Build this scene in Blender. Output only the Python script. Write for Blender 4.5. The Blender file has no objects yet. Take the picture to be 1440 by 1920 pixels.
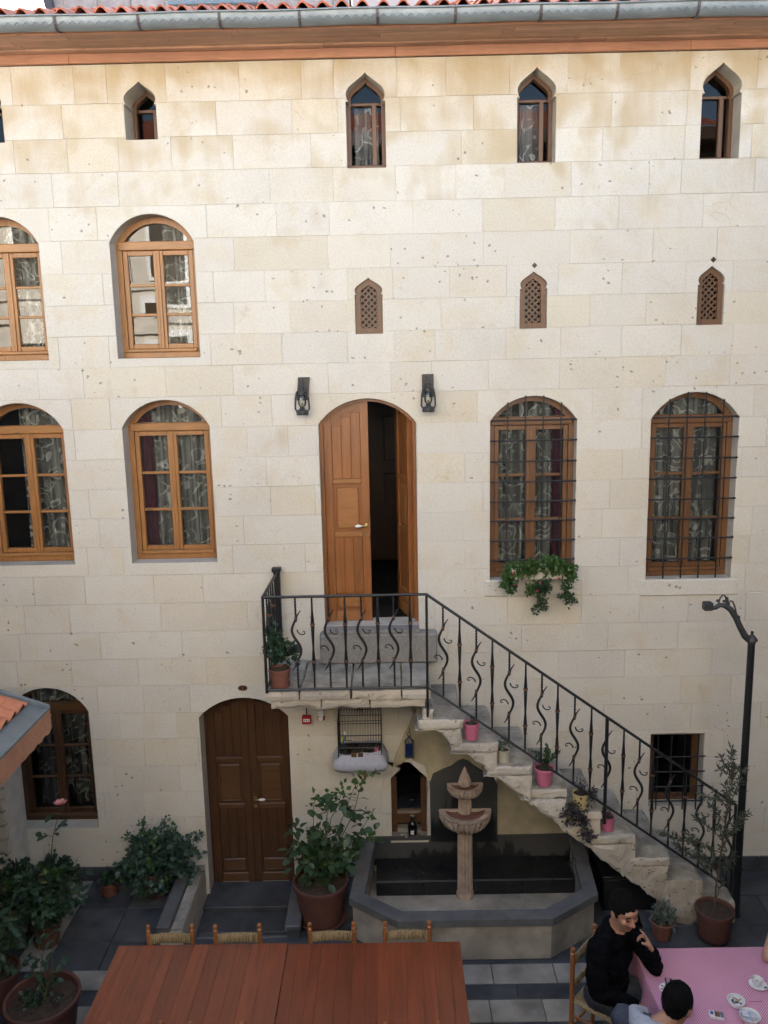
import bpy, bmesh, math, random
from math import pi, sin, cos, radians, sqrt, atan2, hypot
from mathutils import Vector, Matrix, noise as mnoise
random.seed(7)
S = bpy.context.scene
COL = S.collection
# ------------------------------------------------------------------ camera
F = 1553.0; D = 7.5; HC = 5.03
CP, CR, CY = radians(10.1976), radians(-1.17996), radians(-0.36056)
FW = Vector((sin(CY)*cos(CP), cos(CY)*cos(CP), -sin(CP)))
_rt = Vector((cos(CY), -sin(CY), 0)); _up = _rt.cross(FW)
RT = cos(CR)*_rt + sin(CR)*_up; UP = -sin(CR)*_rt + cos(CR)*_up
camd = bpy.data.cameras.new('camera'); cam = bpy.data.objects.new('camera', camd); COL.objects.link(cam)
camd.sensor_fit = 'VERTICAL'; camd.sensor_height = 36.0; camd.sensor_width = 27.0
camd.lens = F/1920*36; camd.clip_end = 500; camd.clip_start = 0.05
m = Matrix.Identity(4)
for i in range(3):
    m[i][0] = RT[i]; m[i][1] = UP[i]; m[i][2] = -FW[i]
m[0][3], m[1][3], m[2][3] = 0, -D, HC
cam.matrix_world = m
S.camera = cam
# ------------------------------------------------------------------ light
SUN_EL, SUN_AZ = 23.0, 12.0         # sun stands behind the house, a little to the left
w = bpy.data.worlds.new('World'); S.world = w; w.use_nodes = True
nt = w.node_tree; bg = nt.nodes['Background']
sky = nt.nodes.new('ShaderNodeTexSky'); sky.sky_type = 'NISHITA'; sky.sun_disc = False
sky.sun_elevation = radians(SUN_EL); sky.sun_rotation = radians(-SUN_AZ)
sky.air_density = 1.0; sky.dust_density = 2.0; sky.ozone_density = 1.0
nt.links.new(sky.outputs[0], bg.inputs[0]); bg.inputs[1].default_value = 0.09
sd = bpy.data.lights.new('sun', 'SUN'); sd.energy = 5.0; sd.angle = radians(0.5); sd.color = (1.0, 0.96, 0.90)
sun = bpy.data.objects.new('sun', sd); COL.objects.link(sun)
sdir = Vector((-sin(radians(SUN_AZ))*cos(radians(SUN_EL)), cos(radians(SUN_AZ))*cos(radians(SUN_EL)), sin(radians(SUN_EL))))
sun.rotation_euler = sdir.to_track_quat('Z', 'Y').to_euler(); sun.location = (-3, 12, 14)
S.view_settings.view_transform = 'Standard'; S.view_settings.look = 'None'
S.view_settings.exposure = 2.98; S.view_settings.gamma = 1.0; S.view_settings.use_curve_mapping = False
S.render.engine = 'CYCLES'
S.cycles.max_bounces = 5; S.cycles.diffuse_bounces = 3; S.cycles.glossy_bounces = 2; S.cycles.transparent_max_bounces = 8; S.cycles.caustics_reflective = False; S.cycles.caustics_refractive = False

# ------------------------------------------------------------------ pixel helpers (a pixel gives a direction only)
def ray(px, py): return FW*F + RT*(px-720) - UP*(py-960)
def P(px, py, y=0.0):
    d = ray(px, py); t = (D+y)/d.y
    return (d.x*t, HC+d.z*t)
def G(px, py, z=0.0):
    d = ray(px, py); t = (z-HC)/d.z
    return (d.x*t, -D+d.y*t)
def project(p):
    v = Vector(p)-Vector((0, -D, HC)); dz = v.dot(FW)
    return (720+F*v.dot(RT)/dz, 960-F*v.dot(UP)/dz)

# ------------------------------------------------------------------ object helpers
ORG = {}
def empty(name, loc=(0, 0, 0), label=None, cat=None, group=None, rz=0.0):
    o = bpy.data.objects.new(name, None); COL.objects.link(o); o.location = loc; o.rotation_euler = (0, 0, rz)
    o.empty_display_size = 0.05
    ORG[o.name] = Vector(loc) if rz == 0 else Vector((0, 0, 0))
    tag(o, label, cat, group); return o
def tag(o, label=None, cat=None, group=None, kind=None):
    if label: o['label'] = label
    if cat: o['category'] = cat
    if group: o['group'] = group
    if kind: o['kind'] = kind
    return o
class MB:
    """collects shapes for one mesh object"""
    def __init__(s): s.v = []; s.f = []; s.m = []; s.mi = 0; s.X = None
    def add(s, vs, fs):
        n = len(s.v)
        if s.X is not None: vs = [s.X @ Vector(q) for q in vs]
        s.v += [tuple(q) for q in vs]; s.f += [tuple(i+n for i in f) for f in fs]; s.m += [s.mi]*len(fs); return s
    def box(s, x0, x1, y0, y1, z0, z1):
        v = [(x0,y0,z0),(x1,y0,z0),(x1,y1,z0),(x0,y1,z0),(x0,y0,z1),(x1,y0,z1),(x1,y1,z1),(x0,y1,z1)]
        return s.add(v, [(0,3,2,1),(4,5,6,7),(0,1,5,4),(1,2,6,5),(2,3,7,6),(3,0,4,7)])
    def bbox(s, x0, x1, y0, y1, z0, z1, b=0.006):
        """box with chamfered edges"""
        bm = bmesh.new(); bmesh.ops.create_cube(bm, size=1)
        for q in bm.verts: q.co = Vector(((x0+x1)/2+q.co.x*(x1-x0), (y0+y1)/2+q.co.y*(y1-y0), (z0+z1)/2+q.co.z*(z1-z0)))
        bmesh.ops.bevel(bm, geom=bm.edges[:], offset=b, segments=1, affect='EDGES')
        return s.bm(bm)
    def bm(s, bm):
        bm.verts.index_update(); s.add([q.co[:] for q in bm.verts], [[q.index for q in f.verts] for f in bm.faces]); bm.free(); return s
    def tube(s, pts, r, n=8, cap=True):
        pts = [Vector(p) for p in pts]; k = len(pts); rs = r if isinstance(r, (list, tuple)) else [r]*k
        vs = []; fs = []; ref = None
        for i, p in enumerate(pts):
            t = (pts[min(i+1, k-1)]-pts[max(i-1, 0)])
            if t.length < 1e-9: t = Vector((0, 0, 1))
            t.normalize()
            if ref is None: ref = Vector((1, 0, 0)) if abs(t.x) < .9 else Vector((0, 1, 0))
            a = (ref - t*ref.dot(t))
            if a.length < 1e-6: a = t.orthogonal()
            a.normalize(); ref = a; b = t.cross(a)
            for j in range(n):
                q = 2*pi*j/n; vs.append(p+(a*cos(q)+b*sin(q))*rs[i])
        for i in range(k-1):
            for j in range(n): fs.append((i*n+j, i*n+(j+1) % n, (i+1)*n+(j+1) % n, (i+1)*n+j))
        if cap: fs.append(tuple(range(n-1, -1, -1))); fs.append(tuple((k-1)*n+j for j in range(n)))
        return s.add(vs, fs)
    def lathe(s, prof, n=24, c=(0, 0, 0), a0=0.0, a1=2*pi, flute=None):
        """prof: list of (r,z); flute(r,z,angle)->r"""
        full = abs(a1-a0-2*pi) < 1e-6; cols = n if full else n+1; vs = []; fs = []
        for (r, z) in prof:
            for j in range(cols):
                q = a0+(a1-a0)*j/n; rr = flute(r, z, q) if flute else r
                vs.append((c[0]+rr*cos(q), c[1]+rr*sin(q), c[2]+z))
        for i in range(len(prof)-1):
            for j in range(n):
                j2 = (j+1) % cols; fs.append((i*cols+j, i*cols+j2, (i+1)*cols+j2, (i+1)*cols+j))
        if prof[0][0] > 1e-5 and full: fs.append(tuple(range(cols-1, -1, -1)))
        if prof[-1][0] > 1e-5 and full: fs.append(tuple((len(prof)-1)*cols+j for j in range(cols)))
        return s.add(vs, fs)
    def prism(s, poly, y0, y1):
        """poly of (x,z), extruded along y; front at y0"""
        n = len(poly); vs = [(x, y0, z) for x, z in poly]+[(x, y1, z) for x, z in poly]
        fs = [tuple(range(n)), tuple(range(2*n-1, n-1, -1))]+[(i, i+n, (i+1) % n+n, (i+1) % n) for i in range(n)]
        return s.add(vs, fs)
    def prismz(s, poly, z0, z1):
        n = len(poly); vs = [(x, y, z1) for x, y in poly]+[(x, y, z0) for x, y in poly]
        fs = [tuple(range(n)), tuple(range(2*n-1, n-1, -1))]+[(i, i+n, (i+1) % n+n, (i+1) % n) for i in range(n)]
        return s.add(vs, fs)
    def ring(s, outer, inner, y0, y1):
        """frame between two open outlines with the same count of (x,z) points"""
        n = len(outer); vs = []
        for y in (y0, y1):
            for q in (outer, inner): vs += [(x, y, z) for x, z in q]
        fs = []
        for i in range(n-1):
            fs += [(i, i+1, n+i+1, n+i), (2*n+i, 3*n+i, 3*n+i+1, 2*n+i+1), (n+i, n+i+1, 3*n+i+1, 3*n+i), (i, 2*n+i, 2*n+i+1, i+1)]
        fs += [(0, n, 3*n, 2*n), (n-1, 3*n-1, 4*n-1, 2*n-1)]
        return s.add(vs, fs)
    def ball(s, c, r, u=10, v=7):
        rx, ry, rz = r if isinstance(r, (tuple, list)) else (r, r, r)
        prof = [(sin(pi*i/v), -cos(pi*i/v)) for i in range(v+1)]
        vs = []; fs = []
        for (a, b) in prof:
            for j in range(u): q = 2*pi*j/u; vs.append((c[0]+rx*a*cos(q), c[1]+ry*a*sin(q), c[2]+rz*b))
        for i in range(v):
            for j in range(u): fs.append((i*u+j, i*u+(j+1) % u, (i+1)*u+(j+1) % u, (i+1)*u+j))
        return s.add(vs, fs)
    def mesh(s, name, mats, org=Vector((0, 0, 0)), smooth=False, fix=True):
        me = bpy.data.meshes.new(name)
        me.from_pydata([(x-org[0], y-org[1], z-org[2]) for x, y, z in s.v], [], s.f)
        for q in (mats if isinstance(mats, (list, tuple)) else [mats]): me.materials.append(q)
        if any(s.m): me.polygons.foreach_set('material_index', s.m)
        if fix:
            bm = bmesh.new(); bm.from_mesh(me)
            bmesh.ops.remove_doubles(bm, verts=bm.verts, dist=1e-6)
            bmesh.ops.recalc_face_normals(bm, faces=bm.faces); bm.to_mesh(me); bm.free()
        if smooth:
            me.polygons.foreach_set('use_smooth', [True]*len(me.polygons))
            if smooth != 'all': me.set_sharp_from_angle(angle=radians(38))
        me.update(); return me
    def build(s, name, mats, parent=None, smooth=False, fix=True, local=False):
        org = Vector((0, 0, 0)) if (parent is None or local) else ORG[parent.name]
        o = bpy.data.objects.new(name, s.mesh(name, mats, org, smooth, fix)); COL.objects.link(o)
        if parent is not None: o.parent = parent
        ORG[o.name] = org; return o
def inst(name, me, parent, loc, rot=(0, 0, 0), sc=1.0):
    o = bpy.data.objects.new(name, me); COL.objects.link(o); o.parent = parent
    o.location = Vector(loc)-ORG[parent.name]; o.rotation_euler = rot
    o.scale = (sc, sc, sc) if not isinstance(sc, (tuple, list)) else sc
    ORG[o.name] = Vector((0, 0, 0)); return o
def copy_tree(o, parent=None):
    c = o.copy(); COL.objects.link(c); c.parent = parent
    for ch in [q for q in COL.objects if q.parent == o]: copy_tree(ch, c)
    return c

# ------------------------------------------------------------------ materials
def nodes(name):
    m = bpy.data.materials.new(name); m.use_nodes = True; t = m.node_tree
    b = t.nodes['Principled BSDF']; return m, t, b
def N(t, typ, **k):
    n = t.nodes.new(typ)
    for a, v in k.items():
        if a.startswith('i_'):
            key = a[2:]; key = int(key) if key.isdigit() else key.replace('_', ' ')
            n.inputs[key].default_value = v
        else: setattr(n, a, v)
    return n
def L(t, a, b): t.links.new(a, b)
def ramp(t, src, stops):
    r = N(t, 'ShaderNodeValToRGB'); e = r.color_ramp.elements
    while len(e) < len(stops): e.new(.5)
    for q, (p, c) in zip(e, stops): q.position = p; q.color = (*c, 1) if len(c) == 3 else c
    L(t, src, r.inputs[0]); return r.outputs[0]
def mix(t, fac, a, b, typ='MIX'):
    n = N(t, 'ShaderNodeMix', data_type='RGBA', blend_type=typ)
    for s_, v in ((n.inputs[0], fac), (n.inputs[6], a), (n.inputs[7], b)):
        if hasattr(v, 'links'): L(t, v, s_)
        else: s_.default_value = v if not isinstance(v, tuple) or len(v) == 4 else (*v, 1)
    return n.outputs[2]
def math_(t, op, a, b=None, c=None):
    n = N(t, 'ShaderNodeMath', operation=op)
    for i, v in enumerate((a, b, c)):
        if v is None: continue
        if hasattr(v, 'links'): L(t, v, n.inputs[i])
        else: n.inputs[i].default_value = v
    return n.outputs[0]
def coord(t, sc=(1, 1, 1), rnd=0.0):
    tc = N(t, 'ShaderNodeTexCoord'); mp = N(t, 'ShaderNodeMapping'); mp.inputs[3].default_value = sc
    L(t, tc.outputs['Object'], mp.inputs[0])
    if rnd:
        oi = N(t, 'ShaderNodeObjectInfo'); L(t, math_(t, 'MULTIPLY', oi.outputs['Random'], rnd), mp.inputs[1])
    return mp.outputs[0]
def noise(t, vec, scale, detail=4, rough=.55, dist=0.0):
    n = N(t, 'ShaderNodeTexNoise'); n.inputs['Scale'].default_value = scale; n.inputs['Detail'].default_value = detail
    n.inputs['Roughness'].default_value = rough; n.inputs['Distortion'].default_value = dist
    L(t, vec, n.inputs['Vector']); return n.outputs[0]
def bump(t, b, h, strength=.3, dist=.01, prev=None):
    n = N(t, 'ShaderNodeBump'); n.inputs['Strength'].default_value = strength; n.inputs['Distance'].default_value = dist
    L(t, h, n.inputs['Height'])
    if prev is not None: L(t, prev, n.inputs['Normal'])
    L(t, n.outputs[0], b.inputs['Normal']); return n.outputs[0]
def plain(name, col, rough=.6, var=.18, scale=8, bmp=.15, bdist=.004, metal=0.0, rnd=.0, spec=.5, coat=0.0, sss=0.0, trans=0.0):
    """matte or glossy stuff with uneven colour and fine relief"""
    m, t, b = nodes(name); v = coord(t, rnd=3.0 if rnd else 0)
    n1 = noise(t, v, scale, 6); c0 = tuple(x*(1-var) for x in col); c1 = tuple(min(1, x*(1+var)) for x in col)
    c = ramp(t, n1, [(.3, c0), (.7, c1)])
    if rnd:
        oi = N(t, 'ShaderNodeObjectInfo'); k = ramp(t, oi.outputs['Random'], [(0, (1-rnd,)*3), (1, (1+rnd,)*3)])
        c = mix(t, 1.0, c, k, 'MULTIPLY')
    L(t, c, b.inputs['Base Color'])
    r = N(t, 'ShaderNodeMapRange', i_1=.3, i_2=.7, i_3=max(0, rough-.1), i_4=min(1, rough+.1)); L(t, noise(t, v, scale*2.3, 3), r.inputs[0]); L(t, r.outputs[0], b.inputs['Roughness'])
    b.inputs['Metallic'].default_value = metal; b.inputs['Specular IOR Level'].default_value = spec; b.inputs['Coat Weight'].default_value = coat
    if sss: b.inputs['Subsurface Weight'].default_value = sss; b.inputs['Subsurface Radius'].default_value = (.01, .004, .002)
    if bmp: bump(t, b, noise(t, v, scale*5, 5), bmp, bdist)
    return m
def wood(name, col, axis='z', rough=.4, contrast=.35, knots=True, rnd=.0, scale=1.0, coat=.15):
    m, t, b = nodes(name); st = {'x': (1.2, 16, 16), 'y': (16, 1.2, 16), 'z': (16, 16, 1.2)}[axis]
    v = coord(t, tuple(q*scale for q in st), rnd=7.0 if rnd else 0)
    n1 = noise(t, v, 1.3, 5, .6, 1.2); n2 = noise(t, v, 7, 3, .6)
    c0 = tuple(x*(1-contrast) for x in col); c1 = tuple(min(1, x*(1+contrast*.8)) for x in col)
    c = ramp(t, n1, [(.28, c0), (.5, col), (.75, c1)])
    c = mix(t, .25, c, ramp(t, n2, [(.3, tuple(x*.55 for x in col)), (.65, c1)]))
    if knots:
        kv = coord(t, {'x': (2.2, 6, 6), 'y': (6, 2.2, 6), 'z': (6, 6, 2.2)}[axis], rnd=7.0 if rnd else 0)
        vo = N(t, 'ShaderNodeTexVoronoi', i_Scale=1.1, i_Randomness=1.0); L(t, kv, vo.inputs[0])
        k = ramp(t, vo.outputs[0], [(.035, (1, 1, 1)), (.10, (0, 0, 0))])
        c = mix(t, math_(t, 'MULTIPLY', k, .75), c, tuple(x*.28 for x in col))
    if rnd:
        oi = N(t, 'ShaderNodeObjectInfo'); k = ramp(t, oi.outputs['Random'], [(0, (1-rnd, 1-rnd*1.1, 1-rnd*1.2)), (1, (1+rnd, 1+rnd, 1+rnd*.8))])
        c = mix(t, 1.0, c, k, 'MULTIPLY')
    c = mix(t, ramp(t, noise(t, coord(t), 2.3, 4, .65), [(.45, (0, 0, 0)), (.75, (.5,)*3)]), c, tuple(x*.55 for x in col))
    L(t, c, b.inputs['Base Color']); b.inputs['Roughness'].default_value = rough; b.inputs['Coat Weight'].default_value = coat; b.inputs['Coat Roughness'].default_value = .35
    bump(t, b, n2, .12, .003); return m

def stone_mat(name, base, warm, pits=.5, rnd=.09, dirt=.35, grey=(.30, .28, .25), tread=None):
    m, t, b = nodes(name); v = coord(t); oi = N(t, 'ShaderNodeObjectInfo'); R_ = oi.outputs['Random']
    # every stone has its own tone
    c = mix(t, ramp(t, R_, [(0, (0, 0, 0)), (.55, (.06,)*3), (.82, (.3,)*3), (.95, (.7,)*3)]), base, warm)
    r2 = math_(t, 'FRACT', math_(t, 'MULTIPLY', R_, 7.31))
    c = mix(t, 1.0, c, ramp(t, r2, [(0, (1-rnd, 1-rnd, 1-rnd*.7)), (1, (1+rnd, 1+rnd, 1+rnd))]), 'MULTIPLY')
    # cloudy stains inside the stone
    mp = N(t, 'ShaderNodeMapping'); L(t, v, mp.inputs[0]); L(t, math_(t, 'MULTIPLY', R_, 40.0), mp.inputs[1]); vs = mp.outputs[0]
    st = noise(t, vs, 3.2, 3, .6, .6)
    c = mix(t, ramp(t, st, [(.50, (0, 0, 0)), (.72, (.55,)*3)]), c, tuple(x*y for x, y in zip(base, (.93, .84, .66))))
    st2 = noise(t, v, 1.1, 4, .62); c = mix(t, ramp(t, st2, [(.5, (0, 0, 0)), (.8, (dirt,)*3)]), c, grey)
    fine = noise(t, v, 60, 2, .7); c = mix(t, .16, c, ramp(t, fine, [(.3, (.25, .22, .18)), (.6, (.75, .68, .56))]))
    # rain stains run down from the eave
    sx = N(t, 'ShaderNodeSeparateXYZ'); L(t, v, sx.inputs[0]); hz = N(t, 'ShaderNodeMapRange', i_1=5.9, i_2=7.5, i_3=0.0, i_4=.25); L(t, sx.outputs[2], hz.inputs[0])
    run = noise(t, coord(t, (5.5, 5.5, .8)), 1.0, 4, .6); blot = noise(t, vs, 2.4, 2, .5, .4)
    c = mix(t, ramp(t, math_(t, 'ADD', math_(t, 'ADD', math_(t, 'MULTIPLY', run, .35), math_(t, 'MULTIPLY', blot, .72)), hz.outputs[0]), [(.66, (0, 0, 0)), (.84, (.75,)*3)]), c, (.46, .36, .22))
    # pits and holes of the soft limestone, in patches and on some stones more than others
    dv = N(t, 'ShaderNodeVectorMath', operation='ADD'); nz = N(t, 'ShaderNodeTexNoise', i_Scale=26.0, i_Detail=3.0); L(t, v, nz.inputs[0])
    sc = N(t, 'ShaderNodeVectorMath', operation='SCALE'); L(t, nz.outputs[1], sc.inputs[0]); sc.inputs[3].default_value = .05
    L(t, v, dv.inputs[0]); L(t, sc.outputs[0], dv.inputs[1])
    flat = N(t, 'ShaderNodeVectorMath', operation='MULTIPLY'); flat.inputs[1].default_value = (1, .15, 1.25); L(t, dv.outputs[0], flat.inputs[0])
    vo = N(t, 'ShaderNodeTexVoronoi', i_Scale=19.0, i_Randomness=1.0); L(t, flat.outputs[0], vo.inputs[0])
    vc = N(t, 'ShaderNodeSeparateColor'); L(t, vo.outputs[1], vc.inputs[0])
    patch = math_(t, 'ADD', math_(t, 'MULTIPLY_ADD', noise(t, v, 2.1, 2, .5), 3.4, -1.15), math_(t, 'MULTIPLY', math_(t, 'FRACT', math_(t, 'MULTIPLY', R_, 13.7)), .55))
    on = math_(t, 'GREATER_THAN', math_(t, 'ADD', vc.outputs[0], math_(t, 'MULTIPLY', patch, pits)), 1.42)
    rad = math_(t, 'MULTIPLY_ADD', math_(t, 'POWER', vc.outputs[1], 2.2), .27, .06)
    d = N(t, 'ShaderNodeMapRange', i_3=1.0, i_4=0.0); L(t, vo.outputs[0], d.inputs[0]); L(t, math_(t, 'MULTIPLY', rad, .55), d.inputs[1]); L(t, rad, d.inputs[2])
    pit = math_(t, 'MULTIPLY', d.outputs[0], on)
    c = mix(t, math_(t, 'MULTIPLY', pit, .72), c, (.13, .11, .08))
    # hairline cracks and scratches
    cv = N(t, 'ShaderNodeTexVoronoi', feature='DISTANCE_TO_EDGE', i_Scale=1.7); wv = N(t, 'ShaderNodeVectorMath', operation='ADD'); sc2 = N(t, 'ShaderNodeVectorMath', operation='SCALE'); sc2.inputs[3].default_value = .5
    nz2 = N(t, 'ShaderNodeTexNoise', i_Scale=3.0, i_Detail=3.0); L(t, vs, nz2.inputs[0]); L(t, nz2.outputs[1], sc2.inputs[0]); L(t, vs, wv.inputs[0]); L(t, sc2.outputs[0], wv.inputs[1]); L(t, wv.outputs[0], cv.inputs[0])
    ck = ramp(t, cv.outputs[0], [(.0, (1, 1, 1)), (.006, (0, 0, 0))])
    ck = math_(t, 'MULTIPLY', ck, ramp(t, noise(t, vs, 1.6, 2), [(.57, (0, 0, 0)), (.66, (.32,)*3)]))
    c = mix(t, ck, c, (.2, .17, .12))
    if tread:       # trodden grime lies on the tops
        ge = N(t, 'ShaderNodeNewGeometry'); sn = N(t, 'ShaderNodeSeparateXYZ'); L(t, ge.outputs['Normal'], sn.inputs[0])
        k = ramp(t, math_(t, 'ADD', sn.outputs[2], math_(t, 'MULTIPLY', math_(t, 'SUBTRACT', noise(t, v, 7, 4, .65), .5), .9)), [(.45, (0, 0, 0)), (.85, (.9,)*3)]); c = mix(t, k, c, ramp(t, noise(t, v, 4.5, 4, .65), [(.35, tuple(x*.6 for x in tread)), (.65, tuple(x*1.55 for x in tread))]))
    L(t, c, b.inputs['Base Color']); b.inputs['Roughness'].default_value = .88; b.inputs['Specular IOR Level'].default_value = .25
    h = math_(t, 'ADD', math_(t, 'MULTIPLY', fine, .12), math_(t, 'MULTIPLY', noise(t, v, 9, 4, .65), .35))
    bump(t, b, h, .45, .012)
    return m

M = {}
M['stone'] = stone_mat('limestone', (.63, .595, .53), (.60, .535, .415), pits=.72, rnd=.04, dirt=.3)
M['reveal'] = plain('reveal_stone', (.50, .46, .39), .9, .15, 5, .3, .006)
M['mortar'] = plain('mortar', (.56, .525, .465), .95, .12, 9, .3, .004)
M['worn'] = stone_mat('worn_stone', (.50, .455, .385), (.46, .39, .30), pits=1.15, rnd=.08, dirt=.85, grey=(.15, .14, .125), tread=(.25, .235, .205))
M['plaster'] = plain('olive_plaster', (.41, .355, .24), .92, .3, 3.2, .3, .006)
M['basalt'] = plain('basalt', (.055, .058, .066), .55, .5, 3.5, .25, .004, rnd=.14)
M['basalt_light'] = plain('basalt_coping', (.105, .107, .111), .6, .22, 7, .25, .004, rnd=.1)
M['pale_slab'] = plain('pale_paving', (.29, .265, .23), .8, .42, 3.5, .25, .004, rnd=.1)
M['wet'] = plain('wet_black_stone', (.012, .012, .013), .35, .5, 9, .2, .004)
M['honey'] = wood('honey_wood', (.345, .155, .048), 'z', .38)
M['honeyx'] = wood('honey_wood_flat', (.36, .165, .052), 'x', .38)
M['brown'] = wood('brown_wood', (.175, .078, .029), 'z', .4)
M['brownx'] = wood('brown_wood_flat', (.185, .083, .031), 'x', .4)
M['doorw'] = wood('door_wood', (.28, .105, .032), 'z', .36, rnd=.06)
M['doorlight'] = wood('door_panel_wood', (.33, .14, .046), 'x', .36, rnd=.06)
M['olddoor'] = wood('dark_door_wood', (.078, .036, .016), 'z', .4, rnd=.06)
M['olddoorl'] = wood('dark_door_panel', (.112, .055, .024), 'x', .4, rnd=.06)
M['eave'] = wood('eave_wood', (.47, .27, .18), 'x', .6, .4, rnd=.16, scale=.8, coat=0)
M['eavet'] = wood('eave_trim_wood', (.50, .24, .145), 'x', .55, .25, rnd=.05, coat=0)
M['tablew'] = wood('table_wood', (.20, .05, .021), 'y', .33, .45, knots=False, rnd=.2, scale=.7, coat=.25)
M['chairw'] = wood('chair_wood', (.33, .125, .042), 'z', .35, .2, coat=.4)
M['grey_stone'] = stone_mat('grey_threshold', (.20, .195, .185), (.17, .165, .16), pits=.9, rnd=.05, dirt=.6, grey=(.30, .29, .27))
M['iron'] = plain('wrought_iron', (.012, .012, .013), .45, .35, 30, .3, .002, metal=.0)
M['greyiron'] = plain('lamp_iron', (.035, .036, .038), .5, .3, 20, .3, .002)
M['copper'] = plain('copper_bead', (.17, .085, .06), .4, .25, 40, .1, .001, metal=.6)
M['brass'] = plain('brass', (.35, .26, .12), .35, .2, 40, .1, .001, metal=.9)
M['zinc'] = plain('zinc_gutter', (.215, .25, .27), .5, .14, 5, .2, .004, metal=.35)
M['strap'] = plain('gutter_strap', (.06, .05, .055), .5, .2, 20, .1, .002)
M['tile'] = plain('roof_tile', (.42, .12, .065), .75, .3, 7, .35, .005, rnd=.25)
M['pot'] = plain('terracotta_pot', (.105, .043, .032), .65, .2, 7, .15, .003)
M['pot2'] = plain('terracotta_light', (.19, .075, .052), .65, .2, 9, .15, .003)
M['pink'] = plain('pink_plastic', (.52, .15, .24), .35, .06, 9, .03, .001)
M['cream'] = plain('cream_ceramic', (.46, .42, .34), .4, .12, 9, .05, .001)
M['yellow'] = plain('yellow_ceramic', (.55, .45, .20), .4, .15, 9, .05, .001)
M['white'] = plain('white_china', (.74, .74, .73), .25, .04, 9, 0)
M['soil'] = plain('soil', (.055, .035, .025), .95, .5, 30, .9, .01)
M['black'] = plain('black_metal', (.008, .008, .009), .4, .4, 10, .1, .002)
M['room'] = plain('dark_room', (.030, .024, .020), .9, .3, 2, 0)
M['red'] = plain('red_plastic', (.42, .015, .018), .35, .06, 9, 0)
M['bark'] = plain('bark', (.10, .075, .05), .9, .35, 25, .8, .006)
M['stem'] = plain('green_stem', (.07, .09, .035), .7, .3, 25, .2, .002)
M['skin'] = plain('skin', (.43, .225, .15), .5, .08, 25, .08, .001, sss=.12)
M['hair'] = plain('black_hair', (.0035, .003, .003), .6, .5, 90, .9, .006, spec=.15)
M['blackcloth'] = plain('black_cloth', (.0038, .004, .0055), .9, .4, 9, .5, .012, spec=.08)
M['trousers'] = plain('charcoal_trousers', (.045, .048, .056), .9, .25, 12, .5, .01, spec=.2)
M['hood'] = plain('grey_jersey', (.36, .38, .44), .95, .12, 40, .5, .006, spec=.1)
M['jacket'] = plain('slate_jacket', (.055, .062, .085), .9, .2, 30, .5, .006, spec=.2)
M['cloth'] = plain('cage_cloth', (.40, .41, .48), .95, .08, 30, .3, .004, spec=.1)
M['block'] = plain('grey_block', (.42, .36, .33), .95, .25, 6, .6, .01, rnd=.12)
M['white_wall'] = plain('far_render', (.62, .53, .50), .95, .1, 3, .3, .006)
def leaf(name, col, rnd=.42, rough=.45, tr=.32):
    m, t, b = nodes(name); oi = N(t, 'ShaderNodeObjectInfo'); ge = N(t, 'ShaderNodeNewGeometry'); r = math_(t, 'FRACT', math_(t, 'ADD', oi.outputs['Random'], ge.outputs['Random Per Island']))
    c = ramp(t, r, [(0, tuple(x*(1-rnd) for x in col)), (.6, col), (.93, tuple(x*(1+rnd) for x in col)), (1, (col[0]*2.4, col[1]*1.7, col[2]*1.1))])
    c = mix(t, .3, c, ramp(t, noise(t, coord(t), 30, 3), [(.3, tuple(x*.5 for x in col)), (.7, tuple(x*1.3 for x in col))]))
    L(t, c, b.inputs['Base Color']); b.inputs['Roughness'].default_value = rough; b.inputs['Transmission Weight'].default_value = 0
    tl = N(t, 'ShaderNodeBsdfTranslucent'); L(t, c, tl.inputs[0]); mx = N(t, 'ShaderNodeMixShader', i_0=tr); L(t, b.outputs[0], mx.inputs[1]); L(t, tl.outputs[0], mx.inputs[2])
    L(t, mx.outputs[0], t.nodes['Material Output'].inputs[0]); return m
M['leaf_rose'] = leaf('rose_leaf', (.055, .105, .046))
M['leaf_dark'] = leaf('dark_leaf', (.042, .085, .048))
M['leaf_bush'] = leaf('bush_leaf', (.062, .115, .080))
M['leaf_bright'] = leaf('bright_leaf', (.065, .135, .035))
M['leaf_olive'] = leaf('olive_leaf', (.085, .105, .075))
M['leaf_silver'] = leaf('silver_leaf', (.16, .19, .16))
M['leaf_purple'] = leaf('purple_succulent', (.060, .050, .055))
M['petal'] = plain('rose_petal', (.62, .27, .25), .6, .2, 30, .1, .001, sss=.1)
M['petal_red'] = plain('red_petal', (.38, .03, .05), .6, .2, 30, .1, .001)
def glass_mat(name='window_glass', tint=(.9, .93, .92), ior=1.5):
    m, t, b = nodes(name); t.nodes.remove(b); tr = N(t, 'ShaderNodeBsdfTransparent'); tr.inputs[0].default_value = (*tint, 1)
    gl = N(t, 'ShaderNodeBsdfGlossy', i_Roughness=0.01); fr = N(t, 'ShaderNodeFresnel', i_IOR=ior); mx = N(t, 'ShaderNodeMixShader')
    bm_ = N(t, 'ShaderNodeBump', i_Strength=.05, i_Distance=.01); L(t, noise(t, coord(t), 2.5, 1), bm_.inputs['Height']); L(t, bm_.outputs[0], gl.inputs['Normal'])
    L(t, math_(t, 'MULTIPLY_ADD', fr.outputs[0], 1.0, .02), mx.inputs[0]); L(t, tr.outputs[0], mx.inputs[1]); L(t, gl.outputs[0], mx.inputs[2]); L(t, mx.outputs[0], t.nodes['Material Output'].inputs[0]); return m
M['glass'] = glass_mat(ior=1.58)
M['dull'] = glass_mat('weak_reflection_glass', (.8, .82, .82), 1.14)  # ior and tint lowered so these panes mirror little and look dark
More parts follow.
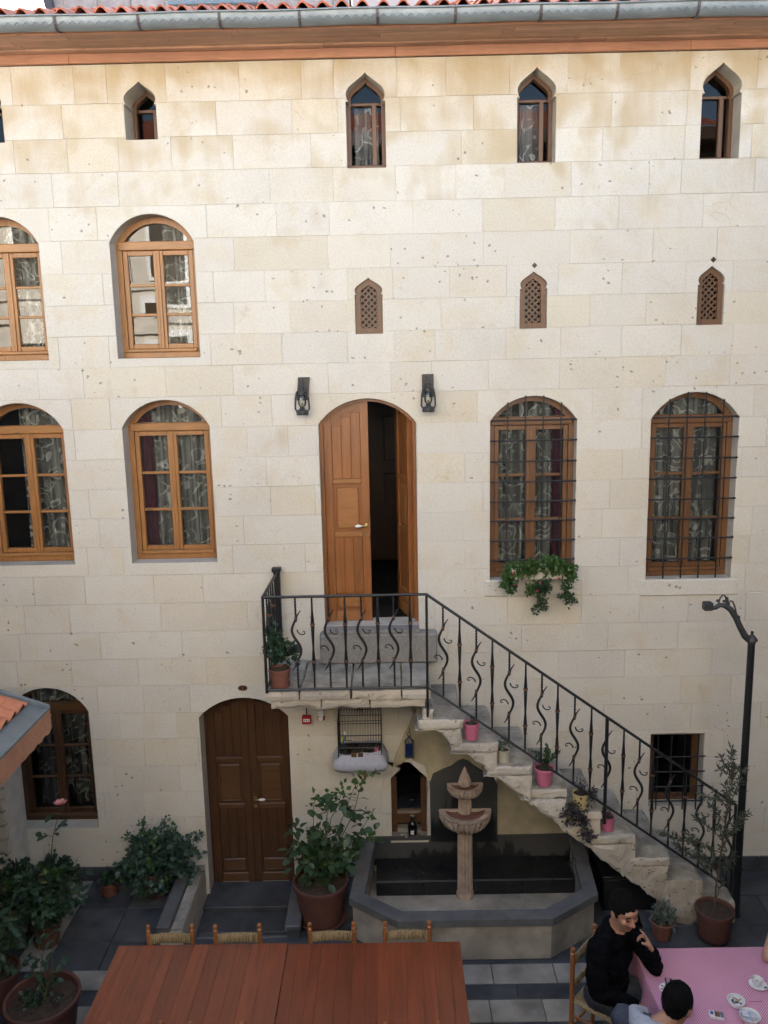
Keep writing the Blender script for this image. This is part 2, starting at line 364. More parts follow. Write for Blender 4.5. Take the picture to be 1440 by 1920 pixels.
M['clear'] = glass_mat('clear_glass')
def lace_mat(name, col, op0, op1):
    m, t, b = nodes(name); v = coord(t, (1, 1, 1))
    # embroidered scrolls: rings round scattered centres, broken up
    wv = N(t, 'ShaderNodeVectorMath', operation='MULTIPLY'); wv.inputs[1].default_value = (1, 0, 1); L(t, v, wv.inputs[0])
    vo = N(t, 'ShaderNodeTexVoronoi', i_Scale=6.5, i_Randomness=.8); L(t, wv.outputs[0], vo.inputs[0])
    ang = math_(t, 'MULTIPLY', noise(t, wv.outputs[0], 14, 1), 1.1)
    s = math_(t, 'SINE', math_(t, 'MULTIPLY', math_(t, 'ADD', vo.outputs[0], math_(t, 'MULTIPLY', ang, .35)), 19.0))
    k = ramp(t, s, [(.55, (0, 0, 0)), (.85, (1, 1, 1))])
    k = math_(t, 'MULTIPLY', k, ramp(t, noise(t, wv.outputs[0], 6, 2), [(.40, (.0,)*3), (.52, (1, 1, 1))]))
    L(t, mix(t, k, tuple(x*.55 for x in col), col), b.inputs['Base Color']); b.inputs['Roughness'].default_value = .9
    tr = N(t, 'ShaderNodeBsdfTransparent'); mx = N(t, 'ShaderNodeMixShader')
    a = N(t, 'ShaderNodeMapRange', i_3=op0, i_4=op1); L(t, k, a.inputs[0]); fold = N(t, 'ShaderNodeMapRange', i_1=.35, i_2=.65, i_3=-.2, i_4=.22); L(t, noise(t, coord(t, (30, 0, .6)), 1.0, 1), fold.inputs[0]); L(t, math_(t, 'ADD', a.outputs[0], fold.outputs[0]), mx.inputs[0]); L(t, tr.outputs[0], mx.inputs[1]); L(t, b.outputs[0], mx.inputs[2]); L(t, mx.outputs[0], t.nodes['Material Output'].inputs[0]); return m
M['lace'] = lace_mat('lace_curtain', (.62, .63, .62), .48, .74)
M['purple'] = plain('plum_curtain', (.07, .018, .035), .9, .3, 9, .2, .01)
def check_mat():
    m, t, b = nodes('pink_check_cloth'); v = coord(t, (1, 1, 1))
    ck = N(t, 'ShaderNodeTexChecker', i_Scale=120.0); L(t, v, ck.inputs[0])
    ck.inputs[1].default_value = (.46, .10, .22, 1); ck.inputs[2].default_value = (.68, .46, .54, 1)
    c = mix(t, .2, ck.outputs[0], ramp(t, noise(t, v, 3, 4), [(.3, (.40, .12, .22)), (.7, (.60, .28, .38))]))
    L(t, c, b.inputs['Base Color']); b.inputs['Roughness'].default_value = .85; bump(t, b, noise(t, v, 4, 5, .6, .8), .6, .03); return m
M['check'] = check_mat()
def rush_mat():
    m, t, b = nodes('woven_rush'); v = coord(t, (1, 1, 1))
    c = ramp(t, noise(t, coord(t, (60, 60, 4)), 2.5, 3), [(.3, (.10, .065, .03)), (.55, (.36, .27, .15)), (.75, (.50, .40, .24))])
    L(t, c, b.inputs['Base Color']); b.inputs['Roughness'].default_value = .8; bump(t, b, noise(t, coord(t, (90, 90, 6)), 2.5, 3), .5, .004); return m
M['rush'] = rush_mat()
def splash_mat():
    """dark slab with wet black runs"""
    m, t, b = nodes('splashed_slab'); v = coord(t, (9, 9, 1.6)); n = noise(t, v, 1.0, 5, .6, .4); n2 = noise(t, coord(t), 2.2, 4)
    tc = N(t, 'ShaderNodeTexCoord'); sp = N(t, 'ShaderNodeSeparateXYZ'); L(t, tc.outputs['Generated'], sp.inputs[0])
    hgt = math_(t, 'SUBTRACT', .80, sp.outputs[2]); side = math_(t, 'ABSOLUTE', math_(t, 'SUBTRACT', sp.outputs[0], .5))
    k = math_(t, 'ADD', math_(t, 'SUBTRACT', math_(t, 'MULTIPLY', hgt, 1.6), math_(t, 'MULTIPLY', side, 1.5)), math_(t, 'MULTIPLY', math_(t, 'SUBTRACT', math_(t, 'ADD', n, math_(t, 'MULTIPLY', n2, .6)), .8), 2.6))
    k = ramp(t, k, [(.2, (0, 0, 0)), (.42, (1, 1, 1))])
    L(t, mix(t, k, (.062, .062, .06), (.012, .012, .013)), b.inputs['Base Color']); r = ramp(t, k, [(0, (.8,)*3), (1, (.4,)*3)]); L(t, r, b.inputs['Roughness'])
    bump(t, b, noise(t, coord(t), 40, 4), .25, .004); return m
M['splash'] = splash_mat()
# ================================================================== THE HOUSE
house = empty('stone_house', (0, 0, 0), 'pale limestone house with arched wooden windows, timber eave and red tiled roof', 'house')
class Op:
    def __init__(s, kind, l, r, sp, t, b, depth=.2, x=None):
        """pixels: left/right edge at the spring line (x,y), apex (x,y), bottom (x,y)"""
        (xl, zl), (xr, zr) = P(*l), P(*r); s.kind = kind
        s.c = (xl+xr)/2; s.w = (xr-xl)/2; s.sp = P(*sp)[1]; s.t = P(*t)[1]; s.s = P(*b)[1]; s.d = depth
        if kind == 'arch': h = s.t-s.sp; s.R = (s.w*s.w+h*h)/(2*h); s.zc = s.t-s.R
    OG = [(0, .86), (.08, .93), (.22, .985), (.36, .96), (.5, .84), (.64, .62), (.78, .36), (.9, .14), (1, 0)]
    PT = [(0, 1.0), (.12, .98), (.4, .62), (.7, .30), (1, 0)]
    def hw(s, z, i=0.0):
        """half width at height z, outline shrunk by i"""
        if s.kind == 'rect' or z <= s.sp: return max(0, s.w-i)
        if s.kind == 'arch':
            R = s.R-i; q = R*R-(z-s.zc)**2; return min(max(0, s.w-i), sqrt(q)) if q > 0 else 0
        k = 1-i/s.w; tab = s.OG if s.kind == 'ogee' else s.PT; u = (z-s.sp)/max(1e-6, (s.t-i*1.2-s.sp))
        if u >= 1: return 0
        for (a, b), (c, d) in zip(tab, tab[1:]):
            if a <= u <= c: return s.w*k*(b+(d-b)*(u-a)/(c-a))
        return 0
    def top(s, i=0.0): return s.t-(i if s.kind == 'arch' else (i*1.2 if s.kind != 'rect' else i))
    def zs(s, i=0.0, n=9):
        if s.kind == 'rect': return [s.top(i)]
        t = s.top(i)
        if s.kind == 'arch':
            a = [s.sp+(t-s.sp)*sin(pi/2*k/n) for k in range(n+1)]; return a
        tab = s.OG if s.kind == 'ogee' else s.PT
        return [s.sp+.0001]+[s.sp+(t-s.sp)*u for u, _ in tab if u > 0]
    def outline(s, i=0.0, bot=0.0, n=9):
        z = s.zs(i, n); l = [(s.c-s.hw(q, i), q) for q in z]; r = [(s.c+s.hw(q, i), q) for q in reversed(z)]
        if s.kind != 'rect': r = r[1:] if abs(r[0][0]-l[-1][0]) < 1e-6 else r
        st = [(s.c-s.w+i, s.s+bot)]+([(s.c-s.w+i, s.sp)] if s.kind in ('ogee',) else [])
        en = ([(s.c+s.w-i, s.sp)] if s.kind in ('ogee',) else [])+[(s.c+s.w-i, s.s+bot)]
        return st+l+r+en
OPS = {}
OPS['T0'] = Op('ogee', (-62, 201), (3, 201), (-30, 203), (-33, 159), (-28, 268), .22)
OPS['T1'] = Op('ogee', (232, 195), (292, 195), (260, 196), (258, 153), (262, 262), .24)
OPS['T2'] = Op('ogee', (648, 190), (722, 190), (685, 190), (681, 136), (686, 315), .13)
OPS['T3'] = Op('ogee', (970, 182), (1043, 182), (1007, 182), (1007, 126), (1007, 306), .15)
OPS['T4'] = Op('ogee', (1317, 174), (1391, 174), (1354, 174), (1357, 117), (1350, 298), .17)
OPS['W0'] = Op('arch', (-82, 460), (72, 457), (-5, 459), (-8, 406), (8, 677), .17)
OPS['W1'] = Op('arch', (205, 455), (363, 453), (284, 454), (285, 401), (300, 671), .17)
OPS['W2'] = Op('arch', (-46, 808), (118, 805), (36, 807), (35, 756), (50, 1060), .17)
OPS['W3'] = Op('arch', (229, 802), (393, 799), (311, 801), (308, 750), (325, 1055), .17)
OPS['W4'] = Op('arch', (919, 790), (1082, 787), (1000, 789), (1003, 742), (996, 1086), .11)
OPS['W5'] = Op('arch', (1221, 786), (1386, 783), (1303, 785), (1308, 735), (1290, 1085), .13)
OPS['W6'] = Op('arch', (14, 1338), (166, 1335), (90, 1336), (92, 1290), (110, 1553), .16)
OPS['DU'] = Op('arch', (597, 797), (780, 790), (690, 794), (690, 747), (698, 1172), .14)
OPS['DL'] = Op('arch', (373, 1345), (540, 1341), (455, 1344), (455, 1308), (465, 1655), .2)
OPS['L1'] = Op('ogee', (665, 553), (717, 552), (691, 552), (690, 521), (691, 626), .05)
OPS['L2'] = Op('ogee', (975, 541), (1026, 540), (1001, 541), (1000, 509), (1000, 616), .05)
OPS['L3'] = Op('ogee', (1309, 533), (1359, 532), (1334, 533), (1340, 498), (1333, 609), .05)
OPS['NI'] = Op('point', (733, 1464), (800, 1462), (766, 1463), (767, 1428), (766, 1572), .16)
OPS['SQ'] = Op('rect', (1218, 1440), (1318, 1438), (1268, 1375), (1268, 1376), (1268, 1511), .12)
OPS['DL'].s = -.185
OL = list(OPS.values())
# ---- courses (joints read off the photograph)
JY = [99, 173, 238, 302, 367, 430, 493, 552, 611, 670, 727, 786, 843, 899, 954, 1008, 1061.5, 1115, 1168, 1219, 1269.5, 1321, 1369.5, 1421, 1470, 1518, 1564, 1600]
ZJ = [P(1150, y)[1] for y in JY]+[-.34]
XA, XB = -5.6, 5.4
def area(p): return abs(sum(p[i][0]*p[(i+1) % len(p)][1]-p[(i+1) % len(p)][0]*p[i][1] for i in range(len(p))))/2
def inset(p, d):
    n = len(p); a = sum(p[i][0]*p[(i+1) % n][1]-p[(i+1) % n][0]*p[i][1] for i in range(n)); sg = 1 if a > 0 else -1; out = []
    for i in range(n):
        a0, b0, c0 = Vector(p[i-1]), Vector(p[i]), Vector(p[(i+1) % n]); e1 = b0-a0; e2 = c0-b0
        if e1.length < 1e-7 or e2.length < 1e-7: out.append(tuple(b0)); continue
        e1.normalize(); e2.normalize(); n1 = Vector((-e1.y, e1.x))*sg; n2 = Vector((-e2.y, e2.x))*sg; q = n1+n2
        if q.length < .3: out.append(tuple(b0+n1*d)); continue
        q.normalize(); k = d/max(.35, q.dot(n1)); out.append(tuple(b0+q*k))
    return out
def cut(xa, xb, z0, z1, ops):
    """the pieces of a stone that openings leave over"""
    hit = [o for o in ops if o.c-o.w < xb-.004 and o.c+o.w > xa+.004 and o.s < z1-.004 and o.t > z0+.004]
    if not hit: return [[(xa, z0), (xb, z0), (xb, z1), (xa, z1)]]
    o = hit[0]; rest = [q for q in hit[1:]]
    zs = sorted(set([z0, z1]+[z for z in o.zs()+[o.s, o.sp] if z0 < z < z1]))
    mid = [z for z in zs if o.s <= z <= o.t]; l, r = xa < o.c-o.w+.0, xb > o.c+o.w
    lz = lambda z: o.c-o.hw(z); rz = lambda z: o.c+o.hw(z)
    if l and r and o.t < z1-.002:
        zz = [z for z in zs if z <= o.t]; 
        if o.t not in zz: zz.append(o.t)
        pl = [(xa, z0)]+[(lz(z), z) for z in zz]+[(rz(z), z) for z in reversed(zz[:-1])]+[(xb, z0), (xb, z1), (xa, z1)]
        return [pl]
    if l and r and o.s > z0+.002:
        return [[(xa, z0), (xb, z0), (xb, z1), (rz(z1), z1), (rz(o.s+.0001), o.s), (lz(o.s+.0001), o.s), (lz(z1), z1), (xa, z1)]]
    out = []
    if l:
        R_ = [(min(xb, lz(z)) if o.s <= z <= o.t else xb, z) for z in zs]
        if z0 < o.s < z1: R_ = [(xb, z0), (xb, o.s), (min(xb, lz(o.s)), o.s)]+[q for q in R_ if q[1] > o.s+1e-6]
        out.append([(xa, z0)]+R_+[(xa, z1)])
    if r:
        L_ = [(max(xa, rz(z)) if o.s <= z <= o.t else xa, z) for z in zs]
        if z0 < o.s < z1: L_ = [(xa, z0), (xa, o.s), (max(xa, rz(o.s)), o.s)]+[q for q in L_ if q[1] > o.s+1e-6]
        out.append([(xb, z1)]+list(reversed(L_))+[(xb, z0)])
    if not l and not r:
        if o.t < z1: out.append([(xa, max(z0, o.t)), (xb, max(z0, o.t)), (xb, z1), (xa, z1)])
        if o.s > z0: out.append([(xa, z0), (xb, z0), (xb, min(z1, o.s)), (xa, min(z1, o.s))])
    if rest:
        q2 = []
        for p in out:
            xs = [a for a, _ in p]; q2 += cut(min(xs), max(xs), z0, z1, rest)
        out = q2
    return out
def clean(p):
    q = []
    for a in p:
        if not q or hypot(a[0]-q[-1][0], a[1]-q[-1][1]) > .0015: q.append(a)
    if len(q) > 2 and hypot(q[0][0]-q[-1][0], q[0][1]-q[-1][1]) < .0015: q.pop()
    return q
def stone(b, p, fy, by=.05, gap=.0016, bev=.0028):
    o1 = inset(p, gap); o2 = inset(o1, bev); n = len(p)
    vs = [(x, fy, z) for x, z in o2]+[(x, fy+bev*.8, z) for x, z in o1]+[(x, by, z) for x, z in o1]
    fs = [tuple(range(n))]+[(i, i+n, (i+1) % n+n, (i+1) % n) for i in range(n)]+[(i+n, i+2*n, (i+1) % n+2*n, (i+1) % n+n) for i in range(n)]
    b.add(vs, fs)
mort = MB(); far = MB(); pieces = []
rs = random.Random(11)
for k in range(len(ZJ)-1):
    z1, z0 = ZJ[k], ZJ[k+1]
    forced = []
    for o in OL:
        if z0 < o.t <= z1 and o.kind != 'rect': forced.append((o.c-o.w-rs.uniform(.05, .14), o.c+o.w+rs.uniform(.05, .14)))
        elif z0 < o.s < z1: forced.append((o.c-o.w-rs.uniform(.06, .16), o.c+o.w+rs.uniform(.06, .16)))
    forced.sort(); fz = []
    for a, b_ in forced:
        if fz and a < fz[-1][1]: continue
        fz.append((a, b_))
    cells = []; x = XA-rs.uniform(0, .5)
    for a, b_ in fz+[(XB+.6, None)]:
        gapw = a-x
        while gapw > .0:
            wd = rs.choice([rs.uniform(.36, .56), rs.uniform(.5, .74), rs.uniform(.56, .86)])
            if gapw < wd+.26: wd = gapw if gapw < .86 else gapw/2
            cells.append((x, x+wd)); x += wd; gapw = a-x
            if gapw < 1e-6: break
        if b_ is not None: cells.append((a, b_)); x = b_
    for (xa, xb) in cells:
        mort_p = cut(xa, xb, z0, z1, OL)
        for p in mort_p:
            p = clean(p)
            if len(p) < 3 or area(p) < .0006: continue
            n = len(p); mort.add([(q[0], .004, q[1]) for q in p], [tuple(range(n))])
            if area(p) < .002 or min(max(a for a, _ in p)-min(a for a, _ in p), max(b for _, b in p)-min(b for _, b in p)) < .03: continue
            cx = sum(a for a, _ in p)/n; cz = sum(b for _, b in p)/n; px, py = project((cx, 0, cz))
            pieces.append((area(p) if (-20 < px < 1460 and 60 < py < 1660) else -1, p))
pieces.sort(key=lambda q: -q[0])
wall = mort.build('wall', M['mortar'], house)
tag(wall, 'pale limestone facade of coursed blocks')
for i, (a, p) in enumerate(pieces):
    fy = -rs.choice([rs.uniform(0, .0015), rs.uniform(0, .0025), rs.uniform(.001, .004)])
    if a > 0 and i < 300:
        b = MB(); stone(b, p, fy, gap=rs.choice((.0002, .0004, .0009, .0016)), bev=rs.choice((.001, .002, .0035))); b.build('stone', M['stone'], wall, fix=False)
    else: stone(far, p, fy)
o = far.build('outlying_stones', M['stone'], wall, fix=False); tag(o, kind='stuff')
print('stones', len(pieces), sum(1 for a, _ in pieces if a > 0))
# ---- reveals of the openings
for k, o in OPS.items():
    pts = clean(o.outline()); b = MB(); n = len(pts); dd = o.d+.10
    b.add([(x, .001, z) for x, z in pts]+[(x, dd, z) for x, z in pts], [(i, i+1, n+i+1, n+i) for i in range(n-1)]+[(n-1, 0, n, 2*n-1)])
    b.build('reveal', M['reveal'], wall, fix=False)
# dark rooms behind the openings
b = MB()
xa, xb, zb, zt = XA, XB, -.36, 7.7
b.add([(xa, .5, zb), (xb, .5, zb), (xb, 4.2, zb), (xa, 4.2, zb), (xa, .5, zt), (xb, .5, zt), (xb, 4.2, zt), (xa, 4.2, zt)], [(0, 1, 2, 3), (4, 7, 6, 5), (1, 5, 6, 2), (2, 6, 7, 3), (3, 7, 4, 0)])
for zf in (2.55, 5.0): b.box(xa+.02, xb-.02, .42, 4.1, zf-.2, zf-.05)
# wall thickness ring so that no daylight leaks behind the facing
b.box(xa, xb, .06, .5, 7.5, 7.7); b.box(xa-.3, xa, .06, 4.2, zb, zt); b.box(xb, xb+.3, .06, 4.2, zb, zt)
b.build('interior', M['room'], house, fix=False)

# ---- windows
def rect_frame(b, x0, x1, z0, z1, y0, y1, t, tb=None):
    tb = tb or t
    b.bbox(x0, x0+t, y0, y1, z0, z1, .004); b.bbox(x1-t, x1, y0, y1, z0, z1, .004)
    b.bbox(x0+t, x1-t, y0+.001, y1, z1-t, z1, .004); b.bbox(x0+t, x1-t, y0+.001, y1, z0, z0+tb, .004)
def curtain(x0, x1, z0, z1, y, seed, parent, mat, gath=.0, amp=.03, name='curtain'):
    rr = random.Random(seed); b = MB(); nx, nz = max(8, int((x1-x0)*90)), 14; f1, f2, ph = rr.uniform(38, 55), rr.uniform(80, 110), rr.uniform(0, 6)
    vs = []; fs = []
    for j in range(nz+1):
        z = z1+(z0-z1)*j/nz
        for i in range(nx+1):
            u = i/nx; x = x0+(x1-x0)*u
            if gath: x += gath*(sin(pi*j/nz)**1)*(u-.5)*-.5
            vs.append((x, y+amp*sin(f1*x+ph+.3*sin(z*3))+amp*.35*sin(f2*x+z*2), z+.006*sin(30*x)*(j == nz)))
    for j in range(nz):
        for i in range(nx): a = j*(nx+1)+i; fs.append((a, a+1, a+nx+2, a+nx+1))
    b.add(vs, fs); o = b.build(name, mat, parent, 'all', fix=False); return o
def casement(o, key, mv, mh, ft=.05, transom=True, rows=3, plum=0, arch_ft=None, lace=(0.0, 1.0), seed=1, mid=True):
    """arched outer frame, transom, two sashes with panes"""
    y0, y1 = o.d, o.d+.07; b = MB(); ft2 = arch_ft or ft
    b.ring(o.outline(0.0), o.outline(ft), y0, y1)
    b.bbox(o.c-o.w+.002, o.c+o.w-.002, y0-.006, y1, o.s, o.s+ft*1.15, .006)
    win = b.build('window', mv, house, True)
    tz0, tz1 = o.sp-.045, o.sp+.03
    b = MB(); b.bbox(o.c-o.w+ft*.4, o.c+o.w-ft*.4, y0-.008, y1, tz0, tz1, .006); b.build('transom', mh, win)
    xi0, xi1, zi0, zi1 = o.c-o.w+ft, o.c+o.w-ft, o.s+ft*1.15, tz0
    b = MB(); b.bbox(xi0+.002, xi1-.002, y0-.03, y0+.02, zi0-.004, zi0+.028, .008); b.build('weather_bar', mh, win)
    # arch light
    pts = [(x, z) for x, z in clean(o.outline(ft*.9)) if z > tz1-.001]
    g = [(x, z) for x, z in pts]; hwz = o.hw(tz1, ft*.9); g = [(o.c-hwz, tz1-.01)]+g+[(o.c+hwz, tz1-.01)]
    b = MB(); b.add([(x, y0+.035, z) for x, z in g], [tuple(range(len(g)))]); b.build('pane', M['glass'], win, fix=False)
    st = .042; zz0 = zi0+.028
    for sgn in (0, 1):
        x0 = xi0+.003 if sgn == 0 else o.c+.002; x1 = o.c-.002 if sgn == 0 else xi1-.003
        b = MB(); ys0, ys1 = y0+.008, y0+.058
        rect_frame(b, x0, x1, zz0, zi1-.003, ys0, ys1, st)
        if sgn == 0: b.bbox(x1-.012, x1+.018, ys0-.012, ys0+.01, zz0, zi1-.003, .004)
        sash = b.build('sash', mv, win, True)
        h = (zi1-.003-st-(zz0+st)); ph = h/rows
        for r in range(1, rows): b = MB(); b.bbox(x0+st, x1-st, ys0+.006, ys1-.006, zz0+st+ph*r-.012, zz0+st+ph*r+.012, .004); b.build('glazing_bar', mh, win)
        for r in range(rows):
            za = zz0+st+ph*r+(.011 if r else 0); zb_ = zz0+st+ph*(r+1)-(.011 if r < rows-1 else 0)
            b = MB(); k = rs.uniform(-.006, .006)
            b.add([(x0+st, y0+.033, za), (x1-st, y0+.033, za), (x1-st, y0+.033+k, zb_), (x0+st, y0+.033+k, zb_)], [(0, 1, 2, 3)]); b.build('pane', M['glass'], win, fix=False)
    ww = 2*o.w-.06; x0 = o.c-o.w+.03
    curtain(x0+ww*lace[0], x0+ww*lace[1], o.s+.10, o.t-.02, y1+.09, seed, win, M['lace'])
    if plum: curtain(x0+(ww*.80 if plum > 0 else 0), x0+(ww if plum > 0 else ww*.22), o.s+.06, o.t-.02, y1+.05, seed+9, win, M['purple'], amp=.015)
    return win
def grille(o, win, bars_v, bars_h, z_bot, z_top, y=-.012, r=.0075, over=.0, arch=True):
    """iron grille; every bar is a piece"""
    for x in bars_v:
        zt = min(z_top, o.top() if o.kind == 'rect' else o.zc+sqrt(max(0, o.R**2-(x-o.c)**2)))
        b = MB(); b.tube([(x, y, z_bot), (x, y, zt+.01)], r, 6); b.build('grille_bar', M['iron'], win, True)
    for z in bars_h:
        hwz = min(o.w, o.hw(z))+over; b = MB(); b.tube([(o.c-hwz, y-.004, z), (o.c+hwz, y-.004, z)], r*1.1, 6)
        b.tube([(o.c-hwz+.004, y-.004, z), (o.c-hwz+.004, .02, z)], r, 6); b.tube([(o.c+hwz-.004, y-.004, z), (o.c+hwz-.004, .02, z)], r, 6)
        b.build('grille_bar', M['iron'], win, True)
casement(OPS['W0'], 'W0', M['honey'], M['honeyx'], seed=2, lace=(.35, 1))
casement(OPS['W1'], 'W1', M['honey'], M['honeyx'], seed=3, lace=(.52, 1))
casement(OPS['W2'], 'W2', M['honey'], M['honeyx'], seed=4, lace=(.30, 1))
casement(OPS['W3'], 'W3', M['honey'], M['honeyx'], seed=5, lace=(.2, 1), plum=-1)
w4 = casement(OPS['W4'], 'W4', M['brown'], M['brownx'], seed=6, lace=(0, .86), plum=1)
w5 = casement(OPS['W5'], 'W5', M['brown'], M['brownx'], seed=7, lace=(.0, .92))
w6 = casement(OPS['W6'], 'W6', M['olddoor'], M['olddoorl'], seed=8, lace=(.1, 1))
for o, wn, ys in ((OPS['W4'], w4, [789, 827, 866, 904, 941, 977, 1014, 1050]), (OPS['W5'], w5, [785, 823, 862, 900, 938, 975, 1011, 1049])):
    hz = [P(o.c*150+720, y)[1] for y in ys]
    grille(o, wn, [o.c+o.w*q for q in (-.60, -.19, .22, .63)], hz, o.s+.01, 9)
    b = MB(); b.bbox(o.c-o.w-.05, o.c+o.w+.07, -.022, .03, o.s-.155, o.s-.004, .008); s_ = b.build('sill', M['stone'], wn)
# narrow ogee windows under the eave
M['lattice2'] = wood('dark_sash_wood', (.13, .06, .028), 'z', .45)
for k in ('T0', 'T1', 'T2', 'T3', 'T4'):
    o = OPS[k]; b = MB(); pts = clean(o.outline(0.0)); inn = clean(o.outline(.065))
    n = min(len(pts), len(inn)); b.ring(o.outline(0.0), o.outline(.034), o.d, o.d+.07)
    b.bbox(o.c-o.w+.002, o.c+o.w-.002, o.d-.004, o.d+.06, o.s, o.s+.05, .005)
    wn = b.build('narrow_window', M['lattice2'], house, True)
    g = clean(o.outline(.03)); b = MB(); b.add([(x, o.d+.04, z) for x, z in g], [tuple(range(len(g)))]); b.build('pane', M['dull'], wn, fix=False)
    b = MB(); zc = o.sp+.015; b.bbox(o.c-o.w+.05, o.c+o.w-.05, o.d+.012, o.d+.05, zc-.012, zc+.012, .004)
    b.bbox(o.c+o.w*.30, o.c+o.w*.30+.04, o.d+.01, o.d+.052, o.s+.05, o.sp+.02, .004); b.build('sash', M['lattice2'], wn)
    if k in ('T2', 'T3'): curtain(o.c-o.w+.06, o.c+o.w-.06, o.s+.06, zc, o.d+.12, 31, wn, M['lace'], amp=.01)
# lattice windows
M['lattice'] = wood('lattice_wood', (.125, .056, .022), 'z', .5)
for k in ('L1', 'L2', 'L3'):
    o = OPS[k]; b = MB(); b.ring(o.outline(0.0), o.outline(.048), o.d-.02, o.d+.03); b.box(o.c-o.w+.001, o.c+o.w-.001, o.d-.019, o.d+.029, o.s, o.s+.05)
    wn = b.build('lattice_window', M['lattice'], house, True)
    b = MB(); b.box(o.c-o.w, o.c+o.w, o.d+.08, o.d+.09, o.s, o.t); b.build('backing', M['black'], wn)
    def inside(x, z, q=.040): return o.s+.045 < z < o.top(q) and abs(x-o.c) < o.hw(z, q)
    st = .0385; ln = 2.0
    for sgn in (1, -1):
        for i in range(-14, 15):
            run = []; a = None
            for s_ in range(-200, 201):
                t_ = s_*.004; x = o.c+i*st*.7071*sgn*1.0+t_*.7071; z = (o.s+o.t)/2-i*st*.7071+t_*.7071*sgn
                if inside(x, z): run.append((x, z))
            if len(run) > 4:
                (xa_, za_), (xb_, zb_) = run[0], run[-1]; yy = o.d-.004 if sgn > 0 else o.d+.004; hh = .0065
                dx, dz = xb_-xa_, zb_-za_; l_ = hypot(dx, dz); nx, nz = -dz/l_*hh, dx/l_*hh
                b = MB(); b.prism([(xa_-nx, za_-nz), (xb_-nx, zb_-nz), (xb_+nx, zb_+nz), (xa_+nx, za_+nz)], yy, yy+.009); b.build('lattice_slat', M['lattice'], wn, fix=False)
    if k != 'L1':
        zc = o.t+.05; q = .025; b = MB(); b.prism([(o.c-q+.005, zc), (o.c+.005, zc-q), (o.c+q+.005, zc), (o.c+.005, zc+q)], -.008, .03); b.build('vent_hole', M['black'], wn)
# square barred window by the stairs
o = OPS['SQ']; b = MB(); rect_frame(b, o.c-o.w, o.c+o.w, o.s, o.top(), o.d, o.d+.06, .07); wn = b.build('square_window', M['olddoorl'], house)
b = MB(); b.add([(o.c-o.w+.05, o.d+.03, o.s+.05), (o.c+o.w-.05, o.d+.03, o.s+.05), (o.c+o.w-.05, o.d+.03, o.top()-.05), (o.c-o.w+.05, o.d+.03, o.top()-.05)], [(0, 1, 2, 3)]); b.build('pane', M['glass'], wn, fix=False)
for i in range(4): b = MB(); x = o.c-o.w+(i+.55)*o.w/2; b.tube([(x, -.01, o.s-.03), (x, -.01, o.top()+.0)], .007, 6); b.build('grille_bar', M['iron'], wn, True)
for i in range(4): b = MB(); z = o.s+.06+i*.155; b.tube([(o.c-o.w+.01, -.012, z), (o.c+o.w+.015, -.012, z)], .007, 6); b.build('grille_bar', M['iron'], wn, True)
# pointed niche by the fountain
o = OPS['NI']; b = MB(); b.ring(o.outline(0.0), o.outline(.055), o.d-.04, o.d+.05); b.box(o.c-o.w, o.c+o.w, o.d-.039, o.d+.049, o.s+.10, o.s+.20)
wn = b.build('niche_window', M['olddoorl'], house, True)
g = clean(o.outline(.05)); b = MB(); b.add([(x, o.d+.02, z) for x, z in g], [tuple(range(len(g)))]); b.build('pane', M['glass'], wn, fix=False)
b = MB(); b.bbox(o.c-o.w-.02, o.c+o.w+.02, -.03, o.d-.045, o.s-.035, o.s+.004, .01); b.build('sill', M['worn'], wn)

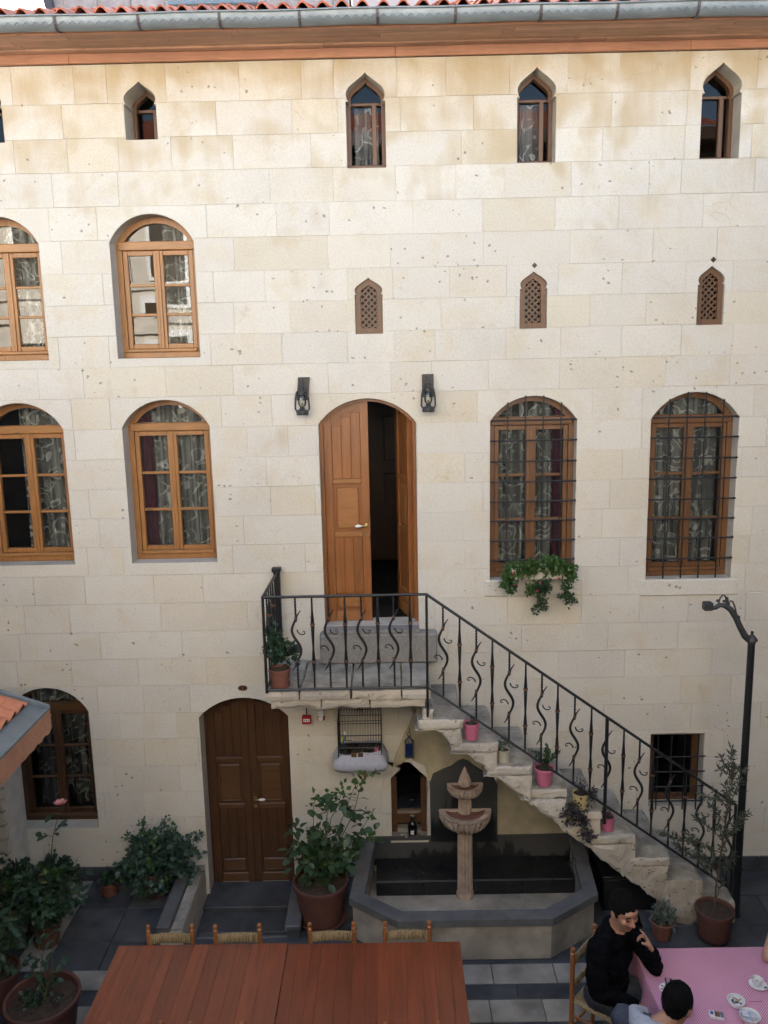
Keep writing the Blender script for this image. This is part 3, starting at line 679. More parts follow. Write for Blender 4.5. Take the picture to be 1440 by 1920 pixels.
# ---- doors
def leaf_outline(o, x0, x1, i=.0):
    zz = [o.s+i]+[z for z in o.zs(i) if True]; pts = []
    top = []
    n = 16
    for k in range(n+1):
        x = x0+(x1-x0)*k/n; d = abs(x-o.c); R = o.R-i; z = min(o.top(i), o.zc+sqrt(max(0, R*R-d*d))); top.append((x, max(z, o.sp-.2)))
    return [(x0, o.s+i)]+[(x1, o.s+i)]+list(reversed(top))
def door_leaf(o, x0, x1, y, th, mv, mp, X=None, side='l', handle=0, planked=True):
    """a tall leaf: stiles and rails over recessed panels"""
    def mk(): q = MB(); q.X = X; return q
    W = x1-x0; st = W*.17; b = mk(); b.prism(leaf_outline(o, x0, x1), y+.022, y+th)          # back layer
    door = b.build('door', mv, house)
    zb, zm0, zm1 = o.s+.30, o.s+(o.sp-o.s)*.46, o.s+(o.sp-o.s)*.70
    # stiles
    b = mk(); out = leaf_outline(o, x0, x0+st); b.prism(out, y, y+.0215); b.build('stile', mv, door)
    b = mk(); out = leaf_outline(o, x1-st, x1); b.prism(out, y, y+.0215); b.build('stile', mv, door)
    for (za, zb_, m_) in ((o.s+.002, o.s+.10, mp), (zm0-.05, zm0, mp), (zm1, zm1+.05, mp)):
        b = mk(); b.bbox(x0+st+.001, x1-st-.001, y+.001, y+.0214, za, zb_, .006); b.build('rail', m_, door)
    # top rail following the arch
    n = 10; xs = [x0+st+.001+(W-2*st-.002)*k/n for k in range(n+1)]; zt = lambda x, R: o.zc+sqrt(max(0, R*R-(x-o.c)**2))
    poly = [(x, min(zt(x, o.R), 99)) for x in xs]+[(x, zt(x, o.R-.09)) for x in reversed(xs)]; b = mk(); b.prism(poly, y+.001, y+.0214); b.build('rail', mv, door)
    # raised field in the middle, planks above and below
    b = mk(); b.bbox(x0+st+.03, x1-st-.03, y+.006, y+.0218, zm0+.03, zm1-.03, .012); b.build('panel', mp, door)
    b = mk(); b.bbox(x0+st+.018, x1-st-.018, y+.004, y+.0218, o.s+.13, o.s+.26, .012); b.build('panel', mp, door)
    k = 3; pw = (W-2*st-.008)/k
    for i in range(k):
        xa_ = x0+st+.004+pw*i
        b = mk(); b.bbox(xa_+.001, xa_+pw-.001, y+.013, y+.0217, o.s+.27, zm0-.052, .003); b.build('plank', mv, door)
        zz = min(zt(xa_, o.R-.10), zt(xa_+pw, o.R-.10)); 
        b = mk(); b.bbox(xa_+.001, xa_+pw-.001, y+.013, y+.0217, zm1+.052, zz+.0, .003); b.build('plank', mv, door)
    if handle:
        hx = x1-st*.5 if handle > 0 else x0+st*.5; hz = zm0+.06; s_ = -1 if handle > 0 else 1
        b = mk(); b.lathe([(0, 0), (.022, 0), (.02, .008), (.009, .01), (.009, .035)], 12); vv = b.v; b.v = []; b.v = [(hx+x, y-z, hz+yy) for x, yy, z in vv]
        b.tube([(hx, y-.035, hz), (hx+s_*.05, y-.038, hz)], .008, 8); hd = b.build('handle', M['brass'], door, True)
        b = mk(); b.tube([(hx+s_*.045, y-.038, hz), (hx+s_*.06, y-.038, hz), (hx+s_*.085, y-.038, hz), (hx+s_*.105, y-.038, hz)], [.009, .014, .016, .008], 10); b.build('porcelain_grip', M['white'], door, True)
        b = mk(); vv = MB().lathe([(0, -.001), (.02, -.001), (.018, .006), (0, .006)], 12).v; b2 = MB().lathe([(0, -.001), (.02, -.001), (.018, .006), (0, .006)], 12)
        b.add([(hx+x, y-z, hz-.085+yy) for x, yy, z in b2.v], b2.f); b.build('keyhole', M['brass'], door, True)
    return door
o = OPS['DU']
b = MB(); b.ring(o.outline(0.0), o.outline(.03), o.d-.05, o.d+.05); b.build('door_frame', M['doorw'], house, True)
door_leaf(o, o.c-o.w+.032, o.c+.002, o.d, .055, M['doorw'], M['doorlight'], handle=1)
hx = o.c+o.w-.032; X = Matrix.Translation((hx, o.d+.05, 0)) @ Matrix.Rotation(radians(-75), 4, 'Z') @ Matrix.Translation((-hx, -(o.d+.05), 0))
# the open leaf swings into the room
door_leaf(o, o.c+.004, hx, o.d, .055, M['doorw'], M['doorlight'], X=X)
o = OPS['DL']
b = MB(); b.ring(o.outline(0.0), o.outline(.02), o.d-.01, o.d+.05); b.build('door_frame', M['olddoor'], house, True)
door_leaf(o, o.c-o.w+.022, o.c-.002, o.d, .05, M['olddoor'], M['olddoorl'])
door_leaf(o, o.c+.002, o.c+o.w-.022, o.d, .05, M['olddoor'], M['olddoorl'], handle=-1)
# inner door seen through the gap
b = MB(); b.bbox(-.35, .55, 2.6, 2.66, 2.6, 4.6, .01); b.bbox(-.05, .35, 2.57, 2.61, 3.3, 3.7, .01); b.bbox(-.05, .35, 2.57, 2.61, 3.85, 4.4, .01); b.build('inner_door', M['olddoor'], house)
# dark threshold stone of the upper door
b = MB(); z0, z1 = 2.276, OPS['DU'].s-.004; xa_, xb_ = P(600, 1215, -.15)[0], P(820, 1215, -.15)[0]
b.bbox(xa_, xb_, -.16, -.009, z0, z1-.035, .015); b.bbox(o.c*0+OPS['DU'].c-OPS['DU'].w, OPS['DU'].c+OPS['DU'].w, -.155, .2, z1-.034, z1, .006); b.build('threshold', M['grey_stone'], house)

# ---- eave: trim, soffit boards, fascia
zt = 7.546
b = MB(); x = XA
while x < XB:
    l_ = rs.uniform(2.2, 3.4); q = MB(); q.bbox(x+.001, min(XB, x+l_)-.001, -.035, .0, zt, zt+.078, .004); q.build('trim_board', M['eavet'], wall); x += l_
ev = MB(); ev.box(XA, XB, -.46, .06, zt+.112, zt+.135); eave = ev.build('eave', M['eave'], house); tag(eave, 'overhanging eave clad in short reddish boards')
for r in range(5):
    x = XA-rs.uniform(0, 1.5); ya = -.04-.084*r
    while x < XB:
        l_ = rs.uniform(.7, 2.3); q = MB(); dz = rs.uniform(0, .004); q.bbox(max(XA, x)+.0012, min(XB, x+l_)-.0012, ya-.0825, ya-.0005, zt+.079+dz-.012*(r == 0), zt+.110, .003); q.build('soffit_board', M['eave'], eave); x += l_
q = MB(); q.bbox(XA, XB, -.485, -.462, zt+.06, zt+.2, .004); q.build('fascia', M['eavet'], eave)
# ---- gutter
zg, yg, rg = 7.685, -.555, .068
prof = [(-rg*cos(a)*1.0, -rg*1.25*sin(a)) for a in [pi*k/12 for k in range(13)]]
b = MB(); nx = 60; vs = []; fs = []; full = [(yg+dy, zg+dz) for dy, dz in prof]; full = [(yg-rg-.008, zg-.004), (yg-rg-.012, zg+.006), (yg-rg-.002, zg+.01)]+full
for i in range(nx+1):
    x = XA+(XB-XA)*i/nx
    for (y, z) in full: vs.append((x, y, z+.003*sin(i*.9)))
k = len(full)
for i in range(nx):
    for j in range(k-1): fs.append((i*k+j, i*k+j+1, (i+1)*k+j+1, (i+1)*k+j))
b.add(vs, fs); gut = b.build('gutter', M['zinc'], house, 'all', fix=False)
sol = gut.modifiers.new('thickness', 'SOLIDIFY'); sol.thickness = .003
for px in (-45, 108, 263, 414, 563, 708, 853, 1012, 1154, 1304, 1455):
    x = P(px, 40, yg)[0]; q = MB(); pts = [(yg-(rg+.005)*cos(a), zg-(rg+.005)*1.25*sin(a)) for a in [pi*j/10 for j in range(11)]]; pts = [(pts[0][0]-.008, zg+.012)]+pts
    vs = [(x+sx, y, z) for y, z in pts for sx in (-.011, .011)]; q.add(vs, [(2*j, 2*j+1, 2*j+3, 2*j+2) for j in range(len(pts)-1)])
    o_ = q.build('gutter_strap', M['strap'], gut, fix=False); o_.modifiers.new('thickness', 'SOLIDIFY').thickness = .003
    # embossed zigzag along the gutter between straps
for i in range(int((XB-XA)/.075)):
    x = XA+i*.075
    if not -4 < x < 4: continue
zig = MB()
for i in range(int(8.2/.07)):
    x = -4.1+i*.07
    for (xa_, aa, xb_, ab) in ((x, .42, x+.035, .75), (x+.035, .75, x+.07, .42)):
        pa = (xa_, yg-(rg+.0015)*cos(aa), zg-(rg+.0015)*1.25*sin(aa)); pb = (xb_, yg-(rg+.0015)*cos(ab), zg-(rg+.0015)*1.25*sin(ab)); zig.tube([pa, pb], .0028, 4, False)
zig.build('embossed_zigzag', M['zinc'], gut, fix=False)
# ---- roof: pan-and-cover tiles, the lower courses one by one
PITCH = radians(19.5); roof = MB(); y0r, z0r = -.50, 7.715
roof.add([(XA, y0r, z0r-.03), (XB, y0r, z0r-.03), (XB, 3.0, z0r-.03+3.5*math.tan(PITCH)), (XA, 3.0, z0r-.03+3.5*math.tan(PITCH))], [(0, 1, 2, 3)])
roof.add([(XA, 3.0, z0r-.03+3.5*math.tan(PITCH)), (XB, 3.0, z0r-.03+3.5*math.tan(PITCH)), (XB, 6.4, 7.7), (XA, 6.4, 7.7)], [(0, 1, 2, 3)])
roof = roof.build('roof', M['tile'], house, fix=False)
TW, TL = .155, .33
def tile_mesh():
    q = MB(); nx = 10; vs = []; fs = []
    for j, (u, lift) in enumerate(((0, .012), (1, 0))):
        for i in range(nx+1):
            s_ = i/nx; x = (s_-.5)*TW*1.02; h = .044*max(0, sin(pi*min(1, s_/.62))) if s_ < .62 else -.014*sin(pi*(s_-.62)/.38)
            vs.append((x, u*TL*1.12, h+lift)); vs.append((x, u*TL*1.12, h+lift-.014))
    for i in range(nx):
        a = 2*i; b_ = 2*(nx+1)+2*i; fs += [(a, a+2, b_+2, b_), (a+1, b_+1, b_+3, a+3), (a, a+1, a+3, a+2)]
    q.add(vs, fs); return q.mesh('tile', M['tile'], smooth=True, fix=False)
tm = tile_mesh(); nT = int((XB-XA)/TW); rest = MB()
for r in range(10):
    for c_ in range(nT):
        x = XA+TW*(c_+.5); y = y0r-.05+r*TL*cos(PITCH); z = z0r+r*TL*sin(PITCH)+.006
        jx, jy = rs.uniform(-.006, .006), rs.uniform(-.015, .015)
        if r < 5 and abs(x) < 4.2: inst('tile', tm, roof, (x+jx, y+jy, z), (PITCH+rs.uniform(-.02, .02), rs.uniform(-.03, .03), rs.uniform(-.02, .02)))
        else:
            X = Matrix.Translation((x+jx, y+jy, z)) @ Matrix.Rotation(PITCH, 4, 'X'); rest.X = X; rest.add([v.co[:] for v in tm.vertices], [tuple(p.vertices) for p in tm.polygons])
rest.X = None
tag(rest.build('upper_tiles', M['tile'], roof, fix=False), kind='stuff')
# ---- dark skirting at the foot of the wall
for (xa_, xb_) in ((-5.5, -3.45), (-3.448, -2.62), (-2.618, -1.98), (2.85, 3.6), (3.602, 5.3)):
    q = MB(); q.bbox(xa_, xb_, -.03, -.008, 0.002, .15, .006); q.build('skirting', M['basalt'], house)
# ---- olive plaster left under the stairs
pl = [(788, 1335), (860, 1340), (930, 1395), (995, 1440), (1060, 1490), (1125, 1540), (1150, 1572), (1110, 1583), (932, 1580), (932, 1470), (905, 1445), (868, 1424), (835, 1440), (806, 1462), (801, 1500), (800, 1440), (768, 1420), (735, 1440), (748, 1400), (770, 1345)]
q = MB(); pts = []
for i in range(len(pl)):
    a, b_ = pl[i], pl[(i+1) % len(pl)]
    for k in range(4): u = k/4; pts.append((a[0]+(b_[0]-a[0])*u+rs.uniform(-2.5, 2.5), a[1]+(b_[1]-a[1])*u+rs.uniform(-2.5, 2.5)))
q.prism([P(x, y, -.016) for x, y in pts], -.016, .0); q.build('plaster_patch', M['plaster'], house)
# ---- number plaque over the lower door
pq = MB(); cx, cz = P(455, 1290, -.01); pq.prism([(cx+.045*cos(a), cz+.026*sin(a)) for a in [2*pi*k/24 for k in range(24)]], -.016, -.006); pq = pq.build('number_plaque', M['olddoor'], house)
q = MB(); q.box(cx-.003, cx+.003, -.018, -.0155, cz-.014, cz+.014); q.box(cx-.008, cx-.003, -.018, -.0156, cz+.006, cz+.010); q.build('numeral', M['brass'], pq)
# ================================================================== GROUND
def struct(o): o['kind'] = 'structure'; return o
b = MB(); b.add([(-60, -60, -.02), (60, -60, -.02), (60, 60, -.02), (-60, 60, -.02)], [(0, 1, 2, 3)])
# the sheet is cut round the door well
ground = MB(); wx0, wx1, wy0 = -1.90, -.98, -.86
ground.add([(-60, -60, -.012), (60, -60, -.012), (60, wy0, -.012), (-60, wy0, -.012)], [(0, 1, 2, 3)])
ground.add([(-60, wy0, -.012), (wx0, wy0, -.012), (wx0, 60, -.012), (-60, 60, -.012)], [(0, 1, 2, 3)])
ground.add([(wx1, wy0, -.012), (60, wy0, -.012), (60, 60, -.012), (wx1, 60, -.012)], [(0, 1, 2, 3)])
ground.add([(wx0, wy0, -.3), (wx1, wy0, -.3), (wx1, .5, -.3), (wx0, .5, -.3)], [(0, 1, 2, 3)])
gro = struct(ground.build('courtyard_floor', M['basalt'], fix=False))
def slab(x0, x1, y0, y1, mat, z1=.004, z0=-.011, name='paving_slab'):
    q = MB(); q.bbox(x0+.003, x1-.003, y0+.003, y1-.003, z0, z1+rs.uniform(-.001, .002), .003); return q.build(name, mat, gro)
# dark slabs left of the well, pale band towards the house, pale bands across the court
rows = [(-.02, -.46), (-.46, -.92), (-.92, -1.27)]
for (a, c_) in rows:
    for (x0, x1) in ((-4.6, -3.95), (-3.95, -3.29), (-3.02, -2.55), (-2.55, -2.135)): slab(x0, x1, c_, a, M['basalt'])
    slab(-3.288, -3.022, c_, a, M['pale_slab'])
def band(y0, y1, mat, x0=-2.76, lens=(.42, .7)):
    x = x0
    while x < 4.4: l_ = rs.uniform(*lens); slab(x, x+l_, y0, y1, mat); x += l_
for (x0, x1) in ((-2.13, -1.5), (-1.5, -1.0), (-1.0, -.5), (-.5, 0)): slab(x0, x1, -1.27, -1.03, M['basalt'])
for (x0, x1) in ((1.62, 2.2), (2.2, 2.75), (2.75, 3.4), (3.4, 4.2)):
    for (a, c_) in ((-.84, -.42), (-1.27, -.84)): slab(x0, x1, a if a < c_ else c_, c_ if a < c_ else a, M['basalt'])
for (x0, x1) in ((3.05, 3.7), (3.7, 4.4)): slab(x0, x1, -.42, -.035, M['basalt'])
band(-1.50, -1.272, M['pale_slab']); band(-1.67, -1.50, M['basalt']); band(-1.90, -1.67, M['pale_slab']); band(-2.4, -1.90, M['basalt']); band(-2.65, -2.4, M['pale_slab'])
for (x0, x1) in ((-4.5, -3.9), (-3.9, -3.3), (-3.3, -2.762)):
    for (a, c_) in ((-1.7, -1.272), (-2.2, -1.7), (-2.65, -2.2)): slab(x0, x1, a, c_, M['pale_slab'] if x0 > -3.4 and a > -1.75 and x1 < -3.0 else M['basalt'])
# well in front of the lower door
q = MB(); q.bbox(-1.9, -.98, -.885, -.862, -.3, -.002, .003); wf = q
well = empty('door_well', (-1.45, -.45, 0), 'sunken dark stone well with low kerbs before the brown double door', 'door well')
wf.build('step_riser', M['basalt_light'], well)
q = MB(); q.bbox(-2.12, -2.0, -1.0, -.012, .14, .20, .008); q.build('kerb_coping', M['basalt_light'], well)
q = MB(); q.bbox(-2.10, -1.9, -.97, -.012, -.3, .138, .008); q.bbox(-1.998, -1.9, -.95, -.0125, .139, .155, .005); q.build('kerb', M['worn'], well)
q = MB(); q.bbox(-1.0, -.86, -.92, -.3, .08, .13, .008); q.build('kerb_coping', M['basalt_light'], well)
q = MB(); q.bbox(-.985, -.87, -.90, -.012, -.3, .079, .006); q.build('kerb', M['basalt'], well)
for (y0, y1, z1) in ((-.86, -.52, -.235), (-.52, -.22, -.225), (-.22, .195, -.176)): q = MB(); q.bbox(-1.897, -.988, y0+.002, y1-.002, -.298, z1, .005); q.build('step_slab', M['basalt'], well)
q = MB(); q.bbox(-1.86, -1.63, -.74, -.53, -.234, -.222, .004); q.build('hatch_cover', M['basalt_light'], well)

# ================================================================== STAIRS
def rough(x0, x1, y0, y1, z0, z1, seed, amp=.012, n=(6, 5, 3), keep_back=True, chip=.0, bot=None):
    """a hand cut block: a box grid with uneven faces and worn arrises"""
    q = MB(); nx, ny, nz = n; idx = {}
    def vert(i, j, k):
        if (i, j, k) in idx: return idx[(i, j, k)]
        u, v, w_ = i/nx, j/ny, k/nz; zb__ = bot(x0+(x1-x0)*u) if bot else z0; p = Vector((x0+(x1-x0)*u, y0+(y1-y0)*v, zb__+(z1-zb__)*w_))
        nn = mnoise.noise_vector(p*6+Vector((seed*3.1, seed*1.7, 0)))*amp+mnoise.noise_vector(p*17+Vector((seed, 0, 5)))*amp*.6+mnoise.noise_vector(p*41+Vector((seed, 4, 5)))*amp*.3
        e = (i in (0, nx))+(j in (0,))+(k in (0, nz)); c_ = Vector(((x0+x1)/2, (y0+y1)/2, (z0+z1)/2))
        if e >= 2: p += (c_-p).normalized()*(amp*.7+chip*max(0, mnoise.noise(p*5+Vector((seed, 2, 1)))))
        if j == ny: nn = Vector((0, 0, 0))
        if k == nz: nn.z *= .4
        idx[(i, j, k)] = len(q.v); q.v.append(tuple(p+nn)); return idx[(i, j, k)]
    F_ = []
    for i in range(nx):
        for j in range(ny):
            F_.append((vert(i, j, 0), vert(i, j+1, 0), vert(i+1, j+1, 0), vert(i+1, j, 0))); F_.append((vert(i, j, nz), vert(i+1, j, nz), vert(i+1, j+1, nz), vert(i, j+1, nz)))
    for i in range(nx):
        for k in range(nz):
            F_.append((vert(i, 0, k), vert(i+1, 0, k), vert(i+1, 0, k+1), vert(i, 0, k+1))); F_.append((vert(i, ny, k), vert(i, ny, k+1), vert(i+1, ny, k+1), vert(i+1, ny, k)))
    for j in range(ny):
        for k in range(nz):
            F_.append((vert(0, j, k), vert(0, j, k+1), vert(0, j+1, k+1), vert(0, j+1, k))); F_.append((vert(nx, j, k), vert(nx, j+1, k), vert(nx, j+1, k+1), vert(nx, j, k+1)))
    q.f = F_; q.m = [0]*len(F_); return q
stairs = empty('staircase', (1.2, -.4, 0), 'worn stone steps and landing with black wrought iron railing below the upper door', 'staircase')
LZ = 2.272
xs = [-1.10, -.80, -.36, .08, .335]
for i in range(4):
    rough(xs[i]+.004, xs[i+1]-.004, -.80, -.009, LZ-.075, LZ, i+1, .010, (7, 10, 2), chip=.02).build('landing_slab', M['worn'], stairs)
xs2 = [-1.06, -.62, -.2, .29]
for i in range(3): rough(xs2[i]+.004, xs2[i+1]-.004, -.765, -.009, LZ-.17, LZ-.083, i+11, .014, (8, 8, 3), chip=.05).build('landing_corbel', M['worn'], stairs)
XK = [.6+.305*k for k in range(8)]; ZK = [2.003-.2225*k for k in range(8)]
def step_top(k): return ZK[k]
rough(.25, .345, -.79, -.009, LZ-.36, LZ-.18, 41, .02, (4, 6, 4), chip=.04).build('landing_corbel', M['worn'], stairs)
(dx0, dz0), (dx1, dz1) = P(816, 1371, -.8), P(1050, 1550, -.8)
def DIAG(x): return dz0+(x-dx0)*(dz1-dz0)/(dx1-dx0)
for k in range(10):
    xk, zk = .6+.305*k, 2.003-.2225*k
    if zk < .02: break
    x0 = xk-.305-.11; h = .215 if k < 7 else max(.05, zk-.004)
    if k >= 7: x0 = xk-.345
    z0 = max(.004, zk-h)
    if k < 7:
        rough(x0+rs.uniform(0, .03), xk, -.815+rs.uniform(-.008, .008), -.009, zk-.088, zk, 50+k, .013, (12, 9, 4), chip=.04).build('step', M['worn'], stairs)
        zl = zk-.088; base = lambda x, zl=zl, k=k: min(zl-.012, DIAG(x)+.03*mnoise.noise(Vector((x*9, k*.7, 0)))+.022*mnoise.noise(Vector((x*27, k, 3))))
        rough(x0-.01, xk-rs.uniform(0, .008), -.812+rs.uniform(-.008, .008), -.009, zk-.3, zl, 90+k, .016, (16, 8, 5), chip=.03, bot=base).build('step_stone', M['worn'], stairs)
    else: rough(x0, xk, -.815+rs.uniform(-.012, .012), -.009, z0, zk, 50+k, .018, (9, 8, 6), chip=.05).build('step', M['worn'], stairs)
# ---- railing
iron = M['iron']
yr = -.80; xL, xC = -1.075, .298; zT, zB = 3.118, 2.300
def slope(x, z0, x0=xC, dx=2.65): return z0-(x-x0)*(.2225/.305)
XE = 2.99
b = MB(); sq = .016
def bar(b, p, q_, hw=.014, hh=.010, n=4): b.tube([p, q_], hw, n)
b.tube([(xL, yr, zT), (xC, yr, zT), (XE, yr, slope(XE, zT))], .013, 6); b.tube([(xL, yr, zB), (xC, yr, zB), (XE, yr, slope(XE, zB))], .011, 6)
b.tube([(xL, yr, zT), (xL+.03, -.02, zT+.03)], .015, 6); b.tube([(xL, yr, zB), (xL, -.02, zB)], .011, 6)
b.tube([(xL, yr, zB-.03), (xL, yr, zT)], .013, 6); b.tube([(xC, yr-.005, zB-.27), (xC, yr-.005, zT)], .011, 6); b.tube([(XE, yr, slope(XE, zB)-.02), (XE, yr, slope(XE, zT))], .014, 6)
b.bbox(xL-.006, xL+.05, -.075, -.012, LZ+.002, zT+.06, .006); b.bbox(xL-.02, xL+.064, -.085, -.012, zT+.03, zT+.07, .006)
xp = P(1138, 1350, yr)[0]; b.tube([(xp, yr-.012, slope(xp, zB)-.17), (xp, yr-.012, slope(xp, zT))], .016, 6); b.tube([(xp, yr-.012, slope(xp, zB)-.165), (xp-.05, yr+.02, slope(xp, zB)-.10)], .013, 6)
rail = b.build('railing', iron, stairs, True); tag(rail, 'black wrought iron railing with scrolls and copper beads')
def twist_tube(b, x, y, z0, z1, r, turns=14):
    n = int(turns*4); vs = []; fs = []
    for i in range(n+1):
        a = i/n*turns*pi/2
        for j in range(4): q = a+j*pi/2; vs.append((x+r*cos(q), y+r*sin(q), z0+(z1-z0)*i/n))
    for i in range(n):
        for j in range(4): fs.append((i*4+j, i*4+(j+1) % 4, (i+1)*4+(j+1) % 4, (i+1)*4+j))
    b.add(vs, fs)
def spindle_mesh():
    b = MB(); zz = [0, .14, .235, .245, .26, .262, .28, .45, .565, .58, .59, .605, .7, .818]; rr = [.008, .008, .017, .012, .017, .017, .010, .0125, .010, .017, .012, .016, .009, .008]
    prof = [(.008, 0), (.0085, .14), (.016, .225), (.009, .243), (.016, .262), (.0085, .36), (.015, .52), (.016, .56), (.009, .572), (.016, .59), (.0085, .70), (.008, .818)]
    b.lathe(prof, 8); b.mi = 1
    for z in (.243, .574): b.lathe([(.006, z-.016), (.02, z-.007), (.022, z), (.02, z+.007), (.006, z+.016)], 10)
    return b.mesh('spindle', [iron, M['copper']], smooth=True)
def scroll_mesh():
    b = MB(); twist_tube(b, 0, 0, 0, .25, .0095, 9); twist_tube(b, 0, 0, .62, .818, .0095, 8)
    pts = []
    for i in range(25): u = i/24; z = .24+u*.39; pts.append((.040*sin(2*pi*u)*(sin(pi*u)**.35 if 0 < u < 1 else 0)*1.0, 0, z))
    b.tube(pts, [.0085+.0035*sin(pi*i/24) for i in range(25)], 8)
    def curl(z0, s, up):
        c_ = []
        for i in range(22):
            u = i/21; r = .038*(1-u)**.8+.006; a = u*4.6; c_.append((s*(.012+.040-r*cos(a)*1.0), -.002, z0+up*(r*sin(a)-.0)-up*.03*(1-u)))
        b.tube(c_, [.006-.003*i/21 for i in range(22)], 6)
    curl(.50, 1, -1); curl(.37, -1, 1)
    b.tube([(0, 0, .60), (.012, -.004, .655), (.042, -.006, .70)], [.009, .007, .004], 6); b.tube([(0, 0, .27), (-.012, -.004, .215), (-.042, -.006, .17)], [.009, .007, .004], 6)
    b.mi = 1; b.lathe([(.008, .612), (.0135, .62), (.0135, .632), (.008, .64)], 8); b.lathe([(.008, .235), (.0135, .243), (.0135, .255), (.008, .263)], 8)
    return b.mesh('scroll_baluster', [iron, M['copper']], smooth=True)
sp_m, sc_m = spindle_mesh(), scroll_mesh()
for px, kd in zip([556, 587, 617.5, 648, 678.6, 709, 738.6, 769.7], 'csxscscs'.replace('x', 'c')):
    x = P(px, 1200, yr)[0]; inst('baluster', sc_m if kd == 'c' else sp_m, rail, (x, yr, zB))
for i, px in enumerate([831, 862, 893, 923, 954.5, 985, 1015, 1044.5, 1076, 1107, 1136, 1167, 1196, 1222, 1254, 1282, 1311, 1336, 1363]):
    x = P(px, 1118+(px-800)*.72+90, yr)[0]; z = slope(x, zB); inst('baluster', sc_m if i % 2 == 0 else sp_m, rail, (x, yr, z))
for i, y in enumerate((-.67, -.52, -.37, -.22)): inst('baluster', sp_m if i % 2 else sc_m, rail, (xL+.012*(1-i/4), y, zB), (0, 0, pi/2))

# ================================================================== UNDER-STAIR CHEST
ch = empty('storage_chest', (2.15, -.5, 0), 'black metal chest standing in the dark space under the stairs', 'chest')
q = MB(); q.bbox(1.90, 2.43, -.62, -.06, .004, .33, .01); q.build('body', M['black'], ch); q = MB(); q.bbox(1.885, 2.445, -.635, -.05, .335, .365, .008); q.build('lid', M['black'], ch)

# ================================================================== FOUNTAIN
bas = empty('fountain_basin', (.68, -.6, 0), 'low octagonal stone basin with grey coping against the house wall', 'basin')
zr = .40
outer = [(-.33, -.012), (-.42, -.93), (.0, -1.245), (1.315, -1.245), (1.77, -.93), (1.84, -.012)]
def off(poly, d):
    out = []
    for i, p in enumerate(poly):
        a = Vector(poly[max(i-1, 0)]); c_ = Vector(poly[min(i+1, len(poly)-1)]); b_ = Vector(p); n_ = Vector((0, 0)); ks = []
        for (u, v) in ((a, b_), (b_, c_)):
            if (v-u).length > 1e-6: e = (v-u).normalized(); ks.append(Vector((-e.y, e.x)))
        n_ = sum(ks, Vector((0, 0))); n_.normalize(); k = d/max(.4, n_.dot(ks[0])); q = b_+n_*k
        if i in (0, len(poly)-1): q.y = p[1]
        out.append((q.x, q.y))
    return out
inn = off(outer, .13); wo = off(outer, .03); wi = off(outer, .115)
for i in range(5):      # coping stones and wall panels, one per side
    q = MB(); q.prismz([outer[i], outer[i+1], inn[i+1], inn[i]], zr-.065, zr+(.0015 if i % 2 else 0)); q.build('coping', M['basalt_light'], bas)
    q = MB(); q.prismz([wo[i], wo[i+1], wi[i+1], wi[i]], .002, zr-.066); q.build('basin_wall', M['pale_slab'], bas)
q = MB(); q.prismz(wi, .004, .05); q.build('basin_floor', M['pale_slab'], bas)
q = MB(); q.bbox(-.19, 1.69, -.40, -.03, .051, .20, .003); q.build('ledge', M['wet'], bas)
for i in range(4): q = MB(); q.bbox(-.19+.47*i+.002, -.19+.47*(i+1)-.002, -.412, -.401, .053, .196, .003); q.build('ledge_tile', M['wet'], bas)
b = MB(); x0, z0 = P(690, 1580, -.02); x1, _ = P(1085, 1580, -.02); b.bbox(x0-.02, x1+.02, -.028, -.009, .12, .43, .004); b.build('back_panel', M['splash'], bas)
op = [(808, 1578), (806, 1470), (812, 1452), (830, 1443), (846, 1437), (857, 1428), (868, 1424), (880, 1428), (890, 1437), (905, 1446), (924, 1455), (932, 1472), (933, 1578)]
b = MB(); b.prism([P(x, y, -.035) for x, y in op], -.04, -.0165); b.build('back_slab', M['splash'], bas)
fo = empty('stone_fountain', (.648, -.43, .05), 'carved tiered fountain with fluted column and two half round bowls', 'fountain')
M['fount'] = plain('carved_sandstone', (.37, .285, .225), .8, .3, 9, .4, .004); M['fountred'] = plain('reddish_bowl', (.20, .085, .06), .55, .35, 9, .3, .003)
cx, cy = .648, -.43
b = MB(); fl = lambda n, d: (lambda r, z, a: r-d*abs(sin(a*n/2)))
b.lathe([(.080, .05), (.083, .065), (.083, .095), (.074, .115)], 40, (cx, cy, 0)); b.lathe([(.074, .113), (.072, .2), (.070, .70), (.074, .745)], 72, (cx, cy, 0), flute=lambda r, z, a: r-.014*(1-abs(sin(a*6)))); b.build('column', M['fount'], fo, True)
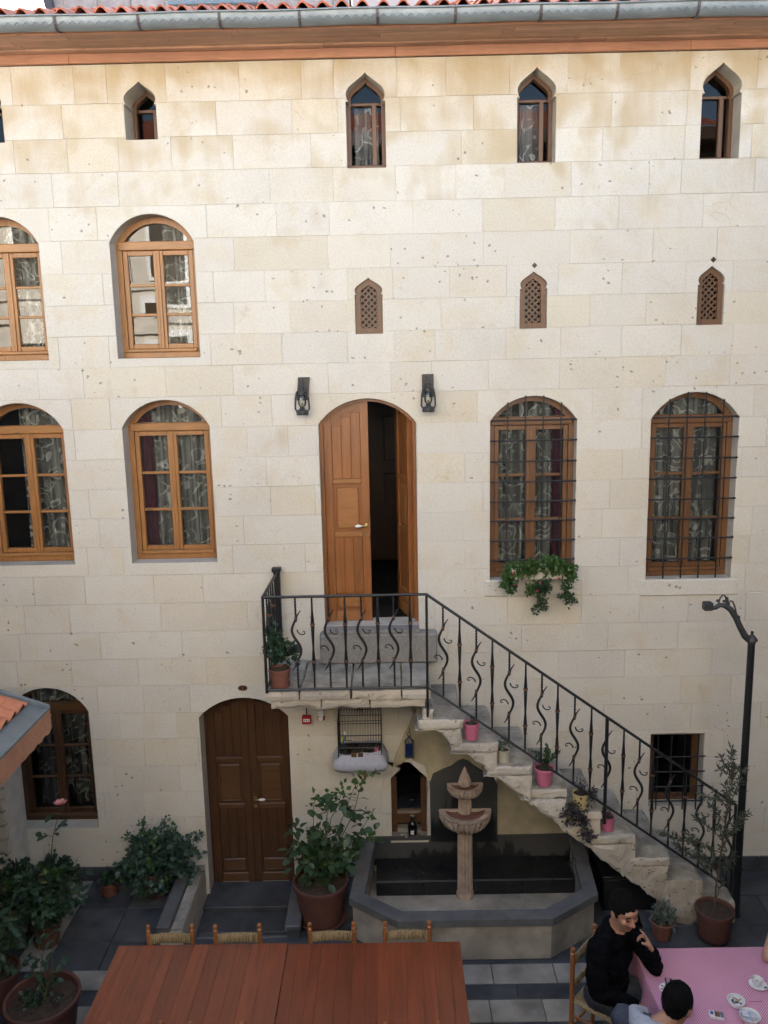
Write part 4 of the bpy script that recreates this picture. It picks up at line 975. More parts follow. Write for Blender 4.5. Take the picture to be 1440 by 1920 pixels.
def bowl(name, zr_, R, H, n, rim):
    b = MB(); a0, a1 = pi, 2*pi
    b.lathe([(.075, zr_-H), (R*.62, zr_-H*.80), (R*.88, zr_-H*.42), (R*.97, zr_-H*.12)], 96, (cx, cy, 0), a0, a1, flute=lambda r, z, a: r*(.80+.27*abs(sin(a*n*.62))**.8))
    b.lathe([(R*.97, zr_-H*.14), (R*1.03, zr_-H*.05), (R*1.03, zr_), (R*.80, zr_-.004)], 96, (cx, cy, 0), a0, a1, flute=lambda r, z, a: r+(.006*abs(sin(a*n*1.5)) if r > R*.9 else 0))
    b.add([(cx-R*1.03, cy+.012, zr_-H*.14), (cx+R*1.03, cy+.012, zr_-H*.14), (cx+R*1.03, cy+.012, zr_), (cx-R*1.03, cy+.012, zr_), (cx-R*1.03, cy-.002, zr_-H*.14), (cx+R*1.03, cy-.002, zr_-H*.14), (cx+R*1.03, cy-.002, zr_), (cx-R*1.03, cy-.002, zr_)], [(0, 1, 2, 3), (4, 7, 6, 5), (3, 2, 6, 7), (0, 4, 5, 1), (0, 3, 7, 4), (1, 5, 6, 2)])
    b.lathe([(.075, zr_-H), (R*.6, zr_-H*.85), (R*.93, zr_-H*.3)], 24, (cx, cy+.006, 0), 0, pi)if False else None
    o = b.build(name, M['fount'], fo, True, fix=False); m_ = 13 if R > .2 else 11
    for i_ in range(m_):        # gadroons under the rim and flutes on top of it
        a_ = pi+pi*(i_+.5)/m_; w_ = R*pi/m_*.46; g = MB(); g.tube([(cx+rr_*cos(a_), cy+rr_*sin(a_), zz_) for rr_, zz_ in ((.07, zr_-H*.98), (R*.52, zr_-H*.86), (R*.80, zr_-H*.60), (R*.93, zr_-H*.30), (R*.96, zr_-H*.14))], [w_*.35, w_*.65, w_*.9, w_, w_*.8], 8); g.build('gadroon', M['fount'], o, True)
    for i_ in range(m_*2-1):
        a_ = pi+pi*(i_+1)/(m_*2); g = MB(); g.tube([(cx+R*.80*cos(a_), cy+R*.80*sin(a_), zr_-.002), (cx+R*1.02*cos(a_), cy+R*1.02*sin(a_), zr_+.003)], [R*.018, R*.034], 6); g.build('rim_flute', M['fount'], o, True)
    q = MB(); q.lathe([(.0, zr_-.035), (R*.5, zr_-.03), (R*.80, zr_-.003)], 40, (cx, cy, 0), a0, a1); q.build('basin_hollow', M['fountred'], o, True, fix=False); return o
bowl('lower_bowl', .945, .232, .19, 13, 0); bowl('upper_bowl', 1.205, .158, .125, 11, 0)
b = MB(); b.lathe([(.065, .92), (.063, .96), (.060, 1.08), (.066, 1.10)], 60, (cx, cy, 0), flute=lambda r, z, a: r-.012*(1-abs(sin(a*5)))); b.build('upper_column', M['fount'], fo, True)
b = MB(); b.lathe([(.055, 1.19), (.062, 1.212), (.054, 1.245), (.040, 1.285), (.024, 1.325), (.010, 1.355), (0, 1.372)], 60, (cx, cy, 0), flute=lambda r, z, a: r*(1-.10*abs(sin(a*8)))); b.build('finial', M['fount'], fo, True)

# ================================================================== THINGS ON THE WALL
def lantern(px, py, tilt, label):
    cx, cz = P(px, py, -.1); root = empty('wall_lantern', (cx, -.1, cz), label, 'lantern', 'storm lanterns beside the upper door')
    b = MB(); n = 8
    for i in range(n):
        z0 = .165-.33*.62*i/n; z1 = .165-.33*.62*(i+1)/n; bow = lambda z: -.03-.02*((z)/.165)**2
        b.add([(cx-.052+tilt*(z0), -.1+.098+bow(z0)*0-.016, cz+z0), (cx+.052+tilt*z0, -.1+.098-.016, cz+z0), (cx+.052+tilt*z1, -.1+.098-.016, cz+z1), (cx-.052+tilt*z1, -.1+.098-.016, cz+z1)], [(0, 1, 2, 3)])
    o = b.build('back_plate', M['black'], root); o.modifiers.new('thickness', 'SOLIDIFY').thickness = .012
    b = MB(); b.lathe([(0, -.165), (.052, -.165), (.055, -.155), (.054, -.13), (.045, -.122), (.022, -.112), (.024, -.10), (.018, -.092)], 20, (cx, -.1, cz)); b.lathe([(.02, .01), (.033, .015), (.033, .04), (.022, .05), (.024, .075), (.012, .085), (.006, .09)], 16, (cx, -.1, cz))
    for s_ in (-1, 1): b.tube([(cx+s_*.046, -.1, cz-.135), (cx+s_*.062, -.1, cz-.11), (cx+s_*.058, -.1, cz-.02), (cx+s_*.046, -.1, cz+.035), (cx+s_*.022, -.1, cz+.052)], .0085, 8)
    b.tube([(cx+.03*cos(a), -.1, cz+.085+.05*sin(a)) for a in [pi*k/10 for k in range(11)]], .003, 6); b.tube([(cx, -.1, cz+.09), (cx, -.1, cz+.15), (cx, -.02, cz+.165)], .004, 6)
    b.build('lantern_frame', M['greyiron'], root, True)
    b = MB(); b.lathe([(.018, -.095), (.034, -.075), (.037, -.05), (.030, -.01), (.022, .012)], 18, (cx, -.1, cz)); b.build('glass_globe', M['clear'], root, True, fix=False)
    b = MB(); b.tube([(cx, -.1, cz-.1), (cx, -.1, cz-.06)], .009, 8); b.build('burner', M['brass'], root, True)
lantern(566, 743, .10, 'black storm lantern on a bowed back plate left of the upper door'); lantern(803, 737, .0, 'black storm lantern on a flat back plate right of the upper door')
# fire call point, siren
cx, cz = P(575, 1349, -.03); r_ = empty('fire_call_point', (cx, -.03, cz), 'red fire alarm call point on the wall under the landing', 'alarm button')
q = MB(); q.bbox(cx-.043, cx+.043, -.05, -.01, cz-.043, cz+.043, .006); q.build('case', M['red'], r_); q = MB(); q.bbox(cx-.030, cx+.030, -.0525, -.0495, cz-.016, cz+.014, .001); q.build('glass_plate', M['white'], r_)
q = MB(); q.lathe([(0, 0), (.006, 0), (.006, .001), (0, .001)], 12); vv = [(cx+x, -.0532-z, cz-.001+y) for x, y, z in q.v]; q.v = vv
for s_ in (-1, 1): q.prism([(cx+s_*.022, cz-.006), (cx+s_*.012, cz-.001), (cx+s_*.022, cz+.004)], -.0535, -.0526)
q.build('push_mark', M['black'], r_, fix=False); q = MB(); q.tube([(cx, -.02, cz+.043), (cx, -.02, cz+.11)], .006, 6); q.build('conduit', M['greyiron'], r_, True)
cx, cz = P(602, 1341, -.03); r_ = empty('alarm_siren', (cx, -.03, cz), 'small white alarm sounder with red base under the landing', 'siren')
q = MB(); q.bbox(cx-.034, cx+.034, -.045, -.01, cz-.05, cz-.005, .006); q.build('base', M['red'], r_); q = MB(); q.bbox(cx-.032, cx+.03, -.06, -.0105, cz-.004, cz+.052, .008); q.lathe([(0, -.07), (.026, -.066), (.03, -.046)], 16, (0, 0, 0)) if False else None; q.build('cover', M['white'], r_)
q = MB(); q.add([(cx-.002+.024*cos(a), -.058-.012*(1 if k2 else 0), cz-.018+.022*sin(a)) for k2 in (0, 1) for a in [2*pi*k/16 for k in range(16)]], [tuple(range(16, 32))]+[(k, (k+1) % 16, (k+1) % 16+16, k+16) for k in range(16)]); q.build('horn', M['white'], r_)
# blue glass lantern
cx, cz = P(767, 1395, -.06); r_ = empty('blue_lantern', (cx, -.06, cz), 'small hanging lantern with blue glass beside the bird cage', 'lantern')
b = MB()
for sx in (-1, 1):
    for sy in (-1, 1): b.bbox(cx+sx*.034-.004, cx+sx*.034+.004, -.06+sy*.034-.004, -.06+sy*.034+.004, cz-.115, cz+.02, .001)
b.bbox(cx-.042, cx+.042, -.102, -.018, cz-.125, cz-.113, .003); b.bbox(cx-.042, cx+.042, -.102, -.018, cz+.018, cz+.028, .003); b.lathe([(.045, .028), (.03, .05), (.014, .065), (.016, .075), (.006, .085)], 4, (cx, -.06, cz), pi/4, pi/4+2*pi)
b.tube([(cx+.018*cos(a), -.06, cz+.10+.018*sin(a)) for a in [2*pi*k/12 for k in range(13)]], .003, 6); b.tube([(cx, -.06, cz+.115), (cx+.012, -.05, cz+.14), (cx, -.01, cz+.145)], .004, 6); b.build('frame', M['greyiron'], r_, True)
M['blueglass'] = plain('blue_glass', (.012, .025, .10), .12, .3, 20, 0); b = MB(); b.box(cx-.031, cx+.031, -.091, -.029, cz-.112, cz+.017); b.build('blue_glass', M['blueglass'], r_)

# bird cage
x0, zt_ = P(634, 1336, -.16); x1, _ = P(714, 1334, -.16); zb_ = P(634, 1413, -.16)[1]
cage = empty('bird_cage', ((x0+x1)/2, -.16, zb_), 'black wire bird cage with pale cloth skirt hanging under the landing', 'bird cage')
ya, yb = -.29, -.03; b = MB(); n = 17
def wire(p, q_, r=.0016): b.tube([p, q_], r, 4, False)
for i in range(n):
    x = x0+(x1-x0)*i/(n-1); wire((x, ya, zb_+.05), (x, ya, zt_-.03)); wire((x, yb, zb_+.05), (x, yb, zt_)); wire((x, ya, zt_-.03), (x, ya+.06, zt_)); wire((x, ya+.06, zt_), (x, yb, zt_))
for i in range(11):
    y = ya+(yb-ya)*i/10
    for x in (x0, x1): wire((x, y, zb_+.05), (x, y, zt_-(.03*(1-min(1, (y-ya)/.06)))))
cw = b.build('cage_wires', M['black'], cage, True, fix=False)
b = MB()
for z in (zb_+.05, zb_+.12, zb_+.24, zt_-.03):
    for (p, q_) in (((x0, ya, z), (x1, ya, z)), ((x0, yb, z), (x1, yb, z)), ((x0, ya, z), (x0, yb, z)), ((x1, ya, z), (x1, yb, z))): b.tube([p, q_], .003, 6)
for x in (x0, x1):
    for y in (ya, yb): b.tube([(x, y, zb_), (x, y, zt_-(.03 if y == ya else 0))], .004, 6)
b.tube([(x0, ya+.06, zt_), (x1, ya+.06, zt_)], .003, 6); b.tube([((x0+x1)/2+.025*cos(a), -.15, zt_+.022*sin(a)) for a in [pi*k/8 for k in range(9)]], .003, 6); b.tube([((x0+x1)/2, -.15, zt_+.02), ((x0+x1)/2, -.005, zt_+.05)], .004, 6); b.build('cage_frame', M['black'], cage, True)
b = MB(); b.bbox(x0+.003, x1-.003, ya+.003, yb-.003, zb_, zb_+.045, .004); b.build('tray', M['black'], cage)
for dx in (.15, .21): q = MB(); xx = x0+dx-.03; q.bbox(xx, xx+.05, ya-.015, ya+.03, zb_+.03, zb_+.07, .004); q.build('feeder', M['olddoorl'], cage)
q = MB(); q.lathe([(0, 0), (.02, 0), (.024, .045), (.02, .045), (.017, .01), (0, .01)], 14, (x1-.045, ya+.04, zb_+.05)); q.build('feed_cup', M['pink'], cage, True)
b = MB(); nn = 72; rows_ = [(.0, .066, 1.0), (.012, .03, 1.0), (.045, .0, 1.06), (.062, -.04, 1.0), (.055, -.08, 1.1), (.03, -.115, 1.0), (-.02, -.125, 1.0), (-.08, -.128, 1.0)]; vs = []
hx, hy = (x1-x0)/2, (yb-ya)/2; mx, my = (x0+x1)/2, (ya+yb)/2
for (o_, dz, wv) in rows_:
    for k in range(nn):
        a = 2*pi*k/nn; ca, sa = cos(a), sin(a); s_ = 1/max(abs(ca), abs(sa))**.85; fold = 1+.012*sin(11*a+o_*40)+.010*sin(23*a+2)
        px_, py_ = ca*s_*(hx+o_*1.0)*fold, sa*s_*(hy+o_*.8)*fold; dzz = dz+(.014*(px_/hx) if dz > .02 else 0)+.006*sin(7*a)
        vs.append((mx+px_, min(-.012, my+py_), zb_+dzz))
b.add(vs, [(i*nn+k, i*nn+(k+1) % nn, (i+1)*nn+(k+1) % nn, (i+1)*nn+k) for i in range(len(rows_)-1) for k in range(nn)]); b.build('cloth_skirt', M['cloth'], cage, 'all', fix=False)
# budgerigar on its perch
bx, bz = P(645, 1383, -.2); by = -.2
q = MB(); q.tube([(x0+.004, by, bz-.03), (x0+.12, by, bz-.03)], .005, 6); q.build('perch', M['olddoorl'], cage, True)
bird = empty('budgerigar', (bx, by, bz-.025), 'yellow and blue budgerigar perched inside the wire cage', 'bird')
M['birdy'] = plain('yellow_feathers', (.55, .50, .06), .8, .2, 60, .4, .002); M['birdb'] = plain('blue_feathers', (.06, .20, .36), .8, .2, 60, .4, .002); M['birdw'] = plain('white_feathers', (.7, .7, .66), .8, .1, 60, .3, .002)
b = MB(); b.tube([(bx-.022, by+.01, bz-.085), (bx-.016, by+.006, bz-.05), (bx-.006, by, bz-.022), (bx, by, bz+.008), (bx+.004, by, bz+.03), (bx+.006, by, bz+.046), (bx+.008, by-.001, bz+.058)], [.003, .008, .019, .021, .017, .0165, .006], 12); b.build('body', M['birdb'], bird, True)
b = MB(); b.ball((bx+.007, by-.001, bz+.043), (.018, .018, .019), 12, 9); b.build('head', M['birdw'], bird, True)
for s_ in (-1, 1): b = MB(); b.tube([(bx-.004, by+s_*.016, bz+.024), (bx-.012, by+s_*.019, bz-.005), (bx-.026, by+s_*.012, bz-.045)], [.010, .012, .003], 8); b.build('wing', M['birdy'], bird, True)
b = MB(); b.tube([(bx+.024, by-.002, bz+.044), (bx+.030, by-.002, bz+.038), (bx+.029, by-.002, bz+.031)], [.005, .004, .001], 6); b.build('beak', M['yellow'], bird, True)
b = MB(); b.tube([(bx+.002, by-.008, bz-.01), (bx+.003, by-.008, bz-.027)], .003, 6); b.tube([(bx+.002, by+.008, bz-.01), (bx+.003, by+.008, bz-.027)], .003, 6); b.build('foot', M['pink'], bird, True)
# bottles in the niche
o = OPS['NI']; q = empty('dark_bottle', (o.c+.03, .03, o.s+.005), 'dark bottle with a white paper label standing in the pointed niche', 'bottle')
b = MB(); b.lathe([(0, .004), (.042, .004), (.045, .02), (.045, .12), (.035, .15), (.018, .17), (.018, .20), (.026, .205), (.026, .225), (0, .225)], 20, (o.c+.03, .03, o.s)); M['dglass'] = plain('dark_glass', (.012, .012, .012), .12, .3, 10, 0); b.build('glass_body', M['dglass'], q, True)
b = MB(); b.lathe([(.0458, .05), (.0458, .09)], 8, (o.c+.03, .03, o.s), pi*1.36, pi*1.58); b.build('paper_label', M['white'], q, fix=False)
for i, (dx, c_) in enumerate(((.085, 'pot2'), (-.05, 'cream'))):
    b = MB(); rr = random.Random(i)
    for k in range(5): b.ball((o.c+dx+rr.uniform(-.03, .03), .0+rr.uniform(-.02, .03), o.s+.013+.004*k), (rr.uniform(.01, .02), .012, .011), 7, 5)
    tag(b.build('shell_heap', M[c_], None, True), ('orange shells heaped beside the dark bottle in the niche', 'pale pebbles heaped in the corner of the pointed niche')[i], 'ornament')
# ================================================================== LAMP POST
lx, ly = G(1378, 1716); lt = P(1408, 1185, ly)[1]
lp = empty('lamp_post', (lx, ly, 0), 'black iron lamp post with curled arm beside the foot of the stairs', 'lamp post')
b = MB(); b.lathe([(.045, .004), (.045, .02), (.034, .03), (.033, .5), (.030, lt-.1)], 14, (lx, ly, 0)); b.build('pole', M['iron'], lp, True)
b = MB(); b.lathe([(.034, lt-.1), (.036, lt-.085), (.05, lt-.075), (.047, lt-.06), (.022, lt-.03), (.010, lt-.022), (.014, lt-.01), (.012, lt+.004), (0, lt+.01)], 14, (lx, ly, 0)); b.build('cap', M['greyiron'], lp, True)
def on(px, py): x, z = P(px, py, ly); return (x, ly-.005, z)
# arm traced as a curve in the plane of the post
arm = [(1404, 1199), (1396, 1192), (1387, 1175), (1379, 1157), (1369, 1142), (1358, 1135), (1349, 1134), (1341, 1139), (1333, 1140), (1325, 1139)]
arm = [(1320+(x-1320)*1.0, y) for x, y in arm]
b = MB(); b.tube([on(x, y) for x, y in arm], [.030, .030, .027, .026, .025, .022, .02, .019, .019, .018], 10); ar = b.build('arm', M['greyiron'], lp, True)
b = MB(); c_ = on(1327, 1136); b.bbox(c_[0]-.04, c_[0]+.036, ly-.04, ly+.03, c_[2]-.036, c_[2]+.036, .008); b.build('lamp_head', M['greyiron'], lp)
b = MB(); b.tube([on(x, y) for x, y in ((1347, 1130), (1350, 1121), (1355, 1115), (1359, 1117), (1362, 1124), (1366, 1133))], .007, 6); b.tube([on(x, y) for x, y in ((1366, 1132), (1369, 1126), (1373, 1127), (1377, 1136), (1380, 1150), (1384, 1158))], .007, 6)
b.tube([on(x, y) for x, y in ((1362, 1120), (1363, 1128), (1366, 1134))], .015, 6); b.ball(on(1345, 1126), .013); b.ball(on(1357, 1127), .013); b.ball(on(1384, 1157), .016); b.build('scrollwork', M['greyiron'], lp, True)
# ================================================================== REST OF THE COURT
# the house across the court, behind the camera: sunlit above, it throws light back and shows in the panes
opp = empty('opposite_house', (0, -9.2, 0), 'sunlit stone house across the court with red tiled roof, seen in the window panes', 'house')
M['oppwall'] = plain('sunlit_render', (.60, .55, .47), .9, .15, 3, .3, .01); M['greywall'] = plain('court_wall_stone', (.17, .16, .15), .95, .3, 4, .6, .02)
def coursed(name, c1, c2, mortar):
    m, t, b = nodes(name); ge = N(t, 'ShaderNodeNewGeometry'); sp = N(t, 'ShaderNodeSeparateXYZ'); L(t, ge.outputs['Position'], sp.inputs[0]); cb = N(t, 'ShaderNodeCombineXYZ'); L(t, math_(t, 'ADD', sp.outputs[0], sp.outputs[1]), cb.inputs[0]); L(t, sp.outputs[2], cb.inputs[1])
    br = N(t, 'ShaderNodeTexBrick', i_Scale=1.0); br.inputs['Brick Width'].default_value = .55; br.inputs['Row Height'].default_value = .27; br.inputs['Mortar Size'].default_value = .008; br.inputs['Color1'].default_value = (*c1, 1); br.inputs['Color2'].default_value = (*c2, 1); br.inputs['Mortar'].default_value = (*mortar, 1); L(t, cb.outputs[0], br.inputs[0])
    c = mix(t, 1.0, br.outputs[0], ramp(t, noise(t, coord(t), 4, 5), [(.3, (.7,)*3), (.7, (1.2,)*3)]), 'MULTIPLY'); L(t, c, b.inputs['Base Color']); b.inputs['Roughness'].default_value = .92; bump(t, b, noise(t, coord(t), 14, 4), .4, .01); return m
M['greywall'] = coursed('court_wall_courses', (.20, .188, .17), (.15, .14, .128), (.10, .095, .09))
oy = -9.2
q = MB(); q.box(-9.5, 6.5, oy-.4, oy, 0, 9.2); q.build('wall', M['oppwall'], opp)
q = MB(); q.add([(-6.6, oy+.8, 9.22), (6.6, oy+.8, 9.22), (6.6, oy-4.5, 11.0), (-6.6, oy-4.5, 11.0)], [(0, 1, 2, 3)]); q.build('roof', M['tile'], opp, fix=False)
q = MB(); q.box(-6.6, 6.6, oy+.002, oy+.79, 9.0, 9.2); q.build('eave', M['olddoor'], opp)
for i, x in enumerate((-4.4, -2.2, 0, 2.2, 4.4)):
    q = MB(); q.box(x-.5, x+.5, oy+.002, oy+.05, 4.2, 6.0); q.box(x-.42, x-.02, oy+.051, oy+.06, 4.3, 5.9); q.box(x+.02, x+.42, oy+.051, oy+.06, 4.3, 5.9); wn = q.build('window', M['white'], opp)
    q = MB(); q.box(x-.4, x-.04, oy+.0605, oy+.064, 4.34, 5.86); q.box(x+.04, x+.4, oy+.0605, oy+.064, 4.34, 5.86); q.build('pane', M['dglass'], wn)
for i, x in enumerate((-8.2, -7.0, -5.45, -4.3, -3.0, -1.2, 1.2, 3.2)):
    q = MB(); q.box(x-.4, x+.4, oy+.002, oy+.05, 6.45, 7.95); wn = q.build('window', M['white'], opp); q = MB(); q.box(x-.33, x+.33, oy+.051, oy+.056, 6.52, 7.88); q.build('pane', M['dglass'], wn)
q = MB(); q.box(-9.5, 6.5, oy+.002, oy+.09, 6.12, 6.3); q.build('string_course', M['oppwall'], opp)
# unseen low wing and terrace, added to keep light off the lower facade
tw = empty('shading_wing', (0, -7.5, 0), 'unseen low stone wing with roof terrace below the viewer, added to shade the lower court', 'building')
q = MB(); q.box(-6.4, 6.4, oy+.01, -4.9, 0, 2.3); q.build('wall', M['greywall'], tw)
q = MB(); q.bbox(-6.4, 6.4, oy+.01, -4.75, 2.302, 2.4, .02); q.build('coping', M['greywall'], tw)
q = MB(); q.box(-3.7, 6.4, -7.28, -7.18, 2.402, 4.38); q.build('shading_parapet', M['greywall'], tw); q = MB(); q.bbox(-3.7, 6.4, -7.3, -7.14, 4.382, 4.44, .01); q.build('shading_parapet_coping', M['basalt_light'], tw)  # unseen parapet, added to block bounced light from the lower facade
for x in (-4.5, -1.5, 1.5, 4.5): q = MB(); q.box(x-1.2, x+1.2, -4.94, -4.88, .1, 2.1); q.build('dark_opening', M['room'], tw)  # dark panels for shaded openings, so the wing returns little light
# unseen side walls of the court, placed and sized for the facade light
for (x0, x1, nm) in ((-5.1, -4.75, 'left'), (4.15, 4.5, 'right')):
    q = MB(); q.box(x0, x1, oy, -.02, 0, 5.2 if nm == 'left' else 7.0); tag(q.build('unseen_court_wall', M['greywall']), 'unseen rough stone side wall of the court beyond the %s, placed to shape the light' % ('porch roof' if nm == 'left' else 'pink table'), 'wall')
q = MB(); q.box(-4.5, -4.03, -4.4, -.02, 0, 4.6); tag(q.build('unseen_court_wall', M['greywall']), 'unseen stone wall behind the porch roof, added to darken the lower left facade', 'wall')  # added just outside the view to shade the lower left of the facade
# grey block building beyond the roof
blk = empty('block_building', (0, 5.6, 8), 'unrendered grey concrete block building rising beyond the tiled roof', 'building')
yb_ = 9.2; xl = P(86, 10, yb_)[0]; zz0 = P(400, 60, yb_)[1]; bw, bh = .62, .30
q = MB(); q.box(xl, xl+5.6, yb_+.02, yb_+3, 6, 12.3); q.build('wall', M['mortar'], blk)
rr = random.Random(5); zrow = P(400, 24, yb_)[1]
for r in range(4):
    x = xl+.02-(.3 if r % 2 else 0); 
    while x < xl+5.5:
        q = MB(); q.bbox(max(xl+.02, x)+.008, min(xl+5.58, x+bw)-.008, yb_-.01+rr.uniform(-.01, .01), yb_+.1, zrow+r*bh-.3+.008, zrow+(r+1)*bh-.3-.008, .01); q.build('block', M['block'], blk, fix=False); x += bw
q = MB(); q.bbox(xl-.12, xl+.05, yb_-.35, yb_+3, zrow-.1, zrow+.1, .02); q.X = None
q = MB(); a, c_ = P(92, 24, yb_-.2), P(76, -40, yb_-.2); q.prism([(a[0]-.02, a[1]), (a[0]+.12, a[1]), (c_[0]+.12, c_[1]), (c_[0]-.05, c_[1])], yb_-.3, yb_-.15); q.build('barge_board', M['strap'], blk)
a, c_ = P(318, 10, yb_-.5), P(484, 7, yb_-.5); q = MB(); q.bbox(a[0], c_[0], yb_-.6, yb_-.3, a[1]-.03, a[1]+.035, .01); q.build('metal_ledge', M['zinc'], blk)
rb = empty('rendered_building', (3, 10, 8), 'pale pinkish rendered building beyond the roof at its right end', 'building'); q = MB(); x0 = xl+5.65; q.box(x0, x0+9, yb_+.3, yb_+4, 6, 12.6); q.build('wall', M['white_wall'], rb)

# ---- porch roof on the left side of the court
po = empty('porch_roof', (-3.6, -1.5, 2.2), 'tiled porch roof with zinc edge and scalloped wooden fascia', 'roof')
xe, ye = -2.93, -.87; ang = radians(20)
X = Matrix.Translation((xe, 0, 2.2)) @ Matrix.Rotation(ang, 4, 'Y')
q = MB(); q.X = X; q.box(-2.6, -.02, -4.5, ye-.01, -.06, -.02); q.build('roof_deck', M['olddoor'], po)
q = MB(); q.X = X; q.bbox(-.17, .015, -4.5, ye, -.018, -.004, .003); q.bbox(.0, .016, -4.5, ye, -.004, .022, .003); q.bbox(-2.6, -.0, ye-.03, ye+.012, -.004, .03, .003); q.build('zinc_edge', M['zinc'], po)
M['tile2'] = plain('orange_tile', (.50, .19, .10), .7, .2, 9, .3, .004, rnd=.12)
tm2 = tm.copy(); tm2.materials.clear(); tm2.materials.append(M['tile2'])
for r in range(7):
    for c_ in range(22):
        p = X @ Vector((-.16-r*TL, ye-.14-c_*TW, .012+.004*r)); e = (Matrix.Rotation(ang, 3, 'Y') @ Matrix.Rotation(pi/2, 3, 'Z')).to_euler(); inst('tile', tm2, po, p, e, (1, 1.0, .9))
q = MB(); n = 46; pts = [(ye, 2.185)]; L0 = 3.4
bot = []
for i in range(n+1): y = ye-L0*i/n; bot.append((y, 2.02-.028*abs(sin(i/n*L0*pi/.14))))
vs = [(xe+.012, ye, 2.185)]+[(xe+.012, y, z) for y, z in bot]+[(xe+.012, ye-L0, 2.185)]; k = len(vs); vs += [(x-.02, y, z) for x, y, z in vs]
q.add(vs, [tuple(range(k)), tuple(range(2*k-1, k-1, -1))]+[(i, (i+1) % k, (i+1) % k+k, i+k) for i in range(k)]); q.build('scalloped_fascia', M['eavet'], po)
q = MB(); q.bbox(-3.02, -2.92, -3.6, -3.5, 0.004, 2.1, .006); q.build('post', M['olddoor'], po)
# rubble pier under the porch
rp = empty('rubble_pier', (-3.85, -.3, 0), 'rough rubble stone pier beside the ground floor window', 'pier'); rr = random.Random(3)
q = MB(); q.bbox(-4.4, -3.62, -.42, -.02, 0, 2.0, .02); q.build('core', M['mortar'], rp); z = .02
while z < 1.95:
    h = rr.uniform(.09, .15); x = -4.4
    while x < -3.64:
        l_ = min(rr.uniform(.12, .26), -3.605-x); rough(x+.006, x+l_-.006, -.47, -.40, z+.005, z+h-.005, rr.random()*50, .014, (4, 2, 3)).build('rubble_stone', M['worn'], rp); x += l_
    z += h
# ================================================================== PLANTS
def leaf_mesh(name, mat, L_=1.0, W_=.5, bend=.25, fold=.12, shape='oval'):
    """one leaf along +x, unit length, folded on its midrib"""
    n = 5; vs = []; fs = []
    for i in range(n+1):
        u = i/n; w_ = W_*.5*(sin(pi*min(1, u*1.0))**.7 if shape == 'oval' else (sin(pi*u)**.5 if shape == 'round' else sin(pi*u)**1.0)); z = -bend*u*u
        if i in (0, n): vs.append((u*L_, 0, z)); continue
        vs += [(u*L_, -w_, z+fold*w_), (u*L_, 0, z), (u*L_, w_, z+fold*w_)]
    idx = lambda i, k: 0 if i == 0 else (len(vs)-1 if i == n else 1+(i-1)*3+k)
    for i in range(n):
        for k in (0, 1):
            q = [idx(i, k), idx(i+1, k), idx(i+1, k+1), idx(i, k+1)]; r = []
            for a in q:
                if a not in r: r.append(a)
            fs.append(tuple(r))
    b = MB(); b.add(vs, fs); return b.mesh(name, mat, smooth='all', fix=False)
def simple_leaf(b, p, d, up, l, w_, bend=.25):
    d = d.normalized(); s_ = d.cross(up)
    if s_.length < 1e-4: s_ = d.orthogonal()
    s_.normalize(); n_ = s_.cross(d); m_ = p+d*l*.5+n_*(-bend*l*.15); t_ = p+d*l-n_*bend*l*.5
    b.add([p, m_+s_*w_*.5+n_*w_*.12, t_, m_-s_*w_*.5+n_*w_*.12, m_], [(0, 1, 4), (1, 2, 4), (2, 3, 4), (3, 0, 4)])
def pot_mesh(root, x, y, z, R, H, mat, taper=.72, rim=.12, saucer=0, soil=True, n=32, ribs=0, name='pot'):
    t = R*.07+.004; b = MB(); rb = R*taper; rh = H*rim
    prof = [(0, 0), (rb*.97, 0), (rb, H*.03)]
    for k in range(1, 5): u = k/5; prof.append((rb+(R*.93-rb)*u, H*.03+(H*.97-rh)*u))
    prof += [(R*.93, H-rh-.001), (R, H-rh+.004), (R*1.01, H-rh*.5), (R, H-.003), (R-t*.5, H), (R-t, H-.006), (R-t*1.3, H*.86)]
    b.lathe(prof, n, (x, y, z)); o = b.build(name, mat, root, True)
    if soil:
        b = MB(); b.lathe([(R-t*1.2, H*.875), (R*.5, H*.89), (0, H*.9)], 20, (x, y, z), flute=lambda r, zz, a: r); b.build('soil', M['soil'], root, True, fix=False)
    if saucer:
        b = MB(); s_ = saucer; b.lathe([(0, -.001), (s_*.9, -.001), (s_, .025), (s_*1.02, .032), (s_*.96, .03), (s_*.88, .008), (0, .006)], n, (x, y, z)); b.build('saucer', mat, root, True)
    return o
def V(*a): return Vector(a)
def rnd_dir(r, zmin=-1.0):
    while True:
        v = Vector((r.uniform(-1, 1), r.uniform(-1, 1), r.uniform(-1, 1)))
        if .05 < v.length < 1 and v.z/v.length >= zmin: return v.normalized()
def stems_between(b, pts, r0, r1, n=6):
    k = len(pts); b.tube(pts, [r0+(r1-r0)*i/(k-1) for i in range(k)], n)
def curve(p, q, sag, k=7, jit=0.0, r=None):
    p, q = Vector(p), Vector(q); out = []
    for i in range(k+1):
        u = i/k; v = p.lerp(q, u)+Vector(sag)*sin(pi*u)
        if r and 0 < i < k: v += Vector((r.uniform(-jit, jit), r.uniform(-jit, jit), r.uniform(-jit, jit)))
        out.append(v)
    return out
